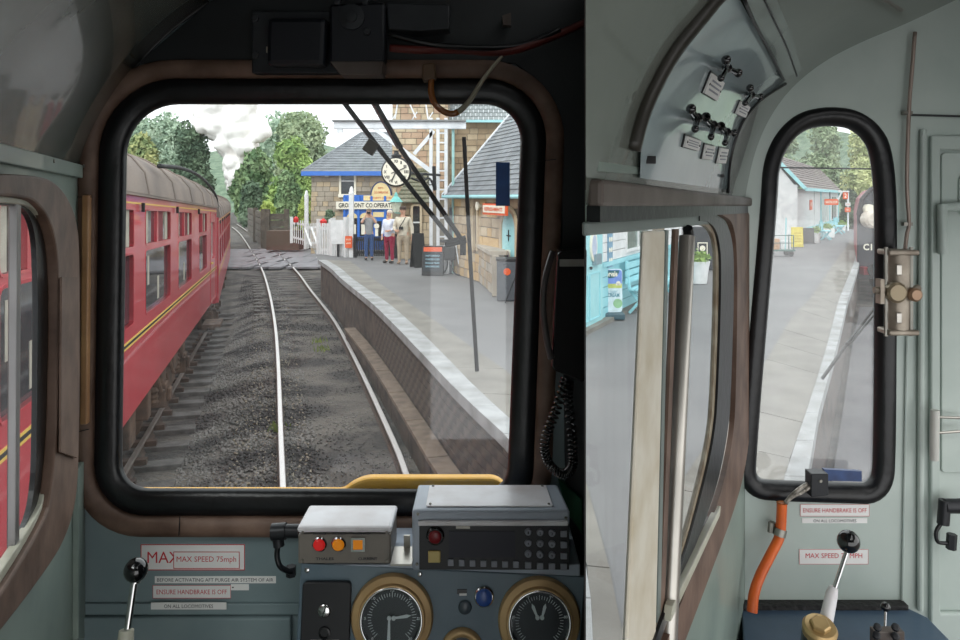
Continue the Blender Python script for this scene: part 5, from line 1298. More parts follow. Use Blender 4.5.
mb = MB().pbox(RP, dc - .12, dc + .12, 1.29, 1.32, .02, .035).pbox(RP, dc - .015, dc + .015, 1.18, 1.44, .02, .035); mb.build('hinge_cross', M_iron, dr)
# roof of the range
ev0, ev1 = RP.w(ua - .1, ztop + .08, .25), RP.w(ub + .1, ztop + .08, .25)
rise = 2.7; back = NR * -2.35
# the verge seen from the track side rises to the right
if at(480, 0, 1).x >= 0:
    left_e, right_e = (ev0, ev1) if ev0.x / ev0.y < ev1.x / ev1.y else (ev1, ev0)
slate_roof('roof_slates', (left_e, right_e, right_e + back + V3((0, 0, rise)), left_e + back + V3((0, 0, rise))), 22, 30, M_slate, ran, th=.025)
MB().bar(left_e, left_e + back + V3((0, 0, rise)), .08, .1).build('verge', M_greyst, ran)
MB().tube([left_e + V3((0, 0, -.03)), right_e + V3((0, 0, -.03))], .05, 8).build('gutter', M_teal, ran)
MB().add([RPm.w(ua, ztop, 0), RPm.w(ub, ztop, 0), RPm.w(ub, ztop, -3), RPm.w(ua, ztop, -3)] + [], [(0, 1, 2, 3)]).build('ceiling_board', M_mortar, ran)
for uu in (ua + .02, ub - .02): MB().add([RPm.w(uu, ztop, 0), RPm.w(uu, ztop, -3), RPm.w(uu, ztop + rise, -2.3)], [(0, 1, 2)]).build('gable', M_mortar, ran)
cc = rq(482.5, 206); 
o = MB().lathe(RP.w(cc[0], cc[1], .0), NR, [(.04, 0), (.04, .1), (.11, .12), (.11, .16), (.06, .17)], 16).build('wall_camera', M_signw, loc=RP.w(cc[0], cc[1], .0)); tag(o, 'round white fitting on the stone range wall under the gutter', 'wall fitting')
s0, s1 = rq(495, 215), rq(519, 203)
SG = Plane(RP.w(min(s0[0], s1[0]), 0, 0), RP.U, RP.V)
t = thing('platform_sign', 'orange-framed white sign over the teal arched door', 'sign', RP.w((s0[0] + s1[0]) / 2, s0[1], .3))
a, b = sorted((s0[0], s1[0])); v0_, v1_ = s0[1] + .02, s1[1] - .02
MB().pbox(RP, a, b, v0_, v1_, .26, .32).build('board', M_orangep, t); MB().pbox(RP, a + .05, b - .05, v0_ + .05, v1_ - .04, .32, .33).build('panel', M_signw, t)
mb = MB(); text(mb, RP, 'REFRESHMENTS', (a + b) / 2, (v0_ + v1_) / 2 , (b - a) * .78, .09, .334, bold=.03); mb.build('lettering', M_orangep, t, kind='stuff')
MB().pbox(RP, a + .1, a + .14, v1_ - .02, v1_ + .02, 0, .3).build('bracket', M_iron, t)
# low stone wall by it
t = thing('low_stone_wall', 'low rubble stone wall in front of the stone range', 'wall', gp(480, 286, PZ))
lw0, lw1 = gp(474, 277, PZ), gp(492, 294, PZ); LWp = Plane(lw0, (lw1 - lw0)); 
if LWp.N.y > 0: LWp = Plane(lw1, (lw0 - lw1))
ll = (lw1 - lw0).length
MB().pbox(LWp, 0, ll, 0, .88, -.3, -.03).build('core', M_mortar, t)
stone_wall(Plane(LWp.w(0, 0, -.03), LWp.U), 0, ll, 0, .88, .3, .2, t, [M_stoneC, M_stoneB], [], limit=60, depth=.05)
MB().pbox(LWp, -.06, ll + .06, .88, .98, -.36, .06).build('coping', M_stoneC, t, bevel=.01)
MB().box(gp(491, 296, PZ) + V3((.1, 0, .45)), (.16, .16, .9)).build('pier', M_stoneC, t, bevel=.01)
# grey cabinet bin with orange round sticker, right
p = gp(508, 301, PZ)
t = thing('litter_bin', 'dark grey bin with an oval orange sticker below the teal door', 'bin', p)
MB().box(p + V3((0, .2, .42)), (.46, .4, .84)).build('body', mat('bin_grey', (84, 88, 94), .5), t, bevel=.02); MB().box(p + V3((0, .2, .87)), (.5, .44, .06)).build('lid', M_picket, t, bevel=.01)
MB().lathe(p + V3((-.02, -.005, .62)), (0, -1, 0), [(.075, 0), (.075, .01)], 20).build('oval_sticker', M_orangep, t)
p = gp(511, 303, PZ); o = MB().tube([p + V3((-.12, 0, 0)), p + V3((.25, -.05, .95))], .012, 6).build('walking_stick', M_iron, loc=p); tag(o, 'thin dark rod leaning in front of the grey bin', 'rod')

# ---- grey steel signal/footbridge post with arm, clock
Yg = 21.5; ax = lambda px: depth_x(px, Yg); az = lambda py: py2z(py, Yg)
t = thing('steel_gantry', 'pale grey lattice steel post with long horizontal beam and diagonal braces', 'gantry', V3((ax(441), Yg, PZ)))
for px in (431, 438, 446): MB().box((ax(px), Yg, (az(118) + PZ) / 2), (.09, .09, az(118) - PZ)).build('post', M_greyst, t)
for k in range(18):
    z = PZ + .25 + k * .27
    if z < az(121): MB().box(((ax(438) + ax(446)) / 2, Yg, z), (ax(446) - ax(438), .04, .04)).build('rung', M_greyst, t)
MB().box(((ax(334) + ax(466)) / 2, Yg, az(125.5)), (ax(466) - ax(334), .14, (7) / F * Yg)).build('beam', M_greyst, t, bevel=.01)
MB().box(((ax(333) + ax(466)) / 2, Yg, az(121)), (ax(466) - ax(333), .3, .05)).build('beam_cap', mat('dull_grey_board', (128, 130, 130), .6), t)
MB().box((ax(340), Yg, az(131)), (.16, .1, .12)).build('end_shoe', M_greyst, t)
MB().bar(V3((ax(432), Yg, az(172))), V3((ax(374), Yg, az(128))), .1, .12).bar(V3((ax(414), Yg, az(154))), V3((ax(434), Yg, az(131))), .09, .1).build('brace', M_greyst, t)
MB().tube([V3((ax(453), Yg + .1, PZ)), V3((ax(453), Yg + .1, az(128)))], .04, 8).build('drainpipe', mat('pale_teal_pipe', (170, 214, 210), .5), t)
for px in (348, 372, 392, 412, 428): MB().tube([V3((ax(px), Yg, az(120))), V3((ax(px + 5), Yg, az(112)))], .015, 5).build('stay', M_greyst, t)
for a, b in (((374, 118), (378, 100)), ((408, 100), (416, 118)), ((395, 119), (398, 100)), ((428, 119), (425, 98))): MB().tube([V3((ax(a[0]), Yg, az(a[1]))), V3((ax(b[0]), Yg, az(b[1])))], .022, 5).build('handrail', M_greyst, t)
# clock
Yc = 19.5; kx = lambda px: depth_x(px, Yc); kz = lambda py: py2z(py, Yc)
t = thing('platform_clock', 'round white station clock on a black scrolled iron bracket', 'clock', V3((kx(397), Yc, kz(188))))
cc = V3((kx(396.5), Yc, kz(172))); r = 14 / F * Yc; CK = Plane(cc, (1, 0, 0))
MB().lathe(cc + V3((0, .12, 0)), (0, -1, 0), [(r * .9, 0), (r * 1.05, .04), (r * 1.08, .2), (r * .98, .26), (r * .94, .25)], 36).build('case', M_iron, t, smooth='auto')
dl = MB().plate(CK, circle(0, 0, r * .95, 36), [], .15, .13).build('dial', M_signw, t)
mb = MB()
for i, s_ in enumerate(['XII', 'I', 'II', 'III', 'IV', 'V', 'VI', 'VII', 'VIII', 'IX', 'X', 'XI']):
    a = PI / 2 - i * PI / 6; text(mb, CK, s_, r * .75 * math.cos(a), r * .75 * math.sin(a), .035 * len(s_), .08, .156, bold=.03)
mb.build('numeral', M_iron, dl, kind='stuff')
mb = MB().bar(CK.w(0, 0, .165), CK.w(-.1 * 1, -.22, .165), .03, .006, up=CK.N).build('hour_hand', M_iron, dl); MB().bar(CK.w(-.12, -.04, .17), CK.w(.24, .1, .17), .02, .006, up=CK.N).build('minute_hand', M_iron, dl)
MB().lathe(cc + V3((0, 0, r * 1.02)), (0, 0, 1), [(.12, 0), (.14, .06), (.07, .1), (.05, .16), (.09, .18)], 14).build('finial', M_iron, t, smooth='auto')
mb = MB().tube([V3((kx(410), Yc + .1, kz(173))), V3((kx(436), Yg - .1, kz(173)))], .035, 8)
mb.tube(smooth_path([V3((kx(411), Yc + .1, kz(178))), V3((kx(420), Yc + .3, kz(181))), V3((kx(428), Yc + .6, kz(178))), V3((kx(433), Yc + .8, kz(190)))], 5), .03, 6)
mb.tube([V3((kx(432), Yc + .8, kz(165))), V3((kx(433), Yc + .8, kz(190)))], .05, 8)
for c_x, c_y in ((418, 176), (424, 175), (429, 182)): mb.tube([V3((kx(c_x), Yc + .5, kz(c_y))) + V3((math.cos(a * PI / 5) * .07, 0, math.sin(a * PI / 5) * .07)) for a in range(10)], .015, 5, close=True)
mb.build('scroll_bracket', M_iron, t)
# lantern on the shop side of the porch
Yl = 26.0; lp = V3((depth_x(396, Yl), Yl, PZ))
t = thing('gas_lantern', 'pale green glazed lantern bracketed from the stone porch below the clock', 'lamp', V3((depth_x(396, 26), 26, py2z(213, 26))))
zz = lambda py: py2z(py, Yl)
MB().tube([V3((lp.x, Yl, zz(213))), V3((lp.x, Yl, zz(211)))], .06, 8).tube([V3((lp.x, Yl, zz(213))), V3((lp.x + .2, Yl + .75, zz(214)))], .025, 6).build('bracket', mat('pale_green_paint', (160, 206, 190), .5), t)
MB().lathe(V3((lp.x, Yl, zz(212))), (0, 0, 1), [(.10, 0), (.20, zz(202) - zz(212))], 4).build('glass', mat('lantern_glass', (214, 220, 200), .2), t)
MB().lathe(V3((lp.x, Yl, zz(202))), (0, 0, 1), [(.24, 0), (.16, .1), (.07, .2), (.05, .28), (.02, .34)], 8).build('cowl', mat('lantern_cowl', (120, 196, 190), .5), t)

# ================================================================ crossing gates, fences, signs
def picket_panel(a, b, h, n, name, m, label, wd=.09, rails=(.25, .85), grp=None, post_w=.14, brace=False, cat='fence', pname='picket', pointed=False):
    """a gate or fence between ground points a and b, every picket its own part"""
    a, b = V3(a), V3(b); t = thing(name, label, cat, (a + b) / 2, grp); pl = Plane(a, b - a); l = (b - a).length; dz = b.z - a.z
    for k in range(n):
        u = l * (k + .5) / n
        MB().pbox(Plane(a, b - a), u - wd / 2, u + wd / 2, .06, h, -.012, .012).build(pname, m, t)
    for r_ in rails: MB().pbox(pl, 0, l, h * r_ - .05, h * r_ + .05, -.045, -.012).build('rail', m, t)
    for u in (0, l): MB().pbox(pl, u - post_w / 2, u + post_w / 2, 0, h * 1.12, -post_w / 2, post_w / 2).build('gate_post', m, t)
    if brace: MB().bar(pl.w(0, h * .85, .03), pl.w(l * .5, h * .12, .03), .03, .09, up=pl.N).bar(pl.w(l * .5, h * .85, .03), pl.w(l, h * .12, .03), .03, .09, up=pl.N).build('brace', m, t)
    return t
def gq(px, py, Y): return at(px, py, Y)
def tallpost(px, y0, y1, Y, label, w_=.2):
    p = at(px, y1, Y); t = thing('gate_post', label, 'post', p, 'tall white crossing gate posts'); h = (y1 - y0) / F * Y
    MB().box(p + V3((0, 0, h / 2)), (w_, w_, h)).build('shaft', M_whitep, t, bevel=.01); MB().lathe(p + V3((0, 0, h)), (0, 0, 1), [(w_ * .6, 0), (w_ * .62, .05), (w_ * .45, .1), (w_ * .4, .2), (w_ * .1, .28)], 10).build('cap', M_whitep, t, smooth='auto'); return t
picket_panel(gq(291.5, 243, 40), gq(306, 247, 36), 1.25, 7, 'crossing_gate', M_whitep, 'leftmost white picket section on the far side of the crossing', wd=.10, cat='gate', grp='white crossing gates')
picket_panel(gq(305.5, 249, 36), gq(319, 250, 33), 1.2, 9, 'crossing_gate', M_whitep, 'white gate with diagonal braces beside the tall left post', brace=True, wd=.10, cat='gate', grp='white crossing gates')
picket_panel(gq(319, 258, 29), gq(331, 259, 28.4), 1.35, 5, 'crossing_gate', M_whitep, 'white gate section in front of the white board', wd=.10, cat='gate', grp='white crossing gates')
picket_panel(gq(333, 258, 28.2), gq(346, 258, 27.6), 1.35, 5, 'crossing_gate', M_whitep, 'nearest white picket section left of the orange notice', wd=.11, cat='gate', grp='white crossing gates')
tallpost(306.5, 196, 249, 36, 'tall slim white post between the left-hand crossing gates', .17)
tallpost(351.5, 194, 258, 27.5, 'taller white post right of the orange notice', .17)
picket_panel(gq(355, 258, 27.4), gq(396, 258, 27.0), .78, 22, 'picket_fence', M_picket, 'black picket fence behind the three people', wd=.05, post_w=.1)
def board(name, px0, py0, px1, py1, Y, m, label, cat, post=None, postm=None, lines=(), th=.03, grp=None):
    pl = Plane((0, Y, EYE), (1, 0, 0)); u0, v1 = pl.q(px0, py0); u1, v0 = pl.q(px1, py1)
    t = thing(name, label, cat, (pl.w((u0 + u1) / 2, post if post is not None else v0)), grp)
    MB().plate(pl, rpoly([(u0, v0), (u1, v0), (u1, v1), (u0, v1)], min(u1 - u0, v1 - v0) * .12, 3), [], 0, -th).build('board', m, t)
    if post is not None: MB().box((( u0 + u1) / 2, Y + .05, (PZ + EYE + v0) / 2 + .1), (.09, .08, EYE + v0 - PZ + .2)).build('post', postm or M_iron, t)
    for s_, cx, cy, w_, h_, mm in lines:
        mb = MB(); text(mb, pl, s_, u0 + (u1 - u0) * cx, v1 + (v0 - v1) * cy, (u1 - u0) * w_, (v1 - v0) * h_, .002, bold=.02); mb.build('lettering', mm, t, kind='stuff')
    return t
board('notice_board', 331, 220, 345, 244, 27.6, M_whitep, 'blank white board on a dark post before the crossing gates', 'board', post=-2.2 - .0)
board('orange_notice', 345, 236, 352, 248, 27.3, M_orangep, 'small orange notice fixed to the white gate', 'notice', lines=[('STOP', .5, .3, .7, .14, M_signw), ('LOOK', .5, .6, .7, .14, M_signw)])
for px, py, Y, lb in ((296, 220, 37.5, 'red lamp on top of the leftmost white gate'), (323.5, 223, 29, 'red lamp behind the gate left of the white board')):
    c = at(px, py, Y); t = thing('gate_lamp', lb, 'lamp', c + V3((0, 0, -.15)), 'red gate lamps')
    MB().lathe(c + V3((0, 0, -.12)), (0, 0, 1), [(.12, 0), (.14, .2), (.08, .26), (.03, .3)], 12).build('case', mat('signal_red', (206, 38, 34), .4), t, smooth='auto'); MB().box(c + V3((0, 0, -.22)), (.05, .05, .22)).build('stem', M_iron, t)
# A-boards by the bicycle/trolley
def aboard(pA, w_, h_, m_frame, m_face, label, lines=(), lean=.18, rot=0, head=None):
    t = thing('pavement_sign', label, 'sign', pA); U = V3((math.cos(rot), math.sin(rot), 0)); N_ = V3((math.sin(rot), -math.cos(rot), 0))
    f = Plane(pA + N_ * lean * h_, U, V3((0, 0, 1)) - N_ * lean * 1.0); bk = Plane(pA - N_ * lean * h_, U, V3((0, 0, 1)) + N_ * lean)
    MB().pbox(f, -w_ / 2, w_ / 2, 0, h_, -.02, 0).build('frame', m_frame, t, bevel=.006); MB().pbox(bk, -w_ / 2, w_ / 2, 0, h_ * .98, -.0, .02).build('rear_leg', m_frame, t)
    fc = MB().pbox(f, -w_ / 2 + .04, w_ / 2 - .04, h_ * .14, h_ - .04, 0, .006).build('face', m_face, t)
    if head: MB().pbox(f, -w_ / 2 + .04, w_ / 2 - .04, h_ * .80, h_ - .04, .006, .01).build('header', head, t)
    for s_, cx, cy, ww, hh, mm in lines:
        mb = MB(); text(mb, f, s_, w_ * (cx - .5), h_ * (1 - cy), w_ * ww, hh * h_, .012, bold=.02); mb.build('lettering', mm, t, kind='stuff')
    return t, f
M_chalk = mat('chalk_blue', (150, 190, 206), .7, var=.05)
aboard(gp(433, 275, PZ), .60, .84, M_picket, mat('slate_board', (44, 50, 58), .6), 'black chalkboard pavement sign with an orange header', head=M_orangep, rot=-.1, lines=[(s_, .5, .34 + k * .12, .66, .06, M_chalk) for k, s_ in enumerate(['HOT DRINKS', 'CAKES ICES', 'ROLLS TEAS', 'SANDWICHES'])])
aboard(gp(418, 267, PZ), .40, 1.08, M_picket, M_picket, 'plain black board leaning behind the chalkboard sign', rot=.5)
# trolley / pushchair by the gantry
p = gp(449, 275, PZ); t = thing('parked_bicycle', 'bicycle with black bag leaning by the steel post', 'bicycle', p)
for dx, dy in ((-.25, .3), (.28, -.05)):
    c = p + V3((dx, dy, .31)); MB().tube([c + V3((math.cos(a * PI / 9) * .1 * 2, math.sin(a * PI / 9) * .1, math.sin(a * PI / 9) * .3)) for a in range(18)], .022, 6, close=True).build('wheel', M_iron, t, smooth=True)
MB().tube([p + V3((-.25, .3, .31)), p + V3((-.1, .15, .8)), p + V3((.2, 0, .8)), p + V3((.28, -.05, .31))], .022, 6).tube([p + V3((-.1, .15, .8)), p + V3((.05, .1, .3)), p + V3((.2, 0, .8))], .02, 6).build('frame', M_greyst, t)
MB().tube([p + V3((.2, 0, .8)), p + V3((.22, 0, 1.02)), p + V3((.05, -.15, 1.04))], .016, 6).build('handlebar', M_greyst, t); MB().box(p + V3((-.15, .2, .95)), (.22, .16, .08)).build('saddle', M_picket, t, bevel=.02)
MB().box(p + V3((.02, -.02, .62)), (.34, .2, .4)).build('bag', M_picket, t, bevel=.04)
p = gp(455, 274, PZ); o = MB().box(p + V3((0, .3, .95)), (.34, .3, 1.9)).build('equipment_cabinet', mat('slate_grey_cabinet', (92, 98, 106), .5), loc=p, bevel=.01); tag(o, 'tall slate grey cabinet standing between the steel post and the stone wall', 'cabinet')
MB().pbox(Plane(p + V3((0, .148, 0)), (1, 0, 0)), -.13, .13, .1, 1.8, 0, .01).build('door', mat('slate_grey_door', (104, 110, 118), .5), o)
# timber retaining stack and fence beyond the crossing
M_tim = mat('dark_old_timber', (98, 90, 80), .9, scale=3, col2=(66, 60, 54), bump=.4, bscale=12)
t = thing('sleeper_wall', 'dark stacked-timber wall beyond the crossing, right of the tracks', 'wall', at(275, 237, 52))
for k in range(5):
    z = .1 + k * .48; a, b = V3((depth_x(268, 52), 52, z)), V3((depth_x(287, 52), 52.5, z)); MB().bar(a, b, .25, .42).build('timber', M_tim, t)
    a, b = V3((depth_x(249, 66), 66, z * 1.0 + .2)), V3((depth_x(264, 53.5), 53.5, z + .05)); MB().bar(a, b, .25, .42).build('timber', M_tim, t)
for px, Y in ((264, 52.8), (268, 52), (287, 52), (256, 59)): MB().box((depth_x(px, Y), Y - .1, 1.2), (.3, .3, 2.7)).build('upright', M_tim, t)
tk3 = thing('railway_track', 'siding rail running along the foot of the timber wall', 'railway track', gp(262, 238))
rail([gp(281, 246), gp(268, 238), gp(255, 230), gp(246, 224), gp(239, 219)], tk3, M_railrust)
o = MB().box(at(285, 240, 47) + V3((0, 0, .0)), (2.0, 1.2, 1.2)).build('brick_pier', mat('dark_brick', (92, 72, 60), .9, bump=.5), loc=at(285, 247, 47)); tag(o, 'low dark brick pier at the right foot of the timber wall', 'pier')
# verge
vs_ = [gp(280, 249) + V3((0, 0, .02)), V3((4, 52, .6)), V3((4, 90, 2.4)), V3((-22, 110, .6)), V3((-25, 90, .05)), V3((-17, 62, .05))]
vg = MB().add([V3((-8.5, 50, -.04)), V3((-4, 48, .25)), V3((6, 52, .6)), V3((8, 120, 4)), V3((-36, 130, 1.5)), V3((-24, 88, -.0))], [(0, 1, 2, 3, 4, 5)]); struct('verge', vg, M_earth)

# ================================================================ people
M_skin = mat('skin', (206, 160, 136), .6, var=.03)
def skin_obj(name, chains, m, par, sub=2, flat=()):
    """one skinned surface from joint chains; the first vertex is the root"""
    vs, es, rs = [], [], []; key = {}
    for ch in chains:
        prev = None
        for (x, y, z, r) in ch:
            k = (round(x, 3), round(y, 3), round(z, 3))
            if k not in key: key[k] = len(vs); vs.append((x, y, z)); rs.append(r)
            i = key[k]
            if prev is not None and prev != i: es.append((prev, i))
            prev = i
    me = bpy.data.meshes.new(name); me.from_pydata(vs, es, []); me.materials.append(m)
    sk = me.skin_vertices[0] if me.skin_vertices else None
    o = bpy.data.objects.new(name, me); C.objects.link(o); o.parent = par
    bm = bmesh.new(); bm.from_mesh(me); ly = bm.verts.layers.skin.verify(); bm.verts.ensure_lookup_table()
    for i, v in enumerate(bm.verts): r = rs[i]; v[ly].radius = r if isinstance(r, tuple) else (r, r); v[ly].use_root = (i == 0)
    bm.to_mesh(me); bm.free()
    o.modifiers.new('skin', 'SKIN').use_smooth_shade = True; sb = o.modifiers.new('sub', 'SUBSURF'); sb.levels = sub; sb.render_levels = sub
    return o
def person(label, foot, H, rz, top, trou, shoe, hair, armL, armR, girth=1.0, hat=None, topname='shirt', facing=0):
    """figure of height 1.75 scaled to H; arm = (elbow, wrist, hand direction)"""
    t = thing('person', label, 'person', foot); t.rotation_euler = (0, 0, rz); s = H / 1.75; t.scale = (s, s, s)
    g = girth
    def hand(side, e, w_, d):
        e, w_, d = V3(e), V3(w_), V3(d).normalized(); up = d.cross(V3((0, 1, 0))); up = (V3((0, 1, 0)) if up.length < .2 else up).normalized(); ch = []
        palm = w_ + d * .05; ch.append([(*w_, .026), (*palm, (.034))])
        for k in range(4):
            o_ = up * (.018 * (k - 1.5)); l = (.058, .068, .064, .05)[k]; b = palm + d * .025 + o_
            ch.append([(*palm, .034), (*b, .011), (*(b + d * l * .5 + V3((0, -.006, 0))), .0095), (*(b + d * l + V3((0, -.018, 0))), .008)])
        th = w_ + d * .028 + up * .03; ch.append([(*(w_ + d * .0), .026), (*th, .012), (*(th + d * .03 + up * .012), .010)]); return ch
    sh = .175 * (1 + (g - 1) * .3); hp_ = .09 * g
    chains = [[(0, 0, .96, .12 * g), (0, 0, 1.1, .115 * g), (0, 0, 1.25, .125 * g), (0, 0, 1.40, .10), (0, -.005, 1.48, .055), (0, -.012, 1.54, .062), (0, -.022, 1.60, .082), (0, -.016, 1.67, .088), (0, -.008, 1.73, .055)]]
    for sd in (-1, 1): chains.append([(0, 0, .96, .12 * g), (sd * hp_, 0, .88, .085 * g), (sd * hp_ * 1.05, -.01, .5, .055), (sd * hp_ * 1.05, .01, .09, .038), (sd * hp_ * 1.15, -.03, .04, .035), (sd * hp_ * 1.3, -.15, .03, .03)])
    for sd, (e, w_, d) in ((-1, armR), (1, armL)):
        chains.append([(0, 0, 1.40, .10), (sd * sh, 0, 1.40, .058), (*e, .042), (*w_, .026)]); chains += hand(sd, e, w_, d)
    skin_obj('body', chains, M_skin, t)
    tc = [[(0, 0, .84, .140 * g), (0, 0, .93, .152 * g), (0, 0, 1.08, .150 * g), (0, -.01, 1.22, .165 * g), (0, 0, 1.36, .140), (0, 0, 1.45, .072)]]
    for sd, (e, w_, d) in ((-1, armR), (1, armL)):
        e, w_ = V3(e), V3(w_); end = e.lerp(w_, .85 if topname != 't_shirt' else .05)
        tc.append([(0, 0, 1.36, .140), (sd * sh, 0, 1.39, .086), (*e, .066)] + ([(*end, .048)] if topname != 't_shirt' else []))
    skin_obj(topname, tc, top, t)
    tr = [[(0, 0, .97, .132 * g), (0, 0, .90, .128 * g)]]
    for sd in (-1, 1): tr.append([(0, 0, .90, .128 * g), (sd * hp_ * 1.02, 0, .80, .098 * g), (sd * hp_ * 1.05, -.01, .5, .072), (sd * hp_ * 1.05, .01, .09, .062)])
    skin_obj('trousers', tr, trou, t)
    for sd in (-1, 1): MB().ball((sd * hp_ * 1.2, -.07, .045), .05, 12, 1.0, 2.5, .9).build('shoe', shoe, t, smooth=True, loc=(0, 0, 0))
    def hd(mb, nm, m): return mb.build(nm, m, t, smooth=True, loc=(0, 0, 0))
    hd(MB().ball((-.032, -.098, 1.645), .010, 8).ball((.032, -.098, 1.645), .010, 8), 'eyes', M_iron)
    hd(MB().ball((0, -.112, 1.62), .014, 8, .8, 1, 1.4), 'nose', M_skin); hd(MB().ball((0, -.096, 1.585), .016, 8, 1.5, .5, .3), 'mouth', mat('lips', (160, 90, 84), .6))
    hd(MB().ball((-.092, -.01, 1.635), .018, 8, .5, .8, 1.3).ball((.092, -.01, 1.635), .018, 8, .5, .8, 1.3), 'ears', M_skin)
    hd(MB().ball((0, .012, 1.69), .098, 14, 1, 1.05, .85), 'hair', hair)
    if hat: hd(MB().lathe((0, -.0, 1.705), (0, -.05, 1), [(.108, 0), (.106, .04), (.08, .075), (.02, .085)], 18).ball((0, -.10, 1.71), .06, 12, 1.2, 1.2, .18), 'flat_cap', hat)
    return t
mt_grey = mat('grey_marl_shirt', (150, 152, 154), .8); mt_jeans = mat('blue_denim', (58, 84, 130), .8); mt_white = mat('white_jumper', (222, 226, 240), .8)
mt_mar = mat('maroon_trousers', (150, 34, 66), .8); mt_jack = mat('cream_jacket', (222, 212, 192), .8); mt_beige = mat('beige_trousers', (184, 168, 146), .8); mt_sh = mat('dark_shoes', (60, 54, 50), .6)
mt_hairw = mat('pale_grey_hair', (214, 204, 190), .8); mt_hairb = mat('brown_grey_hair', (120, 104, 90), .8); mt_cap = mat('dark_brown_cap', (74, 58, 50), .8)
p1 = person('person in grey T-shirt and blue jeans raising both hands to a camera', gp(369, 260, PZ) , 1.78, .1, mt_grey, mt_jeans, mt_sh, mt_hairb, ((.24, -.16, 1.28), (.07, -.20, 1.56), (-.3, -.2, 1)), ((-.24, -.16, 1.28), (-.07, -.20, 1.56), (.3, -.2, 1)), .98, topname='t_shirt')
o = MB().box((0, -.235, 1.63), (.13, .05, .075)).lathe((0, -.25, 1.63), (0, -1, 0), [(.03, 0), (.03, .03), (.024, .035)], 12).build('hand_camera', M_iron, loc=(0, 0, 0)); o.location = p1.location; o.rotation_euler = p1.rotation_euler; o.scale = p1.scale; tag(o, 'small dark camera held up by the person in jeans', 'camera')
person('person with pale hair in white jumper and maroon trousers', gp(389.5, 263, PZ), 1.76, -.55, mt_white, mt_mar, mt_sh, mt_hairw, ((.27, -.02, 1.14), (.16, -.22, 1.08), (-.6, -.2, -.1)), ((-.27, .02, 1.12), (-.22, -.12, .90), (.2, -.2, -1)), 1.22, topname='jumper')
p3 = person('person in dark cap, cream jacket and beige trousers with a shoulder strap', gp(403, 264, PZ), 1.86, -.1, mt_jack, mt_beige, mat('tan_shoes', (150, 126, 104), .7), mt_hairb, ((.28, .02, 1.12), (.30, -.05, .86), (0, -.2, -1)), ((-.28, .0, 1.13), (-.20, -.16, 1.02), (.8, -.3, .1)), 1.18, hat=mt_cap, topname='jacket')
t_ = MB().tube(smooth_path([(.10, -.10, 1.46), (.04, -.165, 1.32), (-.06, -.185, 1.16), (-.10, -.17, 1.06)], 5), .011, 6).build('shoulder_strap', M_iron, p3, loc=(0, 0, 0))
o = MB().box((-.02, -.21, 1.12), (.13, .07, .09)).build('neck_camera', M_iron, loc=(0, 0, 0), bevel=.01); o.location = p3.location; o.rotation_euler = p3.rotation_euler; o.scale = p3.scale; tag(o, 'black camera hanging at the chest of the person in the cap', 'camera')
# ================================================================ trees and steam
def leaf_mat(name, c1, c2, c3=None):
    return mat(name, c1, .8, scale=.55, col2=c2, lo=.42, hi=.6, spec=.2)
def tree(name, label, base, blobs, n, s, m, trunk=True, grp='trees beyond the line', seed=1, cat='tree'):
    """crown: leaf sprays on the skin of rounded masses; blobs (x, y, z, rx, ry, rz) relative to base"""
    r = np.random.default_rng(seed); base = V3(base); t = thing(name, label, cat, base, grp)
    vol = np.array([b[3] * b[5] for b in blobs]); pk = r.choice(len(blobs), n, p=vol / vol.sum()); B_ = np.array(blobs)[pk]
    d = r.normal(size=(n, 3)); d /= np.linalg.norm(d, axis=1)[:, None]; rad = .62 + .46 * r.random(n) ** .7
    lump = 1 + .16 * np.sin(d[:, 0] * 6 + B_[:, 0]) * np.cos(d[:, 2] * 5 + B_[:, 2])
    P = B_[:, :3] + d * B_[:, 3:] * (rad * lump)[:, None]
    u = r.normal(size=(n, 3)); u /= np.linalg.norm(u, axis=1)[:, None]; v = np.cross(u, d + .6 * r.normal(size=(n, 3))); v /= np.linalg.norm(v, axis=1)[:, None] + 1e-6
    S_ = s * (.5 + r.random(n))[:, None]
    q = np.stack([P - u * S_, P - v * S_ * .5, P + u * S_, P + v * S_ * .5], 1).reshape(-1, 3) + np.array(base)
    f = np.arange(4 * n).reshape(-1, 4)
    o = quick('foliage', q, f, m, t); o['kind'] = 'stuff'
    core = MB()
    for b in blobs: core.ball(base + V3(b[:3]), 1, 12, b[3] * .66, b[4] * .66, b[5] * .66)
    core.build('inner_foliage', m, t, smooth=True)['kind'] = 'stuff'
    if trunk:
        tb_ = MB(); top = max(blobs, key=lambda b: b[2]); tb_.tube([base + V3((0, 0, -.5)), base + V3((.1, 0, top[2] * .5)), base + V3(top[:3])], [.3, .22, .08], 8)
        for b in blobs[:5]: tb_.tube([base + V3((0, 0, b[2] * .45)), base + V3(b[:3])], [.12, .04], 6)
        tb_.build('trunk', mat('bark', (92, 80, 68), .9), t)
    return t
def crown(px0, px1, py0, py1, Y, seed, k=9):
    """rounded masses filling a stretch of the skyline at depth Y"""
    r = random.Random(seed); xc = depth_x((px0 + px1) / 2, Y); W_ = depth_x(px1, Y) - depth_x(px0, Y); zt = py2z(py0, Y); zb = max(0, py2z(py1, Y)); H_ = zt - zb; out = []
    for i in range(k):
        f = r.random(); h = r.random(); rx = W_ * r.uniform(.16, .26); rz = H_ * r.uniform(.16, .26)
        half = (W_ / 2 - rx) * (1 - .55 * h ** 2)
        out.append(((2 * f - 1) * half, r.uniform(-1, 1) * W_ * .15, zb + rz + (H_ - 2 * rz) * h, rx, rx, rz))
    out.append((0, 0, zt - H_ * .2, W_ * .24, W_ * .24, H_ * .2)); out.append((0, 0, zb + H_ * .3, W_ * .36, W_ * .3, H_ * .3))
    return (xc, Y, 0), out
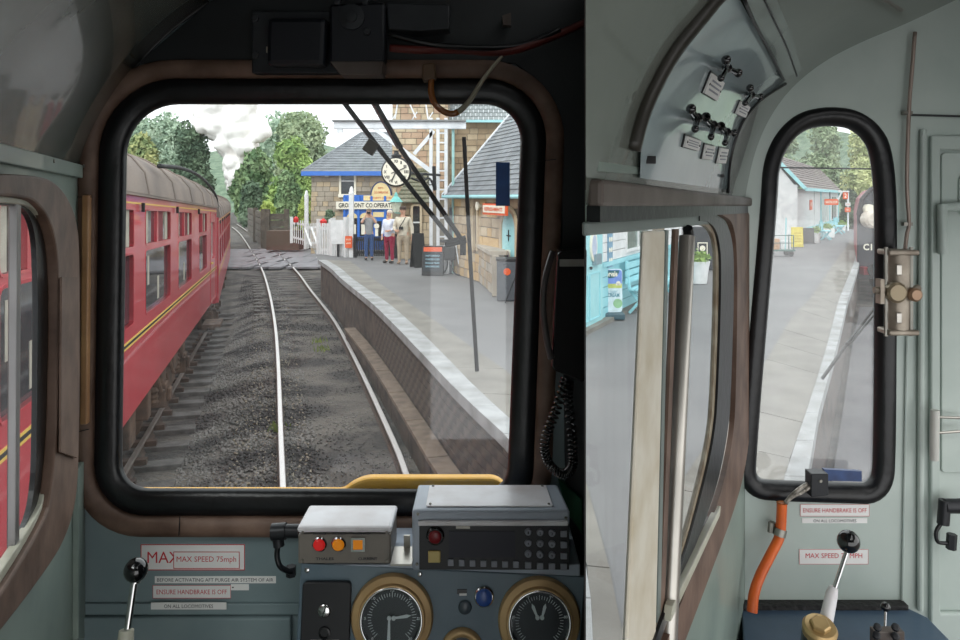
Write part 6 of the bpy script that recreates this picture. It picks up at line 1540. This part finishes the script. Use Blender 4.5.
G1 = leaf_mat('haze_tinted_green_leaves', (172, 190, 166), (138, 160, 140)); G2 = leaf_mat('mid_green_leaves', (138, 160, 116), (96, 124, 88)); G3 = leaf_mat('bright_green_leaves', (156, 180, 108), (112, 142, 84))  # first leaf colour is paled to carry the distance haze
G4 = leaf_mat('yellow_green_leaves', (176, 194, 110), (130, 154, 84)); G5 = leaf_mat('dark_green_leaves', (112, 132, 106), (82, 102, 84)); G6 = leaf_mat('haze_tinted_olive_leaves', (172, 186, 150), (140, 158, 128))  # the olive leaf colour has distance haze mixed in too
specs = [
 ((95, 178, 116, 205, 120), G1, 'haze-tinted tree at the far left of the windscreen, above the coach roof', 3),
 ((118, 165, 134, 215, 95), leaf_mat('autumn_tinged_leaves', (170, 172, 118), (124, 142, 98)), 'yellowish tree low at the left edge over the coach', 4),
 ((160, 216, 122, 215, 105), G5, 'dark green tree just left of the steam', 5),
 ((132, 200, 112, 210, 140), G1, 'tall haze-tinted tree rising between the yellowish and the dark tree', 6),
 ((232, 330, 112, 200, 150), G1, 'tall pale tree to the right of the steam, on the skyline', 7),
 ((262, 345, 112, 190, 135), G6, 'haze-tinted tree right of the steam behind the shop roof', 8),
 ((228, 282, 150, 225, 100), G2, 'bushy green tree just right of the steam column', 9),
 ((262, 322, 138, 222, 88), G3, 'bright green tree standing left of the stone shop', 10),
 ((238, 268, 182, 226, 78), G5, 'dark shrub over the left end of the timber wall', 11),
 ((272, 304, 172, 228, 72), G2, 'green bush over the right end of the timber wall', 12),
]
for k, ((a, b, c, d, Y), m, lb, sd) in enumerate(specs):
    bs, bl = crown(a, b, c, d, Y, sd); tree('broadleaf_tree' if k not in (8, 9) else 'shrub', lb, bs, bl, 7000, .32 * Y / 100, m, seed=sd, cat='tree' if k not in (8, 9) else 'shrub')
bs, bl = crown(296, 316, 196, 238, 50, 21, 5); tree('shrub', 'yellow-green bush behind the leftmost crossing gate', bs, bl, 1800, .14, G4, seed=21, grp=None or 'shrubs by the crossing', cat='shrub')
bs, bl = crown(259, 276, 200, 222, 56, 22, 4); tree('shrub', 'small yellow-green bush peeping over the timber wall', bs, [(x, y, z, a, b, c) for x, y, z, a, b, c in bl], 900, .13, G4, seed=22, grp='shrubs by the crossing', cat='shrub')
bs, bl = crown(322, 336, 210, 232, 43, 23, 4); tree('shrub', 'dark green shrub at the foot of the stone shop corner', bs, bl, 900, .12, G5, seed=23, grp='shrubs by the crossing', cat='shrub')
# steam
M_steam = mat('white_steam', (252, 250, 248), 1, scale=.08, col2=(236, 230, 226), spec=0)
Ys = 105; r = random.Random(5); mb = MB()
puffs = [(233, 186, 9), (234, 178, 10), (233, 170, 12), (235, 160, 14), (238, 150, 16), (240, 140, 18), (236, 130, 22), (228, 122, 24), (246, 124, 24), (256, 132, 15), (262, 131, 10), (214, 118, 20), (206, 124, 13), (222, 110, 24), (236, 108, 24), (205, 110, 14), (252, 144, 11), (228, 146, 14), (218, 134, 14)]
for px, py, rp in puffs:
    for k in range(9):
        a = r.random() * 6.28; q = r.random() ** .5 * rp * .6; s_ = rp * r.uniform(.34, .58) / F * Ys
        mb.ball(at(px + q * math.cos(a), py + q * math.sin(a) * .9, Ys + r.uniform(-2, 2)), s_, 12)
st = mb.build('steam_plume', M_steam, loc=at(232, 200, Ys), smooth=True); tag(st, 'billowing white steam plume rising beyond the coaches', 'steam'); st['kind'] = 'stuff'
rm = st.modifiers.new('remesh', 'REMESH'); rm.mode = 'VOXEL'; rm.voxel_size = .3; rm.use_smooth_shade = True
tx = bpy.data.textures.new('puff', 'CLOUDS'); tx.noise_scale = 2.0; dm = st.modifiers.new('billow', 'DISPLACE'); dm.texture = tx; dm.strength = .7; dm.mid_level = .5
# distant wooded hill behind everything
hl = []
vs = []; fs = []
for j in range(8):
    for i in range(90):
        X = -190 + i * 5.4; Y = 170 + j * 14; z = max(-2, (4 + 26 * j / 7 * (1 + .25 * math.sin(i * .35) + .15 * math.sin(i * .9 + j)))) if j else -2; vs.append((X, Y, z * .72))
fs = [(j * 90 + i, j * 90 + i + 1, (j + 1) * 90 + i + 1, (j + 1) * 90 + i) for j in range(7) for i in range(89)]
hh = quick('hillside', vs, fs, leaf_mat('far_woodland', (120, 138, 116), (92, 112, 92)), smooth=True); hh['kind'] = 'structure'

# ================================================================ right-hand side: teal cabin beside the platform
F0 = gp(586, 330, PZ); fu = V3((.493, 1, 0)).normalized()
fs_ = F0 - fu * 1.2
HT = Plane(fs_, fu, (0, 0, 1), V3((.493 * 0 + 1, -.493, 0)))
hut = thing('ticket_hut', 'pale teal and white timber kiosk seen through the side window', 'kiosk', F0)
def hq(px, py): return HT.q(px, py)
HL = 9.0; HH = 2.6
MB().prism([HT.w(0, HH, -.03), HT.w(HL, HH, -.03), HT.w(HL, HH, -.9), HT.w(0, HH, -.12)], [HT.w(0, 0, -.03), HT.w(HL, 0, -.03), HT.w(HL, 0, -.9), HT.w(0, 0, -.12)]).build('wall', M_whitep, hut)
# lower boarded dado in teal, upper white boards
dd = hq(602, 260)[0]
d0_, d1_ = hq(571, 330)[0], hq(601, 300)[0]
M_tealp = mat('pale_teal_board', (158, 216, 224), .5, scale=3, col2=(142, 202, 212))
for k in range(5): MB().pbox(HT, d1_ + .05, HL, .06 + k * .18, .06 + k * .18 + .167, -.03, .0 + .01 * (k % 2) * 0).build('dado_board', M_tealp, hut)
MB().pbox(HT, d1_ + .02, HL, .96, 1.04, -.03, .04).build('dado_rail', M_tealp, hut)
wv0 = 1.18; w0u, w1u = hq(626, 240)[0], hq(648, 240)[0]
for k in range(9):
    v = 1.05 + k * .17; MB().pbox(HT, d1_ + .05, w0u - .05, v, v + .16, -.03, .01).build('weatherboard', M_whitep, hut); MB().pbox(HT, w1u + .05, HL, v, v + .16, -.03, .01).build('weatherboard', M_whitep, hut)
wd = MB().ring(HT, [(w0u, wv0), (w1u, wv0), (w1u, 2.4), (w0u, 2.4)], [(0, -.04), (0, .03), (.07, .03), (.07, 0)]).build('window', M_whitep, hut); MB().pbox(HT, w0u, w1u, wv0, 2.4, -.02, 0).build('pane', mat('greenish_pane', (126, 146, 138), .15), wd); MB().pbox(HT, (w0u + w1u) / 2 - .03, (w0u + w1u) / 2 + .03, wv0, 2.4, 0, .03).build('glazing_bar', M_whitep, wd)
dr = MB().pbox(HT, d0_, d1_, .05, 2.2, -.02, .03).build('door', M_teal, hut)
for a, b, c, d in ((.12, .46, .15, .9), (.54, .88, .15, .9)): MB().ring(HT, [(d0_ + (d1_ - d0_) * a, c), (d0_ + (d1_ - d0_) * b, c), (d0_ + (d1_ - d0_) * b, d), (d0_ + (d1_ - d0_) * a, d)], [(0, .03), (-.0, .045), (.03, .045), (.03, .03)]).build('door_panel', M_tealp, dr)
pu, pv = hq(591, 246); PLQ = MB().plate(HT, [(pu + .17 * math.cos(a * PI / 12), pv + .26 * math.sin(a * PI / 12)) for a in range(24)], [], .06, .03).build('oval_plate', M_signw, dr); MB().plate(HT, [(pu + .12 * math.cos(a * PI / 12), pv + .19 * math.sin(a * PI / 12)) for a in range(24)], [], .065, .06).build('plate_centre', mat('pale_lilac', (190, 200, 222), .5), PLQ)
pu, pv = hq(593.5, 259); MB().pbox(HT, pu - .16, pu + .16, pv - .09, pv + .09, .03, .10).build('letter_box', mat('dull_grey_fitting', (128, 150, 158), .5), dr)
pu, pv = hq(587, 268); MB().ball(HT.w(pu, pv, .07), .03, 8).build('door_knob', M_iron, dr)
pu, pv = hq(609, 246); nb = MB().pbox(HT, pu - .14, pu + .14, pv - .38, pv + .25, .01, .03).build('notice', mat('notice_blue', (120, 160, 186), .5), hut)
for k in range(2):
    for j in range(3): MB().lathe(HT.w(pu - .06 + k * .12, pv + .12 - j * .19, .03), HT.N, [(.045, 0), (.045, .006)], 12).build('symbol', M_signw, nb)
MB().pbox(HT, 0, HL, -.02, .06, -.05, .14).build('plinth', M_flag, hut)
# ice-cream board
p = gp(602, 318, PZ) + HT.N * .15; U_ = (p.normalized().cross(V3((0, 0, 1)))).normalized()
t = thing('ice_cream_sign', 'upright ice cream advertising board on a dark base beside the teal door', 'sign', p)
IB = Plane(p + V3((0, 0, .12)), V3((.995, .1, 0)))
wI, hI = .36, .0; k_ = p.y / F; wI = 24.5 * k_ / 2; hI = 43 * k_
MB().plate(IB, rpoly([(-wI, 0), (wI, 0), (wI, hI), (-wI, hI)], .05, 4), [], .02, -.02).build('panel', mat('pale_blue_white_panel', (214, 232, 238), .4), t)
sk_ = MB().plate(IB, rpoly([(-wI * .96, hI * .56), (wI * .96, hI * .56), (wI * .96, hI * .98), (-wI * .96, hI * .98)], [0, 0, .05, .05], 4), [], .024, .02).build('sky_print', mat('print_sky', (120, 150, 220), .5), t)
MB().pbox(IB, -wI * .96, wI * .96, hI * .56, hI * .66, .024, .027).build('meadow_print', mat('print_meadow', (190, 200, 110), .5), t)
MB().plate(IB, [(wI * .75 * math.cos(-a * PI / 12), hI * .97 + hI * .18 * math.sin(-a * PI / 12)) for a in range(13)], [], .029, .026).build('dark_header', mat('header_teal', (40, 100, 110), .5), t)
cow = MB().plate(IB, circle(wI * .66, hI * .67, .04, 12), [], .03, .027).pbox(IB, wI * .45, wI * .85, hI * .62, hI * .67, .027, .03).build('cow_print', M_signw, t)
mb = MB(); text(mb, IB, 'Yorvale', 0, hI * .89, wI * 1.15, .10, .032, bold=.03); mb.build('lettering', M_signw, t, kind='stuff')
mb = MB(); text(mb, IB, 'REAL DAIRY', 0, hI * .47, wI * 1.2, .05, .024); text(mb, IB, 'ICE CREAM', 0, hI * .395, wI * 1.5, .07, .024, bold=.03); mb.build('lettering', mat('print_teal', (90, 150, 166), .5), t, kind='stuff')
for x_, c_ in ((-.55, (196, 176, 206)), (.62, (150, 196, 150))): MB().plate(IB, circle(wI * x_, hI * .20, .085, 16), [], .024, .02).build('scoop_print', mat('scoop%d' % c_[0], c_, .5), t)
MB().box(p + V3((0, 0, .06)), (wI * 2.2, .36, .12)).build('base', mat('dark_teal_base', (62, 92, 104), .5), t, bevel=.03)
# teal bench along the kiosk
def bench(name, o, U, L_, label, m, N_=None, grp=None):
    pl = Plane(o, U, (0, 0, 1), N_); t = thing(name, label, 'bench', o, grp)
    for k in range(3): MB().pbox(pl, 0, L_, .44, .47, .12 + k * .13, .23 + k * .13).build('seat_slat', m, t)
    for k in range(3): MB().pbox(pl, 0, L_, .56 + k * .14, .67 + k * .14, .06, .085).build('back_slat', m, t)
    for u in (.15, L_ - .15):
        MB().bar(pl.w(u, .0, .1), pl.w(u, .46, .5), .05, .05).build('leg', m, t); MB().bar(pl.w(u, 0, .52), pl.w(u, .46, .08), .05, .05).build('leg', m, t); MB().bar(pl.w(u, .44, .10), pl.w(u, .98, .05), .05, .05).build('back_post', m, t)
    return t
bo = gp(632, 306, PZ)
bench('bench', HT.w(HT.q(619, 300)[0], 0, .06), fu, 2.6, 'teal slatted bench against the kiosk wall', M_tealp, N_=HT.N)
# planters
def planter(p, w_, h_, label, m, lm, n=350, grp=None, round_=True, d=0):
    t = thing('planter', label, 'planter', p, grp)
    if round_: MB().lathe(p, (0, 0, 1), [(w_ * .38, 0), (w_ * .46, h_ * .7), (w_ * .5, h_ * .88), (w_ * .52, h_), (w_ * .46, h_), (w_ * .44, h_ * .9)], 24).build('tub', m, t, smooth='auto')
    else: MB().box(p + V3((0, 0, h_ / 2)), (w_, w_ * .7, h_)).build('tub', m, t, bevel=.02)
    r = np.random.default_rng(int(w_ * 100) + n); c = r.normal(size=(n, 3)) * (w_ * .24, w_ * .2, .09) + (p.x, p.y, p.z + h_ + .08); u = r.normal(size=(n, 3)) * .035; v = r.normal(size=(n, 3)) * .025
    q = np.stack([c - u, c - v, c + u, c + v], 1).reshape(-1, 3); o = quick('plants', q, np.arange(4 * n).reshape(-1, 4), lm, t); o['kind'] = 'stuff'
    return t
planter(gp(698, 283, PZ), .58, .56, 'round white planter tub seen through the side window', M_whitep, G3)
# dark parcel box with white logo sign behind the planter
p = gp(703, 270, PZ); t = thing('dark_cabinet', 'black cabinet with a small white framed emblem behind the white planter', 'cabinet', p)
MB().box(p + V3((.5, .3, .65)), (1.9, .6, 1.3)).build('body', mat('charcoal_paint', (62, 64, 68), .5), t, bevel=.02)
CB = Plane(p + V3((0, -.001, 0)), (1, 0, 0)); cu_2, cv_2 = CB.q(702.5, 249)
MB().plate(CB, [(cu_2 - .15, cv_2 - .2), (cu_2 + .15, cv_2 - .2), (cu_2 + .15, cv_2 + .2), (cu_2 - .15, cv_2 + .2)], [[(cu_2 - .125, cv_2 - .17), (cu_2 + .125, cv_2 - .17), (cu_2 + .125, cv_2 + .17), (cu_2 - .125, cv_2 + .17)]], .012, 0).plate(CB, circle(cu_2, cv_2 + .02, .085, 16), [], .012, 0).build('emblem', M_signw, t)

# ================================================================ right-hand end window: weatherboarded building and beyond
bA = gp(797.5, 240, PZ); bB = gp(838.5, 222, PZ)
bA = V3((depth_x(797.5, 36), 36, PZ)); bB = V3((depth_x(838.5, 56), 56, PZ))
wb = thing('timber_waiting_room', 'white weatherboarded station building with slate roof and pale blue trim', 'building', bA)
WP = Plane(bA, bB - bA, (0, 0, 1)); 
if WP.N.x < 0: WP = Plane(bB, bA - bB, (0, 0, 1))
WL_ = (bB - bA).length; flip = WP.P0 == bB
def wu(px):
    return WP.q(px, 200)[0]
eh = 2.6
MB().pbox(WP, 0, WL_, 0, eh, -5.0, -.03).build('wall', M_whitep, wb)
for k in range(13):
    MB().pbox(WP, 0, WL_, .62 + k * .15, .62 + k * .15 + .135, -.03, .0).build('weatherboard', M_whitep, wb)
MB().pbox(WP, 0, WL_, 0, .6, -.03, .03).build('dado', M_tealp, wb)
for px in (814, 820.5, 829.5, 838): MB().pbox(WP, wu(px) - .08, wu(px) + .08, 0, eh, 0, .05).build('corner_strip', M_teal if px > 815 else M_whitep, wb)
for a, b in ((821.5, 828), (832, 836)):
    u0, u1 = sorted((wu(a), wu(b))); w_ = MB().pbox(WP, u0, u1, .7, 2.2, 0, .02).build('window', mat('pale_pane', (200, 208, 206), .3) if a < 825 else M_darkglass, wb)
    for f in (.33, .66): MB().pbox(WP, u0 + (u1 - u0) * f - .05, u0 + (u1 - u0) * f + .05, .7, 2.2, .02, .04).build('glazing_bar', M_whitep, w_)
# near gable end facing the camera
gl = V3((depth_x(768, 37), 37, PZ)); GP_ = Plane(gl, bA - gl); gw_ = (bA - gl).length
if GP_.N.y > 0: GP_ = Plane(bA, gl - bA)
gw2 = V3((depth_x(740, 37.6), 37.6, PZ)); GE = Plane(gw2, bA - gw2); gl_ = (bA - gw2).length
for k in range(17): MB().pbox(GE, 0, gl_, k * .165, k * .165 + .15, -.02, .02).build('weatherboard', M_whitep, wb)
apex = GE.w(gl_ * .5, eh + 1.75, 0)
MB().add([GE.w(0, eh, 0), GE.w(gl_, eh, 0), apex], [(0, 1, 2)]).build('gable', M_whitep, wb)
bk = (bB - bA); e1, e2 = bA + V3((.25, 0, eh)), bB + V3((.25, 0, eh)); rA, rB = apex + V3((0, -.3, 0)), apex + bk
slate_roof('roof_slates', (e1 + V3((0, -.3, 0)), e2, rB, rA), 12, 34, mat('weathered_brown_slate', (150, 140, 136), .8, scale=1.6, col2=(124, 116, 114)), wb, th=.05)
slate_roof('roof_slates', (GE.w(-.3, eh, .3), GE.w(-.3, eh, .3) + bk, rB, rA), 6, 12, M_slate, wb, th=.05)
MB().bar(e1 + V3((.05, -.3, -.03)), e2 + V3((.05, 0, -.03)), .1, .16).bar(rA, e1 + V3((0, -.3, 0)), .08, .16).bar(rA, GE.w(-.3, eh, .3), .08, .16).build('bargeboard', M_teal, wb)
# signs
u = wu(810.5); MB_ = thing('wall_sign', 'small red-orange sign on the white boarded wall', 'sign', WP.w(u, 1.6, .03)); MB().pbox(WP, u - .5, u + .55, 1.5, 2.05, .0, .04).build('board', M_orangep, MB_); mb = MB(); text(mb, WP, 'EXIT', u, 1.8, .7, .2, .045, bold=.02); mb.build('lettering', M_signw, MB_, kind='stuff')
Yt = 44
t = board('hanging_sign', 824.5, 199, 838.5, 205, Yt, M_orangep, 'long orange-red sign hanging at the far corner of the white building', 'sign', lines=[('WAITING ROOM', .5, .5, .85, .45, M_signw)])
MB().tube([at(830, 199, Yt), at(830, 192, Yt)], .03, 5).build('hanger', M_iron, t)
t = board('platform_number_sign', 843, 192, 848, 199, 44, M_orangep, 'orange-red sign with a white figure 2 on a white bracket', 'sign', lines=[('2', .5, .5, .42, .6, M_signw)])
MB().tube([at(838, 191.5, 44), at(849, 191.5, 44)], .05, 6).tube([at(838, 200, 44), at(842, 191.5, 44)], .04, 6).build('bracket', M_whitep, t)
t = board('lower_platform_sign', 845, 207.5, 850.5, 212, 44, M_orangep, 'lower of two small orange and white plates under the figure 2 sign', 'sign', lines=[('WC', .5, .5, .5, .5, M_signw)])
t = board('upper_platform_sign', 845.5, 202.5, 850.5, 206, 44, M_whitep, 'small white plate between the figure 2 sign and the lower orange plate', 'sign', lines=[('WAY OUT', .5, .5, .8, .4, M_orangep)])
MB().tube([at(848, 231, 44.1), at(848, 191, 44.1)], .05, 6).build('post', M_greyst, t)
# furniture on the platform
p = gp(797, 247, PZ); t, f = aboard(p, .52, .88, mat('yellow_board', (238, 222, 92), .5), mat('yellow_face', (244, 230, 110), .5), 'tall yellow pavement board standing before the white building', lean=.08, lines=[(s_, .5, .3 + k * .14, .6, .06, mat('amber_print', (190, 160, 60), .5)) for k, s_ in enumerate(['CAFE OPEN', 'TEA COFFEE', 'ICE CREAM', 'SNACKS'])])
p = gp(808.5, 243.5, PZ); aboard(p, .52, .74, mat('charcoal_board', (84, 82, 82), .6), mat('charcoal_face', (92, 90, 90), .6), 'dark grey pavement board right of the yellow one', lean=.08)
planter(gp(816.5, 243, PZ), .36, .5, 'narrow white tub right of the dark board', M_whitep, G3)
planter(gp(827.5, 237.5, PZ), .6, .5, 'wide white planter between the two small benches', M_whitep, G3, round_=False)
def bx2(px, py): return gp(px, py, PZ)
wdir = (bB - bA).normalized()
bench('bench', bx2(818.5, 240) , wdir, 1.2, 'small pale teal bench nearest the white tub', M_tealp, N_=WP.N, grp='teal benches by the white building')
bench('bench', bx2(832.5, 234) , wdir, 2.2, 'farther pale teal bench by the wide planter', M_tealp, N_=WP.N, grp='teal benches by the white building')
planter(gp(842, 231, PZ), .5, .4, 'farthest white tub by the end of the white building', M_whitep, G3)
p = gp(777, 256, PZ); t = thing('luggage_trolley', 'dark green luggage trolley loaded with boxes at the left of the window', 'trolley', p)
t.scale = (.62, .62, .62); M_tg = mat('dark_green_trolley', (70, 108, 98), .5)
MB().box(p + V3((.1, 0, .35)), (1.7, .8, .08)).build('deck', M_tg, t)
for dx in (-.65, .85):
    for dz_ in (0.0,): MB().tube([p + V3((dx, -.35, .3)), p + V3((dx, -.35, 1.25))], .03, 6).tube([p + V3((dx, .35, .3)), p + V3((dx, .35, 1.25))], .03, 6).tube([p + V3((dx, -.35, 1.25)), p + V3((dx, .35, 1.25))], .03, 6).build('hoop', M_tg, t)
MB().tube([p + V3((-.65, -.35, 1.25)), p + V3((.85, -.35, 1.25))], .025, 6).tube([p + V3((-.65, -.35, .8)), p + V3((.85, -.35, .8))], .025, 6).build('side_rail', M_tg, t)
for dx in (-.5, .7): 
    for dy in (-.35, .35): MB().lathe(p + V3((dx, dy - .03, .17)), (0, 1, 0), [(.17, 0), (.17, .06), (.05, .07)], 14).build('wheel', M_iron, t)
MB().tube([p + V3((.5, 0, .4)), p + V3((.55, 0, 2.3))], .04, 6).build('pole', M_teal, t)
o = MB().box(p + V3((-.1, 0, .25 + .2)), (.3, .3, .4)).build('tan_crate', mat('tan_board', (206, 160, 116), .7), loc=p + V3((-.1, 0, .25)), bevel=.02); tag(o, 'tan box riding on the luggage trolley', 'box')
o = MB().box(gp(786, 250, PZ) + V3((0, 0, .2)), (.3, .3, .4)).build('white_box', M_whitep, loc=gp(786, 250, PZ), bevel=.02); tag(o, 'white box standing between trolley and yellow board', 'box')
# track 2: rails and waiting locomotive
tk4 = thing('railway_track', 'dull track beyond the platform edge seen through the end window', 'railway track', gp(860, 420))
ra = [gp(838, 560), gp(848, 470), gp(855, 420), gp(861, 360), gp(864, 310), gp(866, 290)]
ra = [p + V3((.35, 0, 0)) for p in ra]
def g2(px, py, dx): p = gp(px, py, PZ); return V3((p.x + dx, p.y, .0))
r_pts = [redge[1], redge[2], redge[3], redge[4], redge[5], redge[6], redge[7], redge[8]]
rail([g2(*p, .75) for p in r_pts], tk4, mat('dull_rail_head', (120, 110, 104))); rail([g2(*p, 2.4) for p in r_pts], tk4, mat('dull_rail_head', (120, 110, 104)))
for k in range(26):
    y = 4.2 + k * .75; xx = float(np.interp(y, [g2(*p, 0).y for p in r_pts], [g2(*p, 0).x for p in r_pts])); MB().box((xx + 1.57, y, -.2), (2.5, .25, .12), Matrix.Rotation(-.45, 3, 'Z')).build('sleeper', M_sleeper, tk4)
gr = [V3((g2(*p, .05).x, g2(*p, 0).y, -.02)) for p in r_pts]
gl2 = [p + V3((6, 0, 0)) for p in gr]; n_ = len(gr)
struct('trackside_surface', MB().add(gr + gl2, [(i, i + 1, n_ + i + 1, n_ + i) for i in range(n_ - 1)]), mat('oily_grey_ballast', (104, 102, 104), .8, scale=.7, col2=(78, 76, 80), bump=.4, bscale=20))
Yq = 25.0; lx = lambda px: depth_x(px, Yq); lz = lambda py: py2z(py, Yq)
loco = thing('locomotive', 'dark-fronted locomotive with red side and round white lamp at the window right edge', 'locomotive', V3((lx(880), Yq, 0)))
pr = [(lx(858.5), lz(279)), (lx(906), lz(279)), (lx(906), lz(215)), (lx(902), lz(199)), (lx(893), lz(189)), (lx(882), lz(185)), (lx(871), lz(189)), (lx(862), lz(199)), (lx(858.5), lz(215))]
LP_ = Plane((0, Yq, 0), (1, 0, 0)); M_lf = mat('dark_loco_front', (66, 66, 72), .45, scale=1.2, col2=(50, 50, 56))
MB().plate(LP_, pr, [], 0, -.1).build('front', M_lf, loco)
dq = V3((.488, 1, 0)); body = MB(); n_ = len(pr); a_ = [LP_.w(u, v, -.1) for u, v in pr]; b_ = [p + dq * 11 for p in a_]; body.prism(a_, b_); body.build('body', mat('loco_red', (150, 40, 52), .4), loco)
MB().tube([LP_.w(u, v, 0) for u, v in pr[2:]], .07, 6).build('roof_edge', M_iron, loco)
MB().pbox(LP_, lx(866), lx(876), lz(215), lz(200), 0, .03).build('cab_window', M_darkglass, loco); MB().pbox(LP_, lx(886), lx(898), lz(215), lz(200), 0, .03).build('cab_window', M_darkglass, loco)
MB().lathe(V3((lx(867.5), Yq, lz(219))), (0, -1, 0), [(.26, 0), (.30, .1), (.30, .42), (.22, .50)], 22).build('headlamp', mat('cream_lamp', (232, 220, 206), .3), loco, smooth='auto')
MB().lathe(V3((lx(867), Yq, lz(209))), (0, -1, 0), [(.16, 0), (.16, .2)], 16).build('upper_lamp', M_signw, loco)
mb = MB(); text(mb, LP_, 'C1', lx(867.5), lz(247), .30, .22, .01, bold=.03); mb.build('lettering', M_signw, loco, kind='stuff')
MB().box((lx(882), Yq - .15, .95), (lx(905) - lx(860), .3, .25)).build('buffer_beam', mat('loco_red', (150, 40, 52)), loco)
for px in (866, 898): MB().lathe(V3((lx(px), Yq - .2, 1.0)), (0, -1, 0), [(.12, 0), (.12, .35), (.24, .37), (.24, .42)], 18).build('buffer', M_iron, loco)
for k in range(4):
    for dx in (0, 1.45): MB().lathe(V3((lx(862) + dx + k * .6, Yq + .9 + k * 2.4, .46)), (1, -.25, 0), [(.46, 0), (.46, .12), (.1, .13)], 20).build('wheel', M_under, loco)
# trees seen through the end window
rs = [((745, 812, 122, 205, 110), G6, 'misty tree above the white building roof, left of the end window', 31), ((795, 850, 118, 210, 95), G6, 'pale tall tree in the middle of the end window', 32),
      ((835, 900, 126, 215, 85), leaf_mat('pale_yellow_green', (206, 210, 156), (166, 178, 128)), 'yellowish tree at the right of the end window', 33), ((838, 862, 190, 228, 72), leaf_mat('deep_hedge', (96, 112, 86), (70, 84, 68)), 'dark hedge at the end of the far platform', 34),  # pale yellow-green leaves for the right-hand tree
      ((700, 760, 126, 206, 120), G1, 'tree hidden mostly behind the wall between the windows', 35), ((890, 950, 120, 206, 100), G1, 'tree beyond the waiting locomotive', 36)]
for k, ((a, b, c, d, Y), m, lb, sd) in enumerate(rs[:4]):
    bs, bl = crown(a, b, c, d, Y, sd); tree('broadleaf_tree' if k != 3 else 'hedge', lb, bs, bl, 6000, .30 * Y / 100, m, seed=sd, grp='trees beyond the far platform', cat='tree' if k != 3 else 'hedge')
